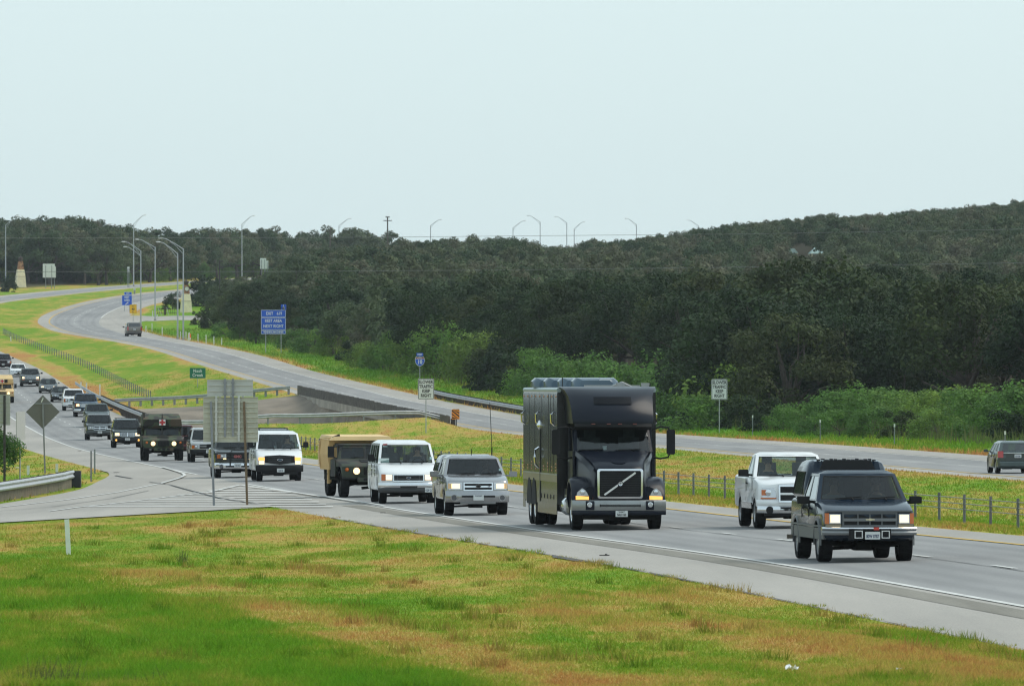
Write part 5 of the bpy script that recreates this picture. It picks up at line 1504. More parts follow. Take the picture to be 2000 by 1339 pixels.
# 4 silver pickup with shell
p, yaw = eb(934, 65.5)
c = Car("pickup_truck", "silver pickup with a matching shell, whip aerials and glowing headlamps, left of the black truck", "pickup truck", p, yaw, 5.5, 1.92, 1.78, .45,
        [(.20, .42), (.05, .46), (.0, .62), (.0, .95), (.05, 1.03), (.14, 1.07), (.7, 1.16), (1.30, 1.21)], [(5.45, 1.20), (5.5, .95), (5.46, .58), (5.3, .45)], (.95, 4.25), .385, 1.21, (1.25, 1.95, 3.38, 3.50), P_SILVER,
        glass=G_TINT, side_glass=G_DARK, wsplit=[.08, .50, .55, .92], tyre_w=.28, rimm=M_RIM, front_bow=.22, tumble=.80, track=.80)
c.doors((1.3, 2.35, 3.4), P_SILVER)
c.grille(.46, .74, .99, M_BLACKP, M_CHROME, (.865,), (), M_CHROME, .035, .05, .05, .10)
c.oval(.15, .11, 0, .885, M_BLACKP, .10); c.oval(.12, .04, 0, .905, M_BLACKP, .11)
c.emblem("V8", .045, .33, .87, M_CHROME, .10)
c.lamp(.50, .90, .77, .99, True, .03, .12, 0, None, bulb=.62)
for sg in (-1, 1):
    a, b = sorted((sg*.80, sg*.93)); c.front("turn_signal", a, b, .80, .96, mat("pale_amber_lens", (.75, .45, .2), .2, coat=1), .036, .06, .12)
c.bumper(.40, .74, P_SILVER, .08, .99); c.front("air_intake", -.52, .52, .545, .60, M_BLACKP, .11, .05)
for sg in (-1, 1):
    mb = MB(); x = sg*.72; y = c.fy(x, .5)-.11; mb.lathe([(0, 0), (.075, 0), (.09, .02)], 16, 'y', (x, y, .53)); o = mb.build("fog_lamp", mat("fog_glass", (.10, .10, .11), .2, coat=1), c.t); mb = MB(); mb.lathe([(.075, -.012), (.095, -.012), (.095, .01)], 16, 'y', (x, y, .53), False); mb.build("fog_lamp_ring", M_CHROME, o)
c.front("skid_plate", -.55, .55, .35, .42, mat("skid_grey", (.2, .2, .2), .5, .4), .06, .1)
c.plate(.0, .535, None, .14, small="TEXAS EXEMPT")
c.mirrors(1.22, P_SILVER, w=.25, h=.17, out=.10)
topper(c, 3.44, 5.45, 1.80, 1.20, P_SILVER)
mb = MB(); mb.tube([(.78, 4.2, 1.3), (.79, 4.25, 2.0)], .022, 6); mb.tube([(.79, 4.25, 2.0), (.76, 4.6, 3.35)], .011, 6); mb.build("whip_aerial", M_BLACKP, c.t)
mb = MB(); mb.tube([(.02, 2.6, 1.78), (.02, 2.62, 1.98)], .014, 6); mb.build("stub_aerial", M_BLACKP, c.t)
mb = MB(); mb.box(-.02, .06, 0, .005, 0, .07); o = mb.build("windshield_sticker", mat("pale_teal_paper", (.45, .62, .62), .7), c.t, loc=c.Pf(.93, .25)+Vector((0, -.02, 0)))
c.rider(1, (.25, .25, .27), "driver of the silver pickup behind the tinted windshield")

def van(px, s, label, black_nose, lab_d):
    p, yaw = eb(px, s)
    c = Car("passenger_van", label, "van", p, yaw, 5.5, 2.0, 2.10, .42,
            [(.20, .42), (.04, .48), (.0, .66), (.0, .94), (.06, 1.03), (.18, 1.09), (.55, 1.24), (.92, 1.33)], [(5.45, 1.33), (5.5, .95), (5.46, .55), (5.35, .42)], (.85, 4.35), .375, 1.33, (.88, 1.50, 5.25, 5.42), P_WHITE,
            side_glass=G_TINT, wsplit=[.03, .22, .25, .40, .43, .66, .69, .95], tyre_w=.26, rimm=M_RIM, front_bow=.16, tumble=.845, roof_crown=.08, track=.81)
    c.doors((.95, 1.95, 3.4), P_WHITE)
    c.side_strip("body_crease", .4, 5.4, 1.02, 1.04, mat("shadow_grey", (.35, .35, .35), .5), .006)
    if black_nose:
        c.front("grille_surround", -.66, .66, .70, 1.10, M_BLACKP, .04, .08, .10, n=8, taper=.08)
        for z in (.78, .86, .94, 1.02): c.front("grille_bar", -.50, .50, z-.02, z+.02, mat("matt_black", (.04, .04, .043), .7), .075, .05, .0, .10*(z-.70))
        c.oval(.24, .095, 0, .90, P_BLUE, .10)
        c.lamp(.67, .93, .70, .87, True, .035, .05, 0, (.67, .93, .875, 1.0, M_LAMPDIM), bulb=.85)
        c.bumper(.40, .68, M_BLACKP, .09, 1.0); c.front("lower_valance", -.8, .8, .30, .40, M_BLACKP, .02, .2); c.plate(.03, .46, "1247 87", .14)
    else:
        c.grille(.54, .74, .98, M_BLACKP, M_CHROME, (.81, .86, .91), (-.38, .38), mat("grille_dark", (.07, .07, .075), .5), .03, .015, .035, .08)
        c.oval(.16, .075, 0, .86, P_BLUE, .075)
        c.lamp(.57, .80, .78, .97, True, .03, .08, 0, (.805, .945, .77, .98), bulb=.88)
        c.bumper(.52, .70, M_CHROME, .11, 1.0); c.bumper(.36, .52, mat("dark_bumper", (.035, .035, .037), .5), .10, .98, .2, 10, "bumper_skirt"); c.front("air_intake", -.30, .30, .535, .58, M_BLACKP, .13, .03)
        c.plate(.70, .455, "1DP C1X", .14)
        mb = MB(); mb.box(-.10, .26, 0, .005, 0, .14); mb.build("dash_card", mat("white_card", (.66, .74, .72), .7), c.t, loc=c.Pf(.06, .08)+Vector((0, .05, 0)))
        mb = MB(); mb.box(.0, .15, 0, .004, 0, .05); mb.mi = 1; mb.box(.0, .15, 0, .004, -.055, -.004); mb.build("flag_sticker", [mat("flag_red", (.5, .06, .06), .7), P_WHITE], c.t, loc=c.Pf(.06, .93)+Vector((0, -.02, -.02)))
    mb = MB(); mb.box(-.06, .02, 0, .005, 0, .09); mb.build("windshield_sticker", mat("pale_teal_paper"), c.t, loc=c.Pf(.95, .22)+Vector((0, -.02, 0)))
    c.mirrors(1.52, M_BLACKP, w=.23, h=.24, out=.05)
    c.rider(1, (.10, .10, .12), lab_d)
    for y in (2.6, 3.4):
        mb = MB()
        for sg in (-1, 1): mb.box(sg*.45-.36, sg*.45+.36, y, y+.14, .95, 1.62)
        mb.build("bench_seat", M_SEAT, c.t)
    return c
van(798, 58.5, "white passenger van with a chrome grille and bumper, just left of the silver pickup", False, "driver of the white van with the chrome grille")
van(546.5, 46.5, "white passenger van with a black nose and lit headlamps, right of the ribbed sign backs", True, "driver of the white van with the black nose")

def suv(px, s, pm, label, H_=1.84, W=1.93, L=5.0, on=True, kind="dodge", inner=False, low=None, rack=False, fog=False, zh=1.05, plate=True, glass=G_TINT, name="suv", cat="suv", long=True, yawadd=0, mirror=M_BLACKP):
    p, yaw = eb(px, s); yaw += yawadd
    c = Car(name, label, cat, p, yaw, L, W, H_, .42, [(.20, .38), (.05, .42), (.0, .58), (.0, zh-.08), (.05, zh), (.14, zh+.04), (.7, zh+.12), (1.22, zh+.17)], [(L-.05, zh+.18), (L, .95), (L-.04, .55), (L-.16, .42)],
            (.92, L-1.15), .375, zh+.17, (1.18, 1.92, L-.55 if long else L-2.0, L-.15 if long else L-1.85), pm, glass=glass, side_glass=G_DARK, wsplit=[.05, .34, .37, .66, .69, .95] if long else [.08, .50, .55, .92],
            tyre_w=.26, rimm=M_RIM, front_bow=.22, tumble=.80, track=.81)
    if not long: bed(c, L-1.75, L-.15)
    c.doors((1.3, 2.35, 3.4), pm)
    if kind == "dodge":
        c.grille(.46, zh-.33, zh-.06, M_BLACKP, M_CHROME, (zh-.195,), (0,), M_CHROME, .03, .045, .045, .10)
        c.lamp(.50, .88, zh-.30, zh-.06, on, .03, .10, 0, None, bulb=.7)
    elif kind == "chevy":
        c.grille(.58, zh-.30, zh-.05, M_BLACKP, M_CHROME, (zh-.175,), (), M_CHROME, .03, .05, .045, .08)
        c.lamp(.60, .92, zh-.34, zh-.05, on, .03, .08, 0, (.62, .90, zh-.42, zh-.35, M_AMBER), bulb=.6)
    elif kind == "ford":
        c.grille(.52, zh-.36, zh-.05, mat("grille_grey"), M_CHROME, (zh-.16, zh-.25), (), M_CHROME, .035, .04, .045, .06)
        c.oval(.2, .09, 0, zh-.20, P_BLUE, .09); c.lamp(.56, .92, zh-.34, zh-.06, on, .03, .06, 0, (.80, .95, zh-.34, zh-.06, M_AMBER), bulb=.7)
    else:
        c.grille(.50, zh-.27, zh-.06, M_BLACKP, None, (zh-.16,), (), pm, .03, .03, .03, .08)
        c.lamp(.52, .88, zh-.27, zh-.06, on, .03, .10, 0, (.78, .93, zh-.27, zh-.1, M_AMBER), bulb=.7)
    c.bumper(.40, .66, low or pm, .09, .99); c.front("air_intake", -.55, .55, .47, .54, M_BLACKP, .12, .04)
    if fog:
        for sg in (-1, 1):
            x = sg*.72; mb = MB(); mb.lathe([(0, 0), (.06, 0), (.07, .02)], 12, 'y', (x, c.fy(x, .5)-.12, .50)); mb.build("fog_lamp", M_LAMPDIM, c.t)
    if plate: c.plate(0, .55, "T4C 912", .14)
    if rack: c.roofrack(2.1, L-.7)
    c.mirrors(zh+.27, mirror, w=.22, h=.16, out=.05)
    return c
# 8 dark SUV with a sun strip behind the black-nosed van
c = suv(539, 41.5, P_BLACK, "dark wagon with white letters across its windshield, behind the black nosed van", 1.92, 1.95, 5.0, True, "plain", rack=True)
c.t.location = Vector(((539-1000)/41.2, F/41.2, Hf((539-1000)/41.2, F/41.2)))
o = text_mesh("sun_strip_lettering", "OPEN  BEARER", .16, P_WHITE, c.windshield, .006, .003, 'CENTER', 1.0, .85); q = c.Pf(.5, .88); o.location = q+Vector((0, -.06, 0)); o.rotation_euler = (R(-30), 0, 0)
mb = MB(); patch(mb, c.Pf, .04, .96, .80, .94); mb.v = [tuple(Vector(v)+Vector((0, -.004, .004))) for v in mb.v]; mb.build("sun_strip", M_BLACKP, c.windshield)
c.rider(1, (.08, .08, .09), "driver of the dark wagon behind the black nosed van")
# 9 grey pickup with a brush guard
c = suv(464, 44.6, P_GREY, "dark grey pickup with a black tubular brush guard, under the ribbed sign backs", 1.90, 2.02, 5.6, False, "plain", zh=1.12, low=M_CHROME, name="pickup_truck", cat="pickup truck", long=False)
c.emblem("GMC", .15, .0, .93, mat("red_letters", (.45, .12, .12), .4), .075, .03, .01)
mb = MB()
for x in (-.34, .34): mb.tube([(x, -.20, .50), (x, -.22, 1.10)], .028, 6)
mb.tube([(-.95, -.02, .74), (-.95, -.05, 1.06), (-.34, -.2, 1.10), (.34, -.2, 1.10), (.95, -.05, 1.06), (.95, -.02, .74)], .024, 6); mb.tube([(-.34, -.21, 1.08), (-.26, -.21, 1.20), (.30, -.21, 1.20), (.40, -.21, 1.08)], .024, 6)
mb.tube([(-.95, -.04, .80), (-.34, -.2, .80), (.34, -.2, .80), (.95, -.04, .80)], .02, 6); mb.build("brush_guard", M_BLACKP, c.t, smooth=50)
for sg in (-1, 1):
    x = sg*.70; mb = MB(); mb.lathe([(0, 0), (.08, 0), (.10, .02)], 14, 'y', (x, c.fy(x, .5)-.12, .50)); mb.build("fog_lamp", mat("fog_glass"), c.t)
    a, b = sorted((sg*.52, sg*.66)); c.front("parking_lamp", a, b, .79, .85, M_LAMPON, .05, .03)
# 10 silver minivan mostly behind the sign backs
c = suv(405, 37.2, P_LTGREY, "light silver minivan in the inner lane, half hidden by the ribbed sign backs", 1.78, 1.92, 4.9, False, "plain", low=M_BLACKP, zh=.98, name="minivan", cat="minivan")
c.t.location = Vector(((408-1000)/37.4, F/37.4, Hf((408-1000)/37.4, F/37.4)))
# 11 red SUV behind the ambulance
c = suv(352, 34.5, P_RED, "maroon suv in the inner lane peeking out right of the field ambulance", 1.80, 1.88, 4.6, True, "plain", zh=1.0, fog=False)
# 13, 14 two dark SUVs
c = suv(249, 30.3, P_GREEN, "dark green suv with lit lamps and roof rails, directly left of the field ambulance", 1.87, 1.93, 5.0, True, "dodge", rack=True, fog=True, low=P_BLACK)
c = suv(195, 27.4, P_GREY, "charcoal suv with a chrome cross bar grille, left of the dark green suv", 1.86, 1.93, 5.0, False, "dodge")
# 15 to 22 further cars, inner lane
c = suv(191, 25.0, P_TEAL, "grey green pickup right behind the charcoal suv", 1.88, 1.95, 5.4, False, "chevy", zh=1.1, name="pickup_truck", cat="pickup truck", long=False)
c = suv(168.5, 23.3, P_BLUE, "blue pickup with a tall chrome grille behind the grey green pickup", 1.98, 2.03, 5.7, True, "ford", zh=1.18, low=M_CHROME, name="pickup_truck", cat="pickup truck", long=False)
for q in c.t.children:
    pass
c = suv(145, 22.3, P_WHITE, "white suv behind the blue pickup", 1.92, 1.98, 5.1, False, "ford", zh=1.1)

def sedan(px, s, pm, label, on=True, H_=1.44, W=1.80, kind="v", low=None, L=4.8, dlabel=None):
    p, yaw = eb(px, s)
    c = Car("sedan", label, "car", p, yaw, L, W, H_, .22, [(.18, .20), (.05, .26), (.0, .40), (.02, .60), (.08, .70), (.2, .75), (.8, .87), (1.22, .93)], [(L-.75, .96), (L-.08, .93), (L, .70), (L-.03, .36), (L-.16, .22)],
            (.90, L-1.0), .32, .93, (1.18, 1.98, L-1.75, L-.85), pm, glass=G_TINT, side_glass=G_TINT, wsplit=[.08, .40, .44, .84], tyre_w=.21, rimm=M_RIM, front_bow=.32, tumble=.76, track=.76)
    c.doors((1.3, 2.3, 3.3), pm, True, .93)
    c.grille(.36, .50, .67, M_BLACKP, M_CHROME if kind == "v" else None, (.585,), (), M_CHROME if kind == "v" else pm, .02, .02, .03, .15)
    c.lamp(.42, .84, .54, .70, on, .02, .2, 0, None, bulb=.6)
    c.bumper(.24, .50, pm, .06, .99, .2); c.front("air_intake", -.5, .5, .28, .38, M_BLACKP, .09, .04); c.plate(0, .44, "FPT 63K", .10)
    c.mirrors(.98, pm, w=.18, h=.12, out=.04)
    return c
sedan(119, 21.0, P_BLACK, "black sedan with unlit lamps tucked behind the white suv", False)
sedan(95, 19.9, P_GREY, "dark grey sedan with bright lamps behind the black sedan", True)
c = suv(59.5, 19.2, P_GREY, "grey pickup with a wide chrome grille and lit lamps near the queue's far end", 1.87, 2.03, 5.6, True, "chevy", zh=1.10, name="pickup_truck", cat="pickup truck", long=False)
sedan(36, 18.3, P_WHITE, "white sedan behind the grey pickup near the far end of the queue", False)
c = suv(6, 17.6, P_MAROON, "dark plum minivan cut by the left picture edge at the far end of the queue", 1.75, 1.95, 4.9, False, "plain", zh=.98, name="minivan", cat="minivan")

# cars driving away on the westbound road
def wb(px, s):
    y = F/s; x = (px-1000)/s
    yaw = math.pi + math.atan2(-float(XL(y+3)-XL(y-3)), 6.0)
    return Vector((x, y, Hf(x, y))), yaw
# 24 taupe suv seen from behind: the tail is the near end, so the nose lies L further on
def away(px, s, L):
    y = F/s; x = (px-1000)/s; d = Vector((float(XL(y+4)-XL(y-4)), 8.0, 0)).normalized()
    n = Vector((x, y, 0)) + d*L; n.z = Hf(x, y); zz = Hf(n.x, n.y)
    yaw = math.pi - math.atan2(d.x, d.y)
    return n, yaw, math.atan2(zz-n.z, L)
n, yaw, _ = away(263, 14.7, 5.1)
y0 = F/14.7
c = Car("suv", "taupe suv seen from behind on the far bend of the westbound road", "suv", n, yaw, 5.1, 2.0, 1.92, .42, [(.2, .38), (.05, .42), (0, .58), (0, .97), (.05, 1.05), (.14, 1.1), (.7, 1.18), (1.22, 1.22)], [(5.05, 1.22), (5.1, .95), (5.06, .55), (4.95, .42)],
        (.92, 3.9), .38, 1.22, (1.18, 1.92, 4.65, 4.98), P_TAUPE, glass=G_TINT, side_glass=G_DARK, tyre_w=.27, rimm=M_RIM, tumble=.82, track=.84)
c.tails(.80, .98, .85, 1.30); c.plate(0, .95, "LKM 27D", .03, rear=True); c.mirrors(1.3, M_BLACKP, w=.24, h=.17, out=.10)
mb = MB(); mb.box(-.92, .92, 4.98, 5.16, .42, .66); mb.build("rear_bumper", mat("taupe_dark", (.10, .09, .085), .5), c.t); mb = MB(); mb.box(-.45, .45, 5.08, 5.13, 1.08, 1.12); mb.build("tailgate_trim", M_CHROME, c.t)
# 25 dark hatchback at the right edge
n, yaw, _ = away(1988, 43.0, 4.75)
c = Car("hatchback", "dark grey green hatchback with a bright tailgate strip at the right picture edge", "car", n, yaw, 4.75, 1.80, 1.48, .24, [(.18, .22), (.05, .28), (.0, .42), (.02, .62), (.08, .72), (.2, .78), (.8, .9), (1.22, .96)], [(4.68, 1.0), (4.75, .80), (4.72, .40), (4.6, .24)],
        (.90, 3.6), .325, .96, (1.15, 1.95, 4.05, 4.55), P_TEAL, glass=G_TINT, side_glass=G_CLEAR, wsplit=[.06, .38, .42, .68, .72, .93], tyre_w=.215, rimm=M_RIM, front_bow=.3, rear_bow=.14, tumble=.78, track=.77)
c.tails(.66, .90, .72, 1.02); c.plate(0, .80, "BXR 88H", .04, rear=True); c.doors((1.3, 2.3, 3.3), P_TEAL, True, .95); c.mirrors(1.02, P_TEAL, w=.20, h=.13, out=.05)
mb = MB(); mb.box(-.66, .66, 4.70, 4.765, .925, .955); mb.build("tailgate_trim", M_CHROME, c.t)
mb = MB(); mb.box(-.55, .55, 4.69, 4.755, .60, .915); mb.build("tailgate_recess", mat("dark_tailgate", (.03, .038, .038), .4, coat=.6), c.t)
mb = MB()
for k in range(13):
    x = -.88+1.76*k/12
    pass
mb.box(-.84, .84, 4.60, 4.80, .30, .56); o = mb.build("rear_bumper", P_TEAL, c.t); b = o.modifiers.new("round", 'BEVEL'); b.width = .07; b.segments = 3
mb = MB(); mb.bar((.0, 4.42, 1.05), (.42, 4.40, 1.06), .02); mb.build("rear_wiper", M_BLACKP, c.t)
# 26 little silver car beyond the dark trees
p = at(547, 533, 9.0); p.y = F/9.0; p.x = float(XE(p.y))+1.0 if abs(float(XE(p.y))-p.x) < 12 else p.x
zz = Hf(p.x, p.y); px_, py_, s_ = proj((p.x, p.y, zz))
c = suv(547, 9.2, P_SILVER, "tiny silver car on the far eastbound road above the dark trees", 1.6, 1.8, 4.4, False, "plain", zh=.95)

# ------------------------------------------------------------------ military trucks
def camo(name, cols, scale=1.6):
    m = bpy.data.materials.new(name); m.use_nodes = True
    n, l, b = nodes_of(m); tc = n.new("ShaderNodeTexCoord")
    no = noise_tex(n, l, tc.outputs["Object"], scale, 1, .3)
    r = ramp(n, [(0.0, cols[0]), (.44, cols[1]), (.56, cols[2])]); r.color_ramp.interpolation = 'CONSTANT'
    l.new(no.outputs[0], r.inputs[0]); l.new(r.outputs[0], b.inputs["Base Color"]); b.inputs["Roughness"].default_value = .75
    return m
M_CAMO = camo("woodland_camouflage", [(.022, .020, .018), (.055, .075, .040), (.085, .060, .038)])
M_CAMODK = camo("dark_green_camouflage", [(.02, .02, .02), (.040, .050, .034), (.052, .042, .032)])
M_TAN = mat("desert_tan_paint", (.60, .39, .165), .75, var=.07, vscale=1.2)
M_TANLT = mat("light_tan_paint", (.70, .50, .25), .75, var=.07, vscale=1.2)
def humvee(pos, yaw, label, m, lamps_on=True, cat="military truck"):
    t = empty("military_truck", pos, yaw, label, cat)
    # low flat hood, sloped; wide body with wheel cut-outs
    poly = [(.35, .62), (.12, .66), (.04, .80), (.04, 1.10), (.14, 1.17), (1.55, 1.34), (2.95, 1.34), (4.6, 1.32), (4.62, .85), (4.45, .62)]
    for yc in (3.95, .72): poly += arch(yc, .50, .56, .62, 9)
    mb = MB(); profile_body(mb, poly, 2.14, .05, None, [(0, 0), (.6, 0), (.94, 0), (1, .03)]); mb.build("body", m, t, smooth=30)
    # windshield frame and cab
    mb = MB()
    zb, zt, yb, yt = 1.32, 1.80, 1.62, 1.86
    def P(u, v): return Vector(((2*u-1)*(1.0-.10*v), yb+(yt-yb)*v, zb+(zt-zb)*v))
    patch_frame(mb, P, [0, .05, .475, .525, .95, 1], [0, .10, .88, 1], {(1, 1), (3, 1)})
    mb.v = mb.v; o = mb.build("windshield_frame", m, t)
    for u0, u1 in ((.045, .48), (.52, .955)):
        q = MB(); patch(q, P, u0, u1, .08, .90, 2, 2); q.v = [(a, b+.015, c) for a, b, c in q.v]; q.build("windshield", G_TINT, t, fix=False)
    mb = MB(); mb.add([(-.92, 1.84, 1.80), (.92, 1.84, 1.80), (.92, 2.95, 1.83), (-.92, 2.95, 1.83), (-.92, 1.84, 1.86), (.92, 1.84, 1.86), (.92, 2.95, 1.90), (-.92, 2.95, 1.90)], [(0,3,2,1),(4,5,6,7),(0,1,5,4),(1,2,6,5),(2,3,7,6),(3,0,4,7)]); mb.build("roof", m, t)
    for sg in (-1, 1):
        mb = MB(); mb.prism([(1.66, 1.30), (2.95, 1.30), (2.95, 1.84), (1.90, 1.84)], .03, (sg*.95-.015, 0, 0), 'x')
        for q in ((1.62, .72, 2.75, 1.30),): mb.prism([(q[0], q[1]), (q[2], q[1]), (q[2], q[3]), (q[0], q[3])], .05, (sg*1.075-.025, 0, 0), 'x')
        d = mb.build("door", m, t)
        mb = MB(); mb.prism([(1.95, 1.40), (2.80, 1.40), (2.80, 1.76), (2.08, 1.76)], .045, (sg*.95-.0225, 0, 0), 'x'); mb.build("door_window", G_DARK, d)
        mb = MB(); mb.box(sg*1.24-.11, sg*1.24+.11, 1.62, 1.72, 1.40, 1.80); mb.bar((sg*1.02, 1.7, 1.36), (sg*1.2, 1.67, 1.45), .03); mb.bar((sg*1.0, 1.75, 1.78), (sg*1.2, 1.67, 1.76), .03); mb.build("mirror", M_BLACKP, t)
        x = sg*.56
        mb = MB(); mb.lathe([(.135, -.03), (.14, .06)], 18, 'y', (x, .02, .93), False); mb.build("lamp_bezel", m, t)
        mb = MB(); mb.lathe([(0, -.035), (.11, -.03), (.12, .0)], 18, 'y', (x, .0, .93)); mb.build("headlight", M_LAMPON if lamps_on else M_LENS, t, smooth=40)
        mb = MB(); mb.lathe([(0, -.07), (.05, -.055), (.07, 0)], 14, 'y', (sg*.90, .04, .98)); mb.build("turn_signal", M_AMBER, t, smooth=40)
        mb = MB(); mb.lathe([(.10, -.015), (.10, .02)], 14, 'y', (sg*.90, .05, .98), False); mb.build("lamp_guard", M_BLACKP, t)
    mb = MB()
    for k in range(8): mb.box(-.30+k*.078, -.245+k*.078, .015, .06, .80, 1.06)
    mb.build("grille", M_BLACKP, t)
    mb = MB(); mb.box(-.52, .52, -.12, .1, .55, .70); o = mb.build("front_bumper", m, t)
    for x in (-.25, 0, .25):
        mb = MB(); mb.box(x-.08, x+.08, -.13, -.11, .58, .68); mb.build("bumper_slot", M_BLACKP, o)
    mb = MB(); mb.prism([(.55, 1.22), (1.25, 1.30), (1.25, 1.325), (.55, 1.245)], .60, (-.30, 0, 0), 'x'); mb.build("hood_louvre", M_BLACKP, t)
    mb = MB(); mb.box(-.45, .45, .3, 4.4, .42, .66); mb.bar((-.85, .72, .5), (.85, .72, .55), .12); mb.bar((-.85, 3.95, .5), (.85, 3.95, .55), .12); mb.bar((-.3, .5, .32), (.5, .6, .4), .1); mb.bar((-.8, .55, .40), (-.2, .5, .58), .08); mb.bar((.8, .55, .40), (.2, .5, .58), .08); mb.build("underbody", M_DARKUNDER, t)
    for yc in (.72, 3.95):
        for sg in (-1, 1): wheel(t, sg*.92, yc, .485, .31, M_BLACKP, sg, spokes=8, rim_r=.52)
    mb = MB(); mb.bar((-.55, 1.62, 1.42), (-.2, 1.68, 1.40), .02); mb.bar((.2, 1.62, 1.42), (.6, 1.68, 1.40), .02); mb.build("wiper", M_BLACKP, t)
    for sg in (-1, 1):
        mb = MB(); mb.box(sg*.5-.25, sg*.5+.25, 2.35, 2.5, 1.0, 1.62); mb.build("seat", M_SEAT, t)
    return t
# 6 dark green cab with a tan shelter
p, yaw = eb(727, 55.0)
t = humvee(p, yaw+.075, "dark green military truck carrying a tan box shelter, left of a white van", M_CAMODK)
M_BODYTAN = M_TAN
mb = MB(); mb.add([(-1.10, 2.95, .95), (1.10, 2.95, .95), (1.10, 5.3, .95), (-1.10, 5.3, .95), (-1.18, 2.95, 1.5), (1.18, 2.95, 1.5), (1.18, 5.35, 1.5), (-1.18, 5.35, 1.5), (-1.10, 2.95, 2.10), (1.10, 2.95, 2.10), (1.10, 5.3, 2.10), (-1.10, 5.3, 2.10)],
                  [(0,3,2,1), (0,1,5,4), (1,2,6,5), (2,3,7,6), (3,0,4,7), (4,5,9,8), (5,6,10,9), (6,7,11,10), (7,4,8,11), (8,9,10,11)]); sh = mb.build("shelter", M_TAN, t)
mb = MB(); mb.add([(-1.13, 2.45, 2.00), (1.13, 2.45, 2.00), (1.13, 5.34, 2.06), (-1.13, 5.34, 2.06), (-1.0, 2.50, 2.14), (1.0, 2.50, 2.14), (1.05, 5.30, 2.20), (-1.05, 5.30, 2.20)], [(0,3,2,1),(4,5,6,7),(0,1,5,4),(1,2,6,5),(2,3,7,6),(3,0,4,7)]); mb.build("shelter_roof", M_TANLT, sh)
mb = MB()
for z in np.arange(1.05, 2.0, .06): mb.box(-1.19, -1.17, 4.9, 5.3, z, z+.03)
mb.build("hinge_strip", M_TANLT, sh)
mb = MB(); mb.bar((-1.02, 2.6, 2.10), (-.78, 2.7, 2.19), .07); mb.build("lifting_hook", M_BLACKP, sh)
mb = MB(); mb.box(-1.10, -1.04, 3.2, 3.6, .45, .95); mb.build("mud_flap", M_TAN, sh)
o = text_mesh("stencil_lettering", "TANK\n28 PSI", .09, M_BLACKP, sh, .003, .001); o.location = (-1.07, 3.19, .84)
mb = MB(); mb.box(-1.14, -1.0, 3.17, 3.185, .5, .95); mb.build("stencil_plate", M_TAN, sh)
for x0, x1 in ((-.28, .18), (.36, .82)):
    mb = MB(); mb.box(x0, x1, 2.93, 2.945, 1.42, 1.76); mb.build("rear_cab_window", mat("milky_pane", (.45, .45, .40), .5), t)
# 12 field ambulance
p, yaw = eb(319.5, 36.5)
t = humvee(p, yaw, "camouflaged field ambulance with a red cross panel over its cab and lit round headlamps", M_CAMO, cat="military ambulance")
mb = MB(); mb.add([(-1.06, 1.70, 1.85), (1.06, 1.70, 1.85), (1.06, 5.0, 1.30), (-1.06, 5.0, 1.30), (-1.02, 1.62, 2.22), (1.02, 1.62, 2.22), (1.02, 5.0, 2.42), (-1.02, 5.0, 2.42), (-.92, 2.5, 2.50), (.92, 2.5, 2.50), (.92, 4.95, 2.52), (-.92, 4.95, 2.52)],
                  [(0,3,2,1), (0,1,5,4), (1,2,6,5), (2,3,7,6), (3,0,4,7), (4,5,9,8), (5,6,10,9), (6,7,11,10), (7,4,8,11), (8,9,10,11)]); bx_ = mb.build("ambulance_box", M_CAMO, t)
mb = MB(); mb.box(-1.08, 1.08, 2.9, 5.0, 1.2, 1.9); mb.build("box_side", M_CAMO, t)
mb = MB(); mb.box(-.17, .17, 1.56, 1.585, 1.90, 2.21); cr = mb.build("cross_panel", mat("bright_white", (.80, .80, .78), .6), bx_)
mb = MB(); mb.box(-.055, .055, 1.548, 1.562, 1.91, 2.20); mb.box(-.155, .155, 1.546, 1.560, 2.0, 2.11); mb.build("red_cross", mat("cross_red", (.50, .03, .03), .6), cr)
mb = MB(); mb.tube([(0, 1.7, 2.2), (0, 1.72, 2.52)], [.05, .012], 6); mb.build("antenna_base", M_BLACKP, t)
mb = MB(); mb.box(-1.05, -.92, 1.9, 2.3, 2.2, 2.55); mb.build("vent_box", M_CAMODK, t)
# 23 tan truck at the left frame edge
p, yaw = eb(5, 21.0)
t = humvee(p, yaw, "tan field ambulance with a cross on its brow, cut by the left picture edge", M_TANLT, cat="military ambulance")
mb = MB(); mb.add([(-1.06, 1.70, 1.85), (1.06, 1.70, 1.85), (1.06, 5.0, 1.30), (-1.06, 5.0, 1.30), (-1.02, 1.62, 2.25), (1.02, 1.62, 2.25), (1.02, 5.0, 2.45), (-1.02, 5.0, 2.45), (-.92, 2.3, 2.62), (.92, 2.3, 2.62), (.92, 4.95, 2.64), (-.92, 4.95, 2.64)],
                  [(0,3,2,1), (0,1,5,4), (1,2,6,5), (2,3,7,6), (3,0,4,7), (4,5,9,8), (5,6,10,9), (6,7,11,10), (7,4,8,11), (8,9,10,11)]); bx_ = mb.build("ambulance_box", M_TANLT, t)
mb = MB(); mb.box(-1.08, 1.08, 2.9, 5.0, 1.2, 1.9); mb.build("box_side", M_TANLT, t)
mb = MB(); mb.box(-.17, .17, 1.56, 1.585, 1.90, 2.21); cr = mb.build("cross_panel", mat("bright_white"), bx_)
mb = MB(); mb.box(-.055, .055, 1.548, 1.562, 1.91, 2.20); mb.box(-.155, .155, 1.546, 1.560, 2.0, 2.11); mb.build("red_cross", mat("cross_red"), cr)
mb = MB(); mb.box(.22, .5, 1.56, 1.60, 1.92, 2.20); mb.build("dark_vent", M_BLACKP, bx_)
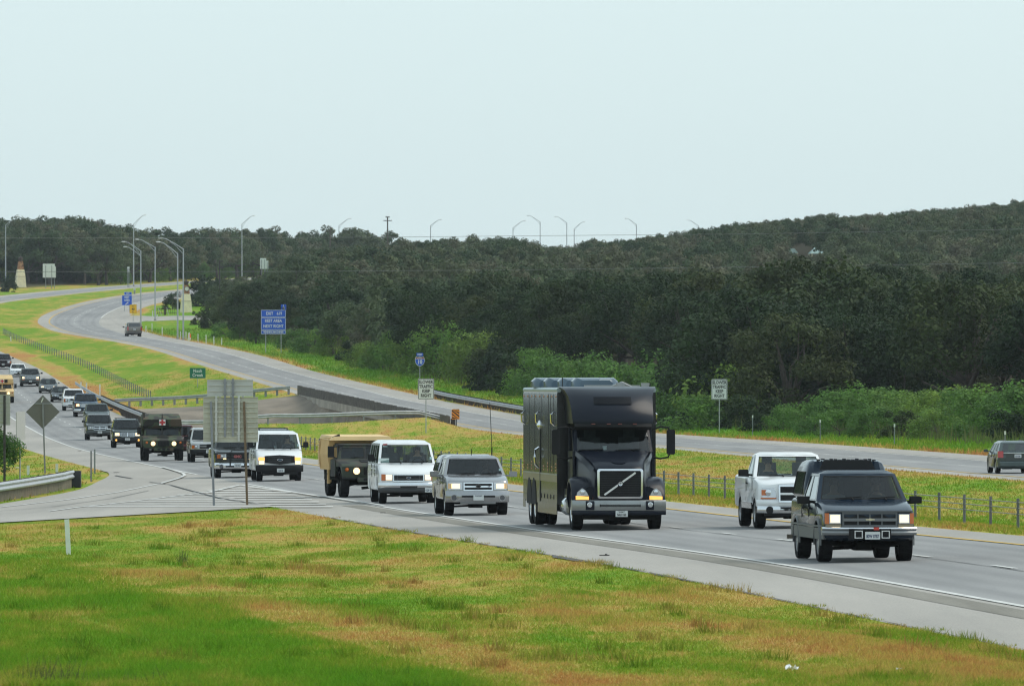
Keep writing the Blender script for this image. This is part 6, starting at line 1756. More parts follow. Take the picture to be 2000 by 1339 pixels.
# ------------------------------------------------------------------ the black truck
P_TRUCK = mat("black_truck_paint", (.008, .011, .020), .30, 0, .18, .06, .8, .06)
P_BOX = mat("black_box_paint", (.014, .0145, .015), .22, 0, .35, .2, .8, .1)
M_GOLD = mat("dull_gold_band", (.26, .22, .13), .5, .4)
M_GREYMET = mat("grey_bumper_metal", (.30, .31, .31), .35, .7, var=.08)
p, yaw = eb(1211, 74.5)
t = empty("box_truck", p, yaw, "tall black truck with a long black box body and a diagonal bar across its grille", "truck")
def part(mb, n, m, par=None, sm=None): return mb.build(n, m, par or t, smooth=sm)
def loft(mb, secs):
    """secs = rings of equal length"""
    n = len(secs[0]); vs = [q for s_ in secs for q in s_]; fs = []
    for i in range(len(secs)-1):
        for k in range(n): fs.append((i*n+k, i*n+(k+1) % n, (i+1)*n+(k+1) % n, (i+1)*n+k))
    fs.append(tuple(range(n-1, -1, -1))); fs.append(tuple((len(secs)-1)*n+k for k in range(n))); mb.add(vs, fs)
def rsec(w0, w1, y, z0, z1, r=.12, yb=0.0, crown=.03):
    """rounded section across the truck: w0 half width at the bottom, w1 at the top; ends swept back by yb"""
    pts = []
    for sg in (1, -1):
        q = [(w0, z0), (w0+(w1-w0)*.5, (z0+z1)/2), (w1, z1-r), (w1-r*.3, z1-r*.3), (w1-r, z1), (w1*.5, z1+crown*.8)]
        if sg == -1: q = q[::-1]
        pts += [(sg*a, y+yb*(abs(a)/max(w0, w1))**2.2, b) for a, b in q]
    return pts
# hood: narrow sloping nose between wide fenders
mb = MB()
loft(mb, [rsec(.70, .62, .02, .80, 1.60, .10, .10), rsec(.74, .66, .10, .78, 1.68, .14, .10), rsec(.82, .74, .7, .8, 1.84, .16), rsec(.95, .90, 1.3, .8, 2.00, .16), rsec(1.02, .99, 1.70, .8, 2.08, .12)])
hood = part(mb, "hood", P_TRUCK, None, 40)
for sg in (-1, 1):                                           # hood side flutes
    mb = MB(); mb.add([(sg*.66, .10, 1.62), (sg*.86, 1.0, 1.92), (sg*1.0, 1.66, 2.06), (sg*1.02, 1.66, 1.95), (sg*.90, 1.0, 1.78), (sg*.74, .12, 1.50)], [(0, 1, 4, 5), (1, 2, 3, 4)])
    mb.v = [(a+sg*.012, b-.02, c+.006) for a, b, c in mb.v]; part(mb, "hood_shoulder", P_TRUCK, hood, 40)
mb = MB(); mb.add([(-.20, .34, 1.77), (.20, .34, 1.77), (.09, .20, 1.735), (-.09, .20, 1.735), (-.17, .55, 1.835), (.17, .55, 1.835)], [(0, 1, 2, 3), (4, 5, 1, 0)]); mb.v = [(a, b, c+.012) for a, b, c in mb.v]; part(mb, "hood_scoop", P_TRUCK, hood)
# fenders over the front wheels
for sg in (-1, 1):
    mb = MB(); secs = []
    for k in range(11):
        a = R(-12 + 190*k/10); y = 1.18 - .98*math.cos(a)*(1.0 if math.cos(a) > 0 else .72); z = .62 + .78*max(-.15, math.sin(a))
        inn, out = .60, 1.235 - .05*(1 if k in (0, 10) else 0)
        yi = y + (.60-y)*.0
        secs.append([(sg*inn, y+.10*(k < 4)-.10*(k < 4), z), (sg*(out-.12), y+.02, z), (sg*out, y+.10 if k < 5 else y-.04, z-.06), (sg*out, (y-1.18)*.86+1.18, (z-.55)*.84+.55), (sg*(out-.10), (y-1.18)*.84+1.18, (z-.55)*.82+.55), (sg*inn, (y-1.18)*.84+1.18, (z-.55)*.82+.55)])
    loft(mb, secs); part(mb, "fender", P_TRUCK, None, 45)
    mb = MB(); mb.add([(sg*.60, .22, .62), (sg*1.16, .26, .60), (sg*1.17, .26, .80), (sg*1.10, .30, 1.0), (sg*.80, .22, 1.14), (sg*.62, .16, 1.15), (sg*.60, .6, .62), (sg*1.16, .6, .60), (sg*1.17, .6, .80), (sg*1.10, .6, 1.0), (sg*.80, .6, 1.14), (sg*.62, .6, 1.15)],
            [(0,1,2,3,4,5), (6,11,10,9,8,7), (0,6,7,1), (1,7,8,2), (2,8,9,3), (3,9,10,4), (4,10,11,5), (5,11,6,0)]); part(mb, "fender_front", P_TRUCK, None, 30)
    # headlight: amber lit lower lens, clear upper lens, round lamp
    a, b = sorted((sg*.80, sg*1.14)); mb = MB()
    mb.add([(a, .185, .80), (b, .185, .80), (b, .20, .885), (a, .20, .90), (a, .30, .80), (b, .30, .80), (b, .30, .885), (a, .30, .90)], [(0,1,2,3),(4,7,6,5),(0,4,5,1),(3,2,6,7),(1,5,6,2),(0,3,7,4)]); o = part(mb, "turn_signal", M_LAMPDIM)
    mb = MB(); mb.prism([(sg*.80, .905), (sg*1.13, .89), (sg*1.10, 1.0), (sg*.98, 1.10), (sg*.90, 1.06)], .10, (0, .20, 0), 'y'); h = part(mb, "headlight", M_LENS)
    mb = MB(); mb.lathe([(0, -.03), (.055, -.02), (.075, .02)], 16, 'y', (sg*.965, .19, 1.0)); part(mb, "lamp_reflector", M_CHROME, h, 40)
# grille with chrome frame and diagonal bar
gz0, gz1, gw = .84, 1.60, .595
mb = MB(); mb.prism([(-gw+.05, gz0+.03), (gw-.05, gz0+.03), (gw-.02, gz1-.03), (-gw+.02, gz1-.03)], .05, (0, -.015, 0), 'y'); g = part(mb, "grille", M_BLACKP)
mb = MB()
for k in range(15): mb.box(-gw+.06, gw-.06, -.03, -.014, gz0+.06+k*.046, gz0+.074+k*.046)
part(mb, "grille_mesh", mat("grille_slat", (.03, .03, .032), .4, .5), g)
mb = MB()
a = rrect(2*gw, gz1-gz0+.02, .06); b = rrect(2*gw-.10, gz1-gz0-.08, .04); zc = (gz0+gz1)/2; n = len(a)
mb.add([(u*(1+.02*(v > 0)), -.055, v+zc) for u, v in a]+[(u, -.07, v+zc) for u, v in b]+[(u, .02, v+zc) for u, v in b]+[(u*(1+.02*(v > 0)), .05, v+zc) for u, v in a],
       [(i, (i+1) % n, (i+1) % n+n, i+n) for i in range(n)]+[(i+n, (i+1) % n+n, (i+1) % n+2*n, i+2*n) for i in range(n)]+[(i+3*n, (i+1) % n+3*n, (i+1) % n, i) for i in range(n)]); part(mb, "grille_frame", M_CHROME, g, 40)
mb = MB(); mb.bar((-.42, -.075, gz0+.09), (.40, -.075, gz1-.09), .026, .05, (-.66, 0, .75)); part(mb, "diagonal_bar", M_CHROME, g)
mb = MB(); mb.box(-.065, .065, -.10, -.07, zc-.07, zc+.065); e = part(mb, "emblem_plate", M_BLACKP, g)
mb = MB(); mb.lathe([(.035, -.105), (.055, -.112), (.06, -.10)], 18, 'y', (0, 0, zc), False); mb.bar((.03, -.108, zc+.035), (.06, -.108, zc+.07), .012); part(mb, "ring_emblem", M_CHROME, e, 40)
mb = MB(); mb.box(-.045, .045, -.118, -.104, zc-.012, zc+.012); part(mb, "emblem_bar", M_CHROME, e)
# bumper: grey centre with black slot, dark corners with fog lamps
def fyb(x): return -.10 + .34*(abs(x)/1.24)**2.6
def bump(z0, z1, x0, x1, m, nm, off=0, n=12, par=None, dep=.25):
    mb = MB(); vs = []
    for k in range(n+1):
        x = x0+(x1-x0)*k/n; y = fyb(x)-off
        vs += [(x, y+.02, z0), (x, y, z0+.03), (x, y, z1-.03), (x, y+.02, z1), (x, y+dep, z1), (x, y+dep, z0)]
    fs = [(6*k+i, 6*k+(i+1) % 6, 6*k+6+(i+1) % 6, 6*k+6+i) for k in range(n) for i in range(6)] + [tuple(range(6)), tuple(6*n+i for i in range(5, -1, -1))]
    mb.add(vs, fs); return part(mb, nm, m, par, 35)
bump(.515, .785, -.86, .86, M_GREYMET, "front_bumper"); bump(.595, .70, -.54, .54, M_BLACKP, "bumper_slot", .008, 6)
mb = MB()
for k in range(3): mb.box(-.52, .52, fyb(0)-.012, fyb(0)-.005, .615+k*.03, .622+k*.03)
part(mb, "slot_bar", M_GREYMET)
for sg in (-1, 1):
    a, b = sorted((sg*.86, sg*1.24)); bump(.515, .785, a, b, M_GREYMET, "bumper_corner", 0, 6)
    a, b = sorted((sg*.68, sg*.90)); bump(.53, .77, a, b, P_TRUCK, "fog_lamp_panel", .014, 4)
    x = sg*.80; mb = MB(); mb.lathe([(0, 0), (.05, 0), (.062, .02)], 16, 'y', (x, fyb(x)-.03, .67)); o = part(mb, "fog_lamp", M_LENS, None, 40); mb = MB(); mb.lathe([(.05, -.008), (.068, -.004), (.068, .02)], 16, 'y', (x, fyb(x)-.03, .67), False); part(mb, "fog_lamp_ring", M_CHROME, o, 40)
bump(.40, .515, -1.24, 1.24, P_TRUCK, "air_dam", -.01); bump(.28, .40, -.95, .95, M_DARKUNDER, "lower_apron", -.12)
pl = empty("licence_plate", (.03, fyb(0)-.03, .435)); pl.parent = t
MB().prism(rrect(.32, .16, .012, 2), .012, (0, 0, 0), 'y').build("plate_blank", M_PLATE, pl)
o = text_mesh("lettering", "NAS1160", .088, M_SIGNBLACK, pl, .003, .001, 'CENTER', 1, .68); o.location = (0, -.002, -.03)
o = text_mesh("lettering", "\"EXEMPT\"", .05, M_SIGNBLACK, pl, .001, .001, 'CENTER', 1, .8); o.location = (0, -.002, .045)
# cab with open windshield
def Pc(u, v): return Vector(((2*u-1)*(1.04-.05*v), 1.66+.42*v - .20*(1-(2*u-1)**2), 2.04+.62*v))
mb = MB(); patch_frame(mb, Pc, [0, .035, .965, 1], [0, .05, .97, 1], {(1, 1)}); part(mb, "windshield_frame", P_TRUCK, None, 40)
mb = MB(); patch(mb, Pc, .03, .97, .04, .98, 12, 4); ws = part(mb, "windshield", glass_mat("truck_glass", (.50, .58, .57), .05), None, 60)
mb = MB()
for x0, x1 in ((.05, .36), (.52, .84)):
    a = Pc(x0, .07)+Vector((0, -.03, .01)); b = Pc(x1, .11)+Vector((0, -.035, .0)); mb.bar(a, b, .03, .025); mb.bar(Pc((x0+x1)/2+.08, .02)+Vector((0, -.03, 0)), a.lerp(b, .6), .035, .02)
part(mb, "wiper", M_BLACKP)
mb = MB(); mb.box(-1.0, 1.0, 1.75, 2.1, 1.9, 2.05); part(mb, "dashboard", M_CABIN)
mb = MB(); mb.lathe([(.045, 2.05), (.06, 2.20), (.05, 2.20), (.035, 2.06)], 12, 'z', (-.22, 1.72, 0)); part(mb, "paper_cup", P_WHITE)
mb = MB(); mb.box(-.55, -.35, 1.66, 1.74, 2.05, 2.10); mb.box(.02, .12, 1.64, 1.70, 2.05, 2.08); part(mb, "papers", P_WHITE)
for sg in (-1, 1):
    mb = MB(); c = sg*.52; mb.box(c-.27, c+.27, 2.6, 2.78, 1.6, 2.42); mb.box(c-.15, c+.15, 2.66, 2.76, 2.42, 2.62); part(mb, "seat", M_SEAT)
mb = MB(); mb.box(-1.0, 1.0, 3.0, 3.05, 1.3, 2.8); part(mb, "bulkhead", M_CABIN)
for sg in (-1, 1):                                           # doors with windows
    mb = MB(); x = sg*1.05
    mb.prism([(1.70, 1.05), (2.95, 1.05), (2.95, 2.06), (1.70, 2.06)], .06, (x-.03, 0, 0), 'x')
    mb.prism([(1.70, 2.06), (2.10, 2.66), (2.18, 2.66), (1.82, 2.06)], .05, (x-.03-sg*.02, 0, 0), 'x'); mb.prism([(2.80, 2.06), (2.80, 2.66), (2.95, 2.66), (2.95, 2.06)], .05, (x-.03-sg*.02, 0, 0), 'x')
    d = part(mb, "door", P_TRUCK)
    mb = MB(); mb.prism([(1.82, 2.06), (2.18, 2.66), (2.80, 2.66), (2.80, 2.06)], .02, (x-.01-sg*.02, 0, 0), 'x'); part(mb, "door_window", G_TINT, d)
    mb = MB(); mb.box(x-.02, x+.02, 2.65, 2.82, 1.78, 1.83); mb.v = [(a+sg*.035, b, c) for a, b, c in mb.v]; part(mb, "door_handle", M_CHROME, d)
    mb = MB(); mb.box(x-.10, x+.08, 1.75, 3.3, .42, 1.05); part(mb, "step_panel", P_TRUCK)
    mb = MB(); mb.box(sg*1.12-.05, sg*1.12+.05, 1.9, 2.9, .55, .62); mb.box(sg*1.12-.05, sg*1.12+.05, 1.9, 2.9, .85, .90); part(mb, "step", M_GREYMET)
    mb = MB(); mb.lathe([(.0, -.5), (.26, -.48), (.28, -.4), (.28, .4), (.26, .48), (0, .5)], 16, 'y', (sg*.98, 3.05, .62)); part(mb, "fuel_tank", M_CHROME, None, 40)
    # big mirrors on tubular arms
    xm = sg*1.53
    mb = MB(); mb.prism(rrect(.215, .66, .05), .14, (xm, 1.62, 2.30), 'y'); m_ = part(mb, "mirror", M_BLACKP, None, 40)
    mb = MB(); mb.tube([(sg*1.04, 1.85, 2.62), (sg*1.25, 1.72, 2.70), (sg*1.46, 1.70, 2.68), (sg*1.5, 1.70, 2.6)], .025, 6); mb.tube([(sg*1.04, 1.85, 1.90), (sg*1.25, 1.72, 1.86), (sg*1.46, 1.70, 1.90), (sg*1.5, 1.70, 2.0)], .025, 6); part(mb, "mirror_arm", M_BLACKP, m_, 50)
# sun visor and tall roof fairing
mb = MB(); vs = []
for k in range(11):
    x = -1.02+2.04*k/10; y = 1.70 - .24*(1-(x/1.02)**2)
    vs += [(x, y+.16, 2.62), (x, y-.02, 2.70), (x, y+.02, 2.79), (x, y+.35, 2.80)]
mb.add(vs, [(4*k+i, 4*k+i+1, 4*k+5+i, 4*k+4+i) for k in range(10) for i in range(3)]); part(mb, "sun_visor", M_BLACKP, None, 40)
def fs_(w, y, z, yb, r=.18): return [(x, y + yb*(abs(x)/w)**2.4, z) for x in np.linspace(-w, w, 15)]
mb = MB(); rows_ = [fs_(1.06, 1.46, 2.78, .32), fs_(1.08, 1.44, 2.92, .34), fs_(1.09, 1.62, 3.20, .40), fs_(1.12, 1.98, 3.50, .42), fs_(1.20, 2.36, 3.68, .40), fs_(1.27, 2.72, 3.74, .3), fs_(1.27, 3.35, 3.76, .0)]
for q in rows_[2:5]:
    pass
vs = [v for r_ in rows_ for v in r_]; mb.add(vs, [(15*j+i, 15*j+i+1, 15*j+16+i, 15*j+15+i) for j in range(6) for i in range(14)])
for sg in (0, 14):                                            # side cheeks run back to the box
    base = [rows_[j][sg] for j in range(7)]
    back = [(p_[0]*1.02, 3.40, p_[2]) for p_ in base]; n0 = len(mb.v)
    mb.add(base+back, [(i, i+1, i+8, i+7) for i in range(6)])
fair = part(mb, "roof_fairing", P_TRUCK, None, 50)
mb = MB(); vs = []
for j, (z, y) in enumerate(((3.30, 1.74), (3.49, 1.968))):
    for k in range(7):
        x = -.50+1.0*k/6; vs.append((x*(1+.0*j), y + .41*(abs(x)/1.13)**2.4-.035, z))
mb.add(vs, [(k, k+1, k+8, k+7) for k in range(6)]); part(mb, "fairing_panel", mat("smoked_panel", (.005, .006, .009), .35, spec=.12), fair, 50)
mb = MB()
for x in (-.55, -.15, .15, .55): mb.box(x-.05, x+.05, 1.40+.32*(abs(x)/1.06)**2.4, 1.46+.32*(abs(x)/1.06)**2.4, 2.765, 2.79)
part(mb, "marker_lamp", mat("dark_red_marker", (.18, .03, .02), .3, coat=1), fair)
# box body
bx0, bx1, y0, y1, z0, z1 = -1.32, 1.32, 3.42, 12.9, .62, 3.72
mb = MB(); prof = [(-1.32, .62), (-1.32, 3.58), (-1.28, 3.68), (-1.20, 3.72), (1.20, 3.72), (1.28, 3.68), (1.32, 3.58), (1.32, .62)]
mb.prism(prof, y1-y0, (0, y0, 0), 'y'); box = part(mb, "box_body", P_BOX, None, 30)
mb = MB()
for sg in (-1, 1):
    mb.tube([(sg*1.27, y0-.01, 3.67), (sg*1.27, y1+.01, 3.67)], .065, 8)
part(mb, "roof_rail", mat("pale_roof_rail", (.33, .40, .41), .4, .4), box, 50)
mb = MB(); mb.box(-1.18, 1.18, y0+.05, y1-.05, 3.70, 3.735); part(mb, "roof_sheet", mat("white_roof", (.62, .62, .60), .6), box)
for sg in (-1, 1):
    X = sg*1.32
    def flat(nm, ya, yb_, za, zb, m, d=.008, par=box):
        mb = MB(); mb.box(min(X, X+sg*d), max(X, X+sg*d), ya, yb_, za, zb); return part(mb, nm, m, par)
    flat("gold_band", y0+.02, y1-.02, 1.22, 1.40, M_GOLD); flat("band_edge", y0+.02, y1-.02, 1.40, 1.44, M_GREYMET, .012)
    flat("skirt", y0+.02, 8.7, .36, .66, P_BOX, .006); flat("skirt", 12.2, y1-.02, .45, .66, P_BOX, .006)
    for ya in (4.4, 5.2, 5.75, 7.6, 9.6, 11.2):                  # panel seams and door outline
        flat("panel_seam", ya-.012, ya+.012, 1.45, 3.56, mat("seam_black", (.008, .008, .009), .5), .005)
    flat("door_edge", 7.95, 8.05, .66, 2.62, mat("seam_black"), .02)
    mb = MB()
    for k in range(9): mb.lathe([(0, sg*.02), (.028, sg*.012), (.032, 0)], 8, 'x', (X, y0+.3+k*1.12, 3.50))
    for k in range(9):
        for dz in (0, .09, .18): mb.lathe([(0, sg*.02), (.026, sg*.012), (.03, 0)], 8, 'x', (X, y0+.3+k*1.12, 1.52+dz)) if k % 2 == 0 or dz < .1 else None
    part(mb, "marker_stud", mat("copper_stud", (.50, .26, .14), .4, .5), box)
    for yy in (4.1, 8.3, 12.4):
        mb = MB(); mb.tube([(X, yy, 2.72), (X+sg*.09, yy, 2.80), (X+sg*.10, yy, 3.02), (X, yy, 3.10)], .03, 6); part(mb, "grab_handle", M_CHROME, box, 50)
    mb = MB(); mb.tube([(X, 8.4, 1.55), (X+sg*.10, 8.4, 1.65), (X+sg*.12, 8.4, 1.85), (X+sg*.10, 8.4, 2.05), (X, 8.4, 2.12)], .035, 6); part(mb, "door_pull", M_CHROME, box, 50)
    mb = MB(); mb.lathe([(0, sg*.09), (.12, sg*.03), (.13, 0)], 12, 'x', (X, 8.2, 2.72)); part(mb, "vent_hood", M_CHROME, box, 50)
    mb = MB()
    for k in range(5): mb.lathe([(0, sg*.012), (.06, sg*.01), (.065, 0)], 10, 'x', (X, 4.3+k*.85, .82))
    part(mb, "vent_hole", M_BLACKP, box)
    # rear wheel opening shown as two dark arches
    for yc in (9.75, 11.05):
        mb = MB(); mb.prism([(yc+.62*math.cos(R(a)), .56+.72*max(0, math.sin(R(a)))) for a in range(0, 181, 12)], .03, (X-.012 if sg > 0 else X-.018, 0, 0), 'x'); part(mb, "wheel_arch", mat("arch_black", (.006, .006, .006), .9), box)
        wheel(t, sg*1.17, yc, .52, .28, M_CHROME, sg, spokes=10, rim_r=.58); wheel(t, sg*.85, yc, .52, .26, M_STEELRIM, sg, spokes=6, rim_r=.58)
for sg in (-1, 1): wheel(t, sg*1.03, 1.18, .52, .30, M_CHROME, sg, spokes=10, rim_r=.60)
mb = MB(); mb.box(-.5, .5, .4, 12.6, .55, .95); mb.bar((-1.0, 1.18, .5), (1.0, 1.18, .5), .16)
for yc in (9.75, 11.05): mb.bar((-1.0, yc, .52), (1.0, yc, .52), .25)
mb.box(-.95, .95, 3.5, 8.6, .40, .64); mb.box(-1.0, 1.0, .5, 1.8, .55, .85); part(mb, "chassis", M_DARKUNDER)
mb = MB(); mb.box(-1.2, -.55, 12.3, 12.33, .18, .7); mb.box(.55, 1.2, 12.3, 12.33, .18, .7); part(mb, "mud_flap", M_BLACKP)
# air units on the roof
for k, (xc, w, yy) in enumerate(((-.15, .62, 4.6), (-.40, .60, 6.0), (-.62, .60, 7.6), (-.80, .60, 9.2))):
    mb = MB(); secs = []
    for y, s0 in ((yy, .72), (yy+.12, .92), (yy+.35, 1), (yy+.75, 1), (yy+.95, .85)): secs.append([(xc-w*s0, y, 3.74), (xc-w*s0, y, 3.74+.16*s0), (xc-w*s0*.82, y, 3.74+.26*s0), (xc+w*s0*.82, y, 3.74+.26*s0), (xc+w*s0, y, 3.74+.16*s0), (xc+w*s0, y, 3.74)])
    loft(mb, secs); u = part(mb, "roof_air_unit", paint("unit_blue_black", (.085, .125, .165), .1, .3), None, 35)
    if k == 0:
        mb = MB(); mb.prism(rrect(.34, .17, .06), .02, (xc+.24, yy+.02, 3.875), 'y'); part(mb, "unit_badge", P_WHITE, u); mb = MB(); mb.box(xc+.20, xc+.34, yy+.005, yy+.018, 3.865, 3.885); part(mb, "unit_badge_mark", M_GREYMET, u)
for x in (.42, 1.08):
    mb = MB(); mb.prism([(x-.09, 3.74), (x+.09, 3.74), (x+.11, 3.86), (x-.11, 3.86)], .2, (0, 3.7, 0), 'y'); part(mb, "roof_vent", M_GREYMET)
mb = MB(); mb.tube([(-1.1, 4.2, 3.7), (-1.1, 4.2, 4.0)], .012, 6); part(mb, "stub_aerial", M_BLACKP)
mb = MB(); mb.box(-.5, 1.0, 4.3, 4.4, 3.74, 3.80); mb.tube([(.2, 4.2, 3.76), (.5, 4.2, 3.88), (.75, 4.2, 3.76)], .03, 6); part(mb, "roof_conduit", M_GREYMET)
# ------------------------------------------------------------------ vegetation
def leaf_mat(name, stops, transl=0.25, rnd=0.5):
    m = bpy.data.materials.new(name); m.use_nodes = True
    n, l, b = nodes_of(m)
    oi = n.new("ShaderNodeObjectInfo"); g = n.new("ShaderNodeNewGeometry")
    t = n.new("ShaderNodeAttribute"); t.attribute_name = "tone"
    no = noise_tex(n, l, g.outputs["Position"], 0.30, 3, 0.6)
    f = math_n(n, l, 'ADD', math_n(n, l, 'MULTIPLY', oi.outputs["Random"], rnd), math_n(n, l, 'MULTIPLY', no.outputs[0], 1-rnd))
    r = ramp(n, stops); l.new(f, r.inputs[0])
    c = mixc(n, l, 1.0, r.outputs[0], t.outputs["Fac"], 'MULTIPLY')
    l.new(c, b.inputs["Base Color"]); b.inputs["Roughness"].default_value = 0.65
    b.inputs["Specular IOR Level"].default_value = 0.2
    tr = n.new("ShaderNodeBsdfTranslucent"); l.new(c, tr.inputs[0])
    mx = n.new("ShaderNodeMixShader"); mx.inputs[0].default_value = transl
    l.new(b.outputs[0], mx.inputs[1]); l.new(tr.outputs[0], mx.inputs[2]); l.new(mx.outputs[0], n["Material Output"].inputs[0])
    return m
M_OAK = leaf_mat("oak_leaves", [(0.18, (0.040, 0.074, 0.028)), (0.42, (0.072, 0.108, 0.044)), (0.62, (0.108, 0.130, 0.060)), (0.85, (0.146, 0.142, 0.086))], 0.25, 0.68)
M_OAKDK = leaf_mat("dark_oak_leaves", [(0.2, (0.016, 0.036, 0.010)), (0.5, (0.026, 0.050, 0.013)), (0.8, (0.056, 0.070, 0.018))])
M_SHRUB = leaf_mat("shrub_leaves", [(0.2, (0.080, 0.165, 0.036)), (0.5, (0.110, 0.222, 0.040)), (0.8, (0.205, 0.285, 0.050))], 0.3)
M_YELLOW = leaf_mat("yellowish_leaves", [(0.2, (0.12, 0.13, 0.02)), (0.8, (0.17, 0.16, 0.03))], 0.3)
M_BRIGHT = leaf_mat("feathery_leaves", [(0.3, (0.07, 0.16, 0.03)), (0.7, (0.11, 0.21, 0.04))], 0.35)
M_TALLGRASS = leaf_mat("tall_grass_stems", [(0.3, (0.08, 0.14, 0.03)), (0.55, (0.13, 0.15, 0.05)), (0.8, (0.21, 0.17, 0.09))], 0.3, 0.1)
M_BARK = mat("bark", (0.075, 0.06, 0.05), 0.9, var=0.35, vscale=3)
M_DEADWOOD = mat("dead_wood", (0.21, 0.17, 0.14), 0.9, var=0.3, vscale=3)

def crown_mesh(name, h, rx, base, nclump, nleaf, lsize, m, seed, flat=0.75, rough=0.35):
    """leaves in clumps spread over an uneven dome; returns an unlinked mesh and the clump centres"""
    r_ = np.random.default_rng(seed)
    cz = base + (h-base)*0.42
    u = r_.uniform(0, 2*np.pi, nclump); v = r_.uniform(-0.45, 1, nclump)
    rad = r_.uniform(0.62, 1.0, nclump)
    q = np.sqrt(np.clip(1-v*v, 0, 1))
    vz = np.where(v > 0, v*(h-cz), v*(cz-base)*1.4)
    ctr = np.stack([np.cos(u)*q*rx*rad, np.sin(u)*q*rx*rad, cz + vz*rad*0.92], 1)
    ctr += r_.normal(0, rx*0.08, ctr.shape)
    crad = r_.uniform(0.6, 1.25, nclump)*rx*rough
    k = r_.integers(0, nclump, nleaf)
    d = r_.normal(0, 1, (nleaf, 3)); d /= np.linalg.norm(d, axis=1)[:, None]
    p = ctr[k] + d*(crad[k]*r_.uniform(0.25, 1.0, nleaf)**0.5)[:, None]*np.array([1, 1, flat])
    p[:, 2] = np.clip(p[:, 2], 0.05, h*1.05)
    nrm = d*0.9 + r_.normal(0, 0.42, (nleaf, 3)) + np.array([0, 0, 0.45]); nrm /= np.linalg.norm(nrm, axis=1)[:, None]
    ax = np.cross(nrm, r_.normal(0, 1, (nleaf, 3))); ax /= np.linalg.norm(ax, axis=1)[:, None]
    bx = np.cross(nrm, ax)
    s = (lsize*r_.uniform(0.6, 1.4, nleaf))[:, None]
    w = s*r_.uniform(0.45, 0.8, nleaf)[:, None]
    V = np.stack([p-ax*s/2, p+bx*w/2, p+ax*s/2, p-bx*w/2], 1).reshape(-1, 3)
    Fc = np.arange(nleaf*4).reshape(-1, 4)
    tone = np.repeat(r_.uniform(0.82, 1.18, nleaf)*r_.uniform(0.72, 1.28, nclump)[k], 4)
    o = np_mesh(name, V, Fc, m, 4, attr={"tone": tone})
    me = o.data; bpy.data.objects.remove(o)
    return me, ctr
def limb(mb, p, q, r0, r1, bend, r_):
    p = Vector(p); q = Vector(q); mid = (p+q)/2 + Vector(r_.normal(0, bend, 3))
    mb.tube([p, (p*0.5+mid*0.5), mid, (mid+q)/2, q], [r0, r0*.85+r1*.15, (r0+r1)/2, r0*.25+r1*.75, r1], 6, False)
def trunk_mesh(name, h, rx, base, ctr, m, seed, n=7, r0=0.2):
    r_ = np.random.default_rng(seed); mb = MB()
    fork = (r_.normal(0, .15), r_.normal(0, .15), max(base*0.9, h*0.22))
    mb.tube([(0, 0, -0.4), (0, 0, 0.1), (fork[0]*.5, fork[1]*.5, fork[2]*.6), fork], [r0*1.5, r0*1.15, r0*.95, r0*.85], 8)
    for c in ctr[r_.permutation(len(ctr))[:n]]: limb(mb, fork, c, r0*.6, r0*.12, h*0.04, r_)
    o = mb.build(name, m, smooth=60); me = o.data; bpy.data.objects.remove(o)
    return me
class Kind:
    def __init__(s, h, rx, base, nclump, nleaf, lsize, m, seed, r0=0.2, flat=.75, rough=.35, n=7, bark=None):
        s.h = h
        s.crown, ctr = crown_mesh("crown", h, rx, base, nclump, nleaf, lsize, m, seed, flat, rough)
        s.trunk = trunk_mesh("trunk", h, rx, base, ctr, bark or M_BARK, seed+1, n, r0)
def plant(k, name, loc, sc, rz, label, cat, group=None, parts=("trunk", "crown"), sz=1.0):
    t = empty(name, loc, rz, label, cat, group)
    t.scale = (sc, sc, sc*sz)
    for pn, me in zip(parts, (k.trunk, k.crown)):
        o = bpy.data.objects.new(pn, me); COL.objects.link(o); o.parent = t
    return t
OAKS = [Kind(7.5, 3.7, 1.3, 34, 4600, .30, M_OAK, 10+i, .22, .7, .27) for i in range(5)]
BIGDK = [Kind(13, 6.2, 2.2, 80, 11000, .36, M_OAKDK, 40+i, .38, .75, .26, 12) for i in range(3)]
SHRUBS = [Kind(4, 2.5, -.7, 32, 4200, .21, M_SHRUB, 60+i, .07, .85, .36, 9) for i in range(4)]
DKSHRUB = [Kind(4, 2.3, -1.3, 30, 3400, .28, M_OAKDK, 70+i, .07, .9, .36, 9) for i in range(2)]
YEL = [Kind(6, 3.4, 1.0, 26, 2000, .4, M_YELLOW, 80, .15, .8, .36)]
def dead_tree_mesh(h, rx, seed, dens=70):
    r_ = np.random.default_rng(seed); mb = MB()
    mb.tube([(0, 0, -.3), (0.1, 0, h*.2), (0.05, .1, h*.35)], [.24, .2, .17], 7)
    def grow(p, d, L, r, lev):
        q = p + d*L
        limb(mb, p, q, r, r*.5, L*.06, r_)
        if lev == 0: return
        for _ in range(3 if lev > 1 else 4):
            nd = (d + Vector(r_.normal(0, .55, 3)) + Vector((0, 0, .15))).normalized()
            grow(p + (q-p)*r_.uniform(.5, 1), nd, L*r_.uniform(.55, .8), r*.5, lev-1)
    for _ in range(6):
        a = r_.uniform(0, 6.28)
        grow(Vector((0.05, .1, h*.33)), Vector((math.cos(a)*.8, math.sin(a)*.8, .9)).normalized(), h*.28, .1, 3)
    o = mb.build("branches", M_DEADWOOD); me = o.data; bpy.data.objects.remove(o)
    return me
DEAD = [dead_tree_mesh(8, 4, 5), dead_tree_mesh(7, 4, 9)]
def dead_tree(loc, sc, rz, label):
    t = empty("bare_tree", loc, rz, label, "tree"); t.scale = (sc,)*3
    o = bpy.data.objects.new("branches", DEAD[int(rz*10) % 2]); COL.objects.link(o); o.parent = t

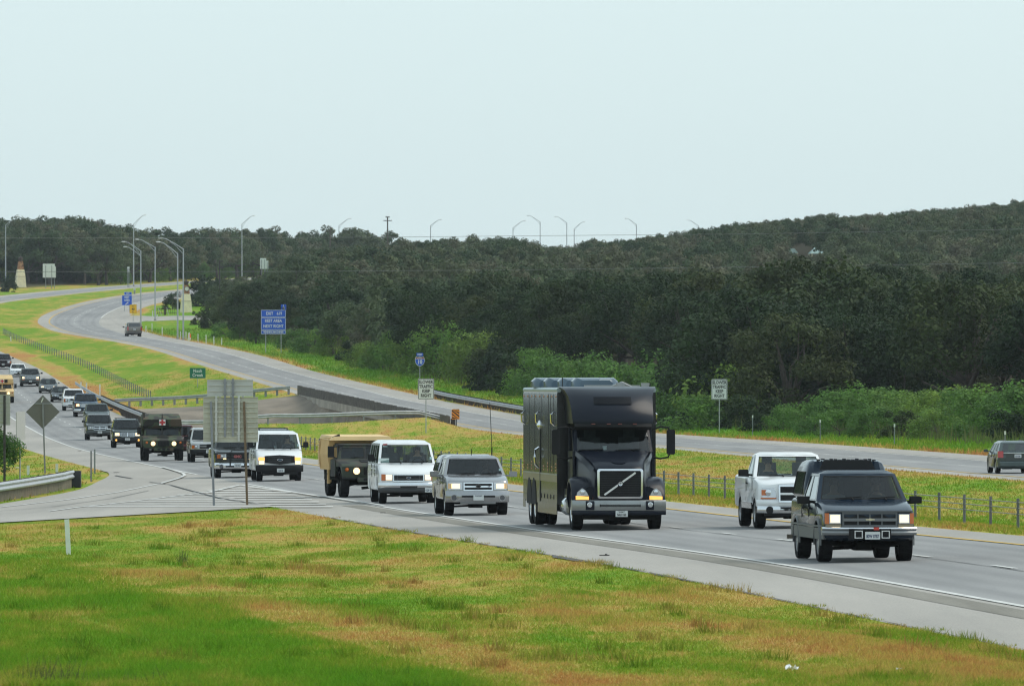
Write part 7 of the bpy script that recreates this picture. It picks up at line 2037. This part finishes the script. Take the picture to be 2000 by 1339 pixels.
# --- the woods: candidates on a jittered grid right of the westbound road and left of the far eastbound road
cand = []
def inframe(x, y, m=1.06): return -1000*m-60 < x*F/y < 1000*m + 900
for Y in np.arange(640, 2075, 7.6):
    sp = 7.9
    for i in range(0, 62):
        y = Y + rng.uniform(-2.8, 2.8); d = 11.5 + i*sp + rng.uniform(-2.6, 2.6) + (3 if Y < 900 else 0)
        x = float(XL(y)) + WBW + d
        if not inframe(x, y): continue
        if 1240 < y < 1400 and d < 20: continue
        if 1040 < y < 1240 and d < 13: continue
        if y < 790 and d < 22: continue
        if CREEK0-6 < y < CREEK1 and d < 30: continue
        cand.append((x, y, d))
    if Y > 1770:
        for i in range(0, 16):
            y = Y + rng.uniform(-2.8, 2.8); o = -15 - i*6.4 - rng.uniform(-2.4, 2.4)
            x = float(XE(y)) + o
            if inframe(x, y): cand.append((x, y, 1000 - o))
# front rows hide what stands behind them: keep the ones whose tops show
YLX = [400, 430, 520, 560, 600, 700, 800, 870, 950, 1000, 1040, 1060, 1110, 1200, 1250, 1330, 1450, 1530, 1650, 1730, 1850, 1950, 2000, 2100]
YLY = [552, 546, 536, 515, 497, 484, 476, 471, 468, 464, 475, 487, 483, 475, 465, 458, 440, 430, 424, 418, 412, 403, 396, 388]
for i in range(70):                                       # trees beyond the crest, across the line of the road
    cand.append((rng.uniform(-66, -20), rng.uniform(2062, 2125), 1500))
trees = []
for x, y, d in cand:
    left = d > 900
    h = (rng.uniform(8.5, 12.0) if left else rng.uniform(5.6, 10.2))
    big_ = mnoise.noise(Vector((x/30, y/160, 3)))
    if not left and y > 1700: h = rng.uniform(4.5, 7.0) + 4.5*max(0, big_)
    if left: h = rng.uniform(8.5, 11.5) + 5*big_
    if d == 1500: h = np.interp(proj((x, y, 0))[0], [480, 520, 620, 700, 760, 820], [11.0, 9.0, 12.0, 12.5, 10.0, 6.0]) + rng.uniform(-1.2, 1)
    if not left and d < 28 and 1480 < y < 1860: h = rng.uniform(8.5, 12)
    if not left and y < 900: h *= 1.05
    z = Hf(x, min(y, 2060)) - max(0, y-2060)*.02; px, py, s = proj((x, y, z+h))
    if not left:                                          # the wood is lower where the photograph shows sky or road over it
        lim = float(np.interp(px, YLX, YLY)) + rng.uniform(-5, 5) + 10*mnoise.noise(Vector((px/38., 4.2, y/300.)))
        if y < 1610 and (abs(px-1600) < 40 or abs(px-1548) < 26): lim = max(lim, 501)
        if y < 1850 and abs(px-545) < 9: lim = max(lim, 538)
        h = min(h, CAMZ-(lim-HOR)/s-z)
        if h < 2.6: continue
        py = proj((x, y, z+h))[1]
    trees.append([x, y, z, h, px, py, s])
trees.sort(key=lambda t: t[1])
skyl = np.full(2200, 1e9); vis = []; beyond = []
for t in trees:
    a = int(np.clip(t[4]-2.8*t[6]*t[3]/7.5, 0, 2100)); b = int(np.clip(t[4]+2.8*t[6]*t[3]/7.5, 1, 2150))
    if t[4] > 2080: beyond.append([t[0], t[1], t[2], t[3]/7.5]); continue
    if b <= a: continue
    show = np.clip(skyl[a:b] - t[5], 0, t[3]*t[6]).mean()
    t.append(show*(b-a)); vis.append(t)
    prof = t[5] + 0.25*t[3]*t[6]
    skyl[a:b] = np.minimum(skyl[a:b], prof)
vis = [t for t in vis if t[7] > 8]
vis.sort(key=lambda t: -t[7])
NIND = 285
for i, t in enumerate(vis[:NIND]):
    k = OAKS[i % 5]
    left = t[0] < XE(t[1])
    if not left and t[1] < 930:                          # the nearer trees are fresher and darker than those up the hill
        k = BIGDK[i % 3]
        plant(k, "oak_tree", (t[0], t[1], t[2]), t[3]/k.h*1.1, rng.uniform(0, 6.28), "dark green oak of the nearer woods just behind the verge shrubs", "tree", "dark oaks behind the verge shrubs", sz=.95)
        continue
    plant(k, "oak_tree", (t[0], t[1], t[2]), t[3]/k.h, rng.uniform(0, 6.28),
          "dark dusty green oak in the woods beyond the far bend of the road" if left else "low dusty green oak in the woods on the hillside right of the road",
          "tree", "oaks of the woods beyond the bend" if left else "oaks of the hillside woods", sz=rng.uniform(.9, 1.1))
# the rest of the woods, one object
rest = np.array([[t[0], t[1], t[2], t[3]/7.5] for t in vis[NIND:]] + beyond)
print("TREES", len(cand), len(vis), "rest", len(rest))
def scatter(name, pts, scales, meshes, label):
    """points carrying copies of a few crowns: stuff nobody could count"""
    me = bpy.data.meshes.new(name); me.from_pydata([tuple(p) for p in pts], [], [])
    for nm, val in (("sc", scales), ("rot", rng.uniform(0, 6.28, len(pts))), ("pick", np.arange(len(pts)) % len(meshes))):
        a = me.attributes.new(nm, 'FLOAT', 'POINT'); a.data.foreach_set("value", np.asarray(val, np.float32))
    o = bpy.data.objects.new(name, me); COL.objects.link(o)
    ng = bpy.data.node_groups.new(name, 'GeometryNodeTree')
    ng.interface.new_socket("Geometry", in_out='INPUT', socket_type='NodeSocketGeometry')
    ng.interface.new_socket("Geometry", in_out='OUTPUT', socket_type='NodeSocketGeometry')
    n, l = ng.nodes, ng.links
    gi, go = n.new("NodeGroupInput"), n.new("NodeGroupOutput"); jn = n.new("GeometryNodeJoinGeometry")
    def attr(a):
        x = n.new("GeometryNodeInputNamedAttribute"); x.data_type = 'FLOAT'; x.inputs["Name"].default_value = a
        return x.outputs["Attribute"]
    cx = n.new("ShaderNodeCombineXYZ"); l.new(attr("rot"), cx.inputs[2])
    for i, src in enumerate(meshes):
        cmp_ = n.new("FunctionNodeCompare"); cmp_.data_type = 'FLOAT'; cmp_.operation = 'EQUAL'
        l.new(attr("pick"), cmp_.inputs[0]); cmp_.inputs[1].default_value = i; cmp_.inputs["Epsilon"].default_value = 0.1
        ob = n.new("GeometryNodeObjectInfo"); ob.inputs[0].default_value = src; ob.inputs["As Instance"].default_value = True
        ip = n.new("GeometryNodeInstanceOnPoints")
        l.new(gi.outputs[0], ip.inputs["Points"]); l.new(cmp_.outputs[0], ip.inputs["Selection"])
        l.new(ob.outputs["Geometry"], ip.inputs["Instance"]); l.new(cx.outputs[0], ip.inputs["Rotation"]); l.new(attr("sc"), ip.inputs["Scale"])
        l.new(ip.outputs[0], jn.inputs[0])
    l.new(jn.outputs[0], go.inputs[0])
    md = o.modifiers.new("scatter", 'NODES'); md.node_group = ng
    return tag(o, label, "woods", kind="stuff")
# trees on the left outside the picture, which only the glossy flanks of the vehicles mirror
ref = []
for Y in np.arange(330, 1500, 17.):
    for k in range(2):
        x = min(-1075*Y/F - 6, float(XE(Y))-22) - k*11 - rng.uniform(0, 7); ref.append((x, Y+rng.uniform(-5, 5), Hf(x, Y)-.2, rng.uniform(.75, 1.1)))
ref = np.array(ref)
crowns = []
for k in OAKS:
    for o in bpy.data.objects:
        if o.data is k.crown: crowns.append(o); break
scatter("woods", rest[:, :3], rest[:, 3], crowns, "dense low oak woods covering the hillside behind the nearer trees")

# --- big dark trees right of the road, dark clump by the rest area, shrubs along the verge
def by_px(px, base_py, s=None):
    return hit(px, base_py) if s is None else ground(px, s)
for i, (px, s, top, w) in enumerate([(1490, 24.5, 562, 1), (1560, 23.8, 508, 1.1), (1655, 23.5, 522, 1), (1600, 24.2, 530, 1), (1720, 24.5, 585, .9), (1800, 24.2, 598, .9),
                                     (1870, 24, 610, .9), (1425, 24, 600, .8), (1620, 24.9, 590, .9), (1545, 25.1, 610, .85), (1760, 25, 640, .8)]):
    p = ground(px, s); h = CAMZ-(top-HOR)/s - p.z; k = BIGDK[i % 3]
    t_ = plant(k, "spreading_tree", p, h/13*1.04, i*1.3, "tall dark spreading tree above the bright shrubs right of the road", "tree", "tall dark trees behind the verge shrubs")
bigc = []
for k in BIGDK:
    for o in bpy.data.objects:
        if o.data is k.crown: bigc.append(o); break
scatter("roadside_trees", ref[:, :3], ref[:, 3], bigc, "belt of dark trees left of the eastbound lanes, outside the picture")
for i, (px, s, top) in enumerate([(470, 14.4, 560), (490, 14.6, 548), (520, 14.8, 556), (560, 15, 572), (600, 15.4, 590), (478, 14.9, 590), (500, 15.3, 600)]):
    p = ground(px, s); h = CAMZ-(top-HOR)/s - p.z; k = BIGDK[i % 3]
    plant(k, "dense_tree", p, h/13, i*1.7, "dark dense tree beside the slip road to the rest area", "tree", "dark trees by the rest area")
bush_at = hit(398, 598)
plant(DKSHRUB[0], "dark_bush", bush_at, 1.35, 0.3, "dark round bush right beside the cream stone clock tower", "bush")
plant(DKSHRUB[1], "dark_bush", hit(337, 604), .70, 1.1, "dark bush just left of the cream stone clock tower", "bush")
plant(DKSHRUB[1], "dark_bush", hit(415, 642), .95, 2.9, "low dark bush between the slip road and the dark trees", "bush")
plant(DKSHRUB[0], "dark_bush", hit(388, 634), .55, 4.2, "small dark bush in front of the clock tower's right side", "bush")
plant(DKSHRUB[1], "dark_bush", hit(16, 570), .75, 2.3, "dark bush at the foot of the clockless stone tower on the far left", "bush")
SHR = [(440,17.0,0,625,0),(466,15.4,0,630,0),(505,15.6,0,640,0),(575,15.9,0,640,0),(612,16.3,0,632,0),(650,16.6,0,628,0),(690,17.0,0,655,1),(715,17.6,0,665,0),
       (748,17.9,0,655,0),(775,18.2,0,640,2),(800,18.4,0,640,0),(835,18.7,0,628,0),(868,19.0,0,622,0),(900,19.5,0,632,0),(935,20.2,0,640,0),(955,20.8,0,672,1),
       (985,21.2,0,665,1),(1015,21.8,0,690,1),(1050,22.0,0,672,0),(1090,22.4,0,690,0),(1130,22.8,0,688,2),(1170,23.0,0,690,0),(1205,23.2,0,700,0),(1240,23.0,0,710,1),
       (1275,23.2,0,705,0),(1310,23.4,0,690,0),(1345,23.6,0,700,0),(1385,23.4,0,710,0),(1420,23.8,0,700,0),(1455,24.6,0,690,0),(1372,25.2,0,765,2),(1440,25.5,0,770,1),
       (1497,26.0,0,775,1),(1530,26.2,0,790,0),(1570,26.5,0,782,0),(1610,26.8,0,762,0),(1650,26.9,0,750,2),(1690,27,0,748,0),(1730,27.2,0,755,0),(1770,27.6,0,762,0),
       (1805,28,0,750,0),(1840,28.3,0,755,0),(1880,28.6,0,752,0),(1915,29,0,748,2),(1955,29.6,0,752,0),(1995,30,0,745,0),(2040,30,0,745,0),
       (1590,27.6,0,800,0),(1640,28,0,792,0),(1700,28.3,0,790,0),(1760,28.7,0,798,1),(1830,29.4,0,795,0),(1900,30,0,800,0),(1970,31,0,800,1),(1340,24.6,0,790,1),(1305,24.4,0,770,0)]
for i, (px, s, _, top, kd) in enumerate(SHR):
    p = ground(px, s)
    while p.x - float(XL(p.y)) - WBW < 7.5: s -= .05; p = ground(px, s)
    h = max(1.6, CAMZ-(top-HOR)/s - p.z)
    k = (SHRUBS[i % 4], DKSHRUB[i % 2], SHRUBS[i % 4])[kd]
    sc = h/4
    t = plant(k, "shrub", p, sc, i*2.1, ("bright green shrub in the row along the verge beyond the westbound lanes", "dark green shrub in the row along the verge beyond the westbound lanes",
          "bright green shrub in the row along the verge beyond the westbound lanes")[kd], "shrub",
          ("bright shrubs along the verge", "dark shrubs along the verge", "bright shrubs along the verge")[kd], ("stems", "foliage"))
    if h < 4: t.scale.x = t.scale.y = sc*1.25
for i in range(96):
    y = rng.uniform(1770, 2058); o = -rng.uniform(12, 20) - (i % 6)*9; x = float(XE(y)) + o
    if not inframe(x, y): continue
    kd = i % 3 == 0; k = SHRUBS[i % 4] if kd else DKSHRUB[i % 2]
    plant(k, "undergrowth_bush", (x, y, Hf(x, y)), rng.uniform(.7, 1.25), i, ("mid green bush under the trees beyond the far bend" if kd else "dark bush under the trees beyond the far bend"),
          "bush", "green bushes beyond the bend" if kd else "dark bushes beyond the bend", ("stems", "foliage"))
for i in range(26):
    x = -68 + i*1.9; y = 2057 + (i % 4)*3.0
    plant(DKSHRUB[i % 2], "crest_bush", (x, y, Hf(x, 2057)), rng.uniform(.9, 1.4), i, "dark bush on the crest where the far road slips out of sight", "bush", "dark bushes on the crest", ("stems", "foliage"))
edge = [(px, 31+(px-2040)*.012+k*-1.6) for px in range(2090, 2700, 38) for k in range(2)]
eg = np.array([tuple(ground(px, s)) for px, s in edge])
shr_src = [o for o in bpy.data.objects if o.name.startswith("foliage") and o.data in [k.crown for k in SHRUBS]][:4]
scatter("verge_shrubs", eg, rng.uniform(.7, 1.05, len(eg)), shr_src, "bright shrubs carrying on along the verge beyond the right picture edge")
cu = np.array([(x, 2060+rng.uniform(0, 14), Hf(x, 2060)-.5) for x in np.arange(-150, -18, 1.1)])
scatter("crest_undergrowth", cu, rng.uniform(.8, 1.35, len(cu)), [o for o in bpy.data.objects if o.name.startswith("foliage") and o.data in [k.crown for k in DKSHRUB]][:2], "continuous dark undergrowth along the far crest under the trees")
for j, (px, s, top, ty) in enumerate([(735, 10.8, 482, 0), (1010, 19, 618, 0)]):
    p = ground(px, s)
    plant(YEL[0], "yellowing_tree", p, max(.5, (CAMZ-(top-HOR)/s-p.z)/6), j, ("yellow green tree crown amid the dark woods under the skyline", "small yellow green tree in the woods above the shrubs")[j], "tree")
for px, s, sc, rz, lb in [(165, 9.52, 1.25, .1, "bare grey brown tree in front of the woods beyond the far bend"), (1075, 19.5, .9, .2, "bare greyish tree among the oaks behind the truck"),
                      (1320, 20, .95, .3, "bare branched tree in the oaks above the right speed reminder sign"), (1905, 15.5, 1.0, .4, "pale bare tree on the right of the wooded hillside"),
                      (905, 16.5, .8, .5, "bare brown tree in the middle of the wooded slope"), (430, 13.6, .6, 1.2, "leafless snag beside the dark trees of the rest area")]:
    dead_tree(ground(px, s), sc, rz, lb)
# feathery bush cut by the left frame edge
FEA = Kind(2.9, 1.25, 0.05, 26, 9000, .11, M_BRIGHT, 91, .04, 1.0, .42, 14)
plant(FEA, "feathery_bush", hit(-8, 938), .86, 0, "bright feathery green bush at the left edge in front of the ribbed sign back", "bush", None, ("stems", "foliage"))

# --- grass blades (stuff)
def blades(name, X, Y, hmin, hmax, w, label, m=M_BLADE, lean=.5, seed=3, tone=(.78, 1.42), dry=True):
    r_ = np.random.default_rng(seed); n = len(X)
    Z = H(X, Y) - 0.03
    h = r_.uniform(hmin, hmax, n); a = r_.uniform(0, np.pi, n)
    ww = w*r_.uniform(.6, 1.4, n)/2
    dx = r_.normal(0, lean, n)*h; dy = r_.normal(0, lean, n)*h
    b = np.stack([X, Y, Z], 1); u = np.stack([np.cos(a)*ww, np.sin(a)*ww*.4, np.zeros(n)], 1)
    tip = b + np.stack([dx, dy, h], 1)
    V = np.stack([b-u, b+u, tip], 1).reshape(-1, 3)
    at_ = {"tone": np.repeat(r_.uniform(*tone, n), 3)}
    if dry: at_["dry"] = np.repeat(dryness(X, Y) + r_.normal(0, .022, n), 3)
    o = np_mesh(name, V, np.arange(n*3).reshape(-1, 3), m, 3, attr=at_)
    return tag(o, label, "grass", kind="stuff")
def sample(n, y0, y1, test, p=2.0):
    out = []
    r_ = np.random.default_rng(int(y0*7+y1))
    Y = y0 + (y1-y0)*r_.uniform(0, 1, n*3)**p
    X = r_.uniform(-1, 1.12, n*3)*(Y*1010/F + 1)
    k = test(X, Y); X, Y = X[k], Y[k]
    return X[:n], Y[:n]
def on_bank(X, Y):
    o = X-XE(Y); ragged = 0.25*np.sin(Y*.9)+.2*np.sin(Y*2.3+1)
    return (o < -4.98+ragged*.7) & ~((Y > 226) & (X < RN(Y)) & (X > RO(Y)))
X, Y = sample(420000, 88, 292, on_bank, 1.5)
lush = np.clip((dryness(X, Y) < -.02), 0, 1)
clump = np.array([mnoise.noise(Vector((a*.55, b*.09, 0))) for a, b in zip(X[::1], Y[::1])])
hh = 0.07 + 0.10*np.clip(clump, 0, 1) + 0.03*lush
o_ = blades("bank_grass", X, Y, .6, 1.2, .022, "mown green and straw coloured grass on the bank below the camera")
# scale the blade heights by the clumping
def _rescale(o, hh):
    n = len(o.data.vertices); c = np.empty(n*3, np.float32); o.data.vertices.foreach_get("co", c); c = c.reshape(-1, 3, 3)
    base = (c[:, 0]+c[:, 1])/2; c[:, 2] = base + (c[:, 2]-base)*hh[:, None]
    o.data.vertices.foreach_set("co", c.ravel()); o.data.update()
_rescale(o_, hh)
tx, ty = sample(130, 92, 250, on_bank, 1.3)
tX = np.repeat(tx, 60) + rng.normal(0, .10, 130*60); tY = np.repeat(ty, 60) + rng.normal(0, .15, 130*60)
blades("grass_tufts", tX, tY, .10, .24, .02, "taller dark green tufts scattered over the mown bank", lean=.35, seed=8, tone=(.6, 1.0))
def in_median(X, Y):
    o = X-XE(Y); return (o > 7.6) & (X < XL(Y)-.1) & ~((Y > CREEK0-2) & (Y < CREEK1+2))
X, Y = sample(130000, 190, 900, in_median, 1.3)
blades("median_grass", X, Y, .06, .16, .06, "green and straw grass of the median between the carriageways", seed=4)
def on_left(X, Y):
    o = X-XE(Y); return (o < -5.2) & ~((Y < 424) & (X > RO(Y)-.3))
X, Y = sample(16000, 292, 700, on_left, 1.0)
blades("roadside_grass", X, Y, .07, .20, .06, "patchy grass left of the eastbound lanes behind the guard fence", seed=5)
def on_verge(X, Y):
    ow = X-XL(Y); return (ow > WBW+.1) & (ow < WBW+14)
X, Y = sample(110000, 360, 1250, on_verge, 1.2)
blades("verge_grass", X, Y, .16, .42, .10, "fresh green grass of the verge beyond the westbound lanes", seed=6)
def tall_v(X, Y):
    ow = X-XL(Y); return (ow > WBW+7.5) & (ow < WBW+17) & (Y < 1150)
X, Y = sample(26000, 480, 1150, tall_v, 1.2)
blades("tall_grass", X, Y, .6, 1.35, .09, "tall seeding grass in front of the shrubs", M_TALLGRASS, .22, 7, (.7, 1.3), False)

# weeds: named clumps standing up from the mown bank
def weed(px, py, n, hmin, hmax, spread, w, tone, label, seed):
    p = hit(px, py); r_ = np.random.default_rng(seed)
    X = p.x + np.clip(r_.normal(0, spread, n), -2*spread, 2*spread); Y = p.y + np.clip(r_.normal(0, spread*1.6, n), -3*spread, 3*spread)
    o = blades("weed_clump", X, Y, hmin, hmax, w, label, M_TALLGRASS if tone else M_BLADE, .28, seed, (.6, 1.1), not tone)
    del o["kind"]; o["category"] = "weed"
weed(95, 1336, 90, .14, .42, .22, .012, True, "blurred brown green weeds rising at the lower left corner", 21)
weed(230, 1336, 50, .10, .26, .25, .012, True, "thin scattered weeds right of the corner weeds at the bottom edge", 22)
weed(585, 1112, 110, .14, .30, .16, .02, False, "dark green grass tussock in the middle of the bank, left of a second one", 23)
weed(640, 1120, 110, .14, .32, .18, .02, False, "dark green grass tussock right of a similar one in the middle of the bank", 24)
weed(925, 1212, 160, .14, .30, .16, .018, False, "wide green grass tussock below the black truck", 25)
weed(870, 1190, 120, .12, .26, .14, .018, False, "green grass tussock just left of the wide one below the truck", 26)
weed(310, 1072, 120, .12, .28, .18, .02, False, "green grass tussock right of the lone white marker post", 27)
weed(358, 1098, 40, .18, .40, .05, .016, True, "single upright weed right of the lone white marker post", 28)
weed(1430, 1157, 90, .12, .26, .16, .02, False, "straw coloured tussock at the shoulder's edge below the dark pickup", 29)
weed(1080, 1290, 200, .12, .26, .22, .016, False, "lush green grass tussock near the bottom centre of the bank", 30)
# ------------------------------------------------------------------ the hazy air
hz = MB().box(-900, 900, -60, 2700, -60, 75).build("haze", [], None)
hz["kind"] = "stuff"; hz["label"] = "thin pale summer haze over the whole valley"
hm = bpy.data.materials.new("haze_air"); hm.use_nodes = True
hn = hm.node_tree.nodes; hn.clear()
pv = hn.new("ShaderNodeVolumePrincipled"); ho = hn.new("ShaderNodeOutputMaterial")
pv.inputs["Color"].default_value = (0.86, 0.93, 1.0, 1); pv.inputs["Density"].default_value = 0.000045
pv.inputs["Anisotropy"].default_value = 0.0
hm.node_tree.links.new(pv.outputs[0], ho.inputs["Volume"])
hz.data.materials.append(hm)
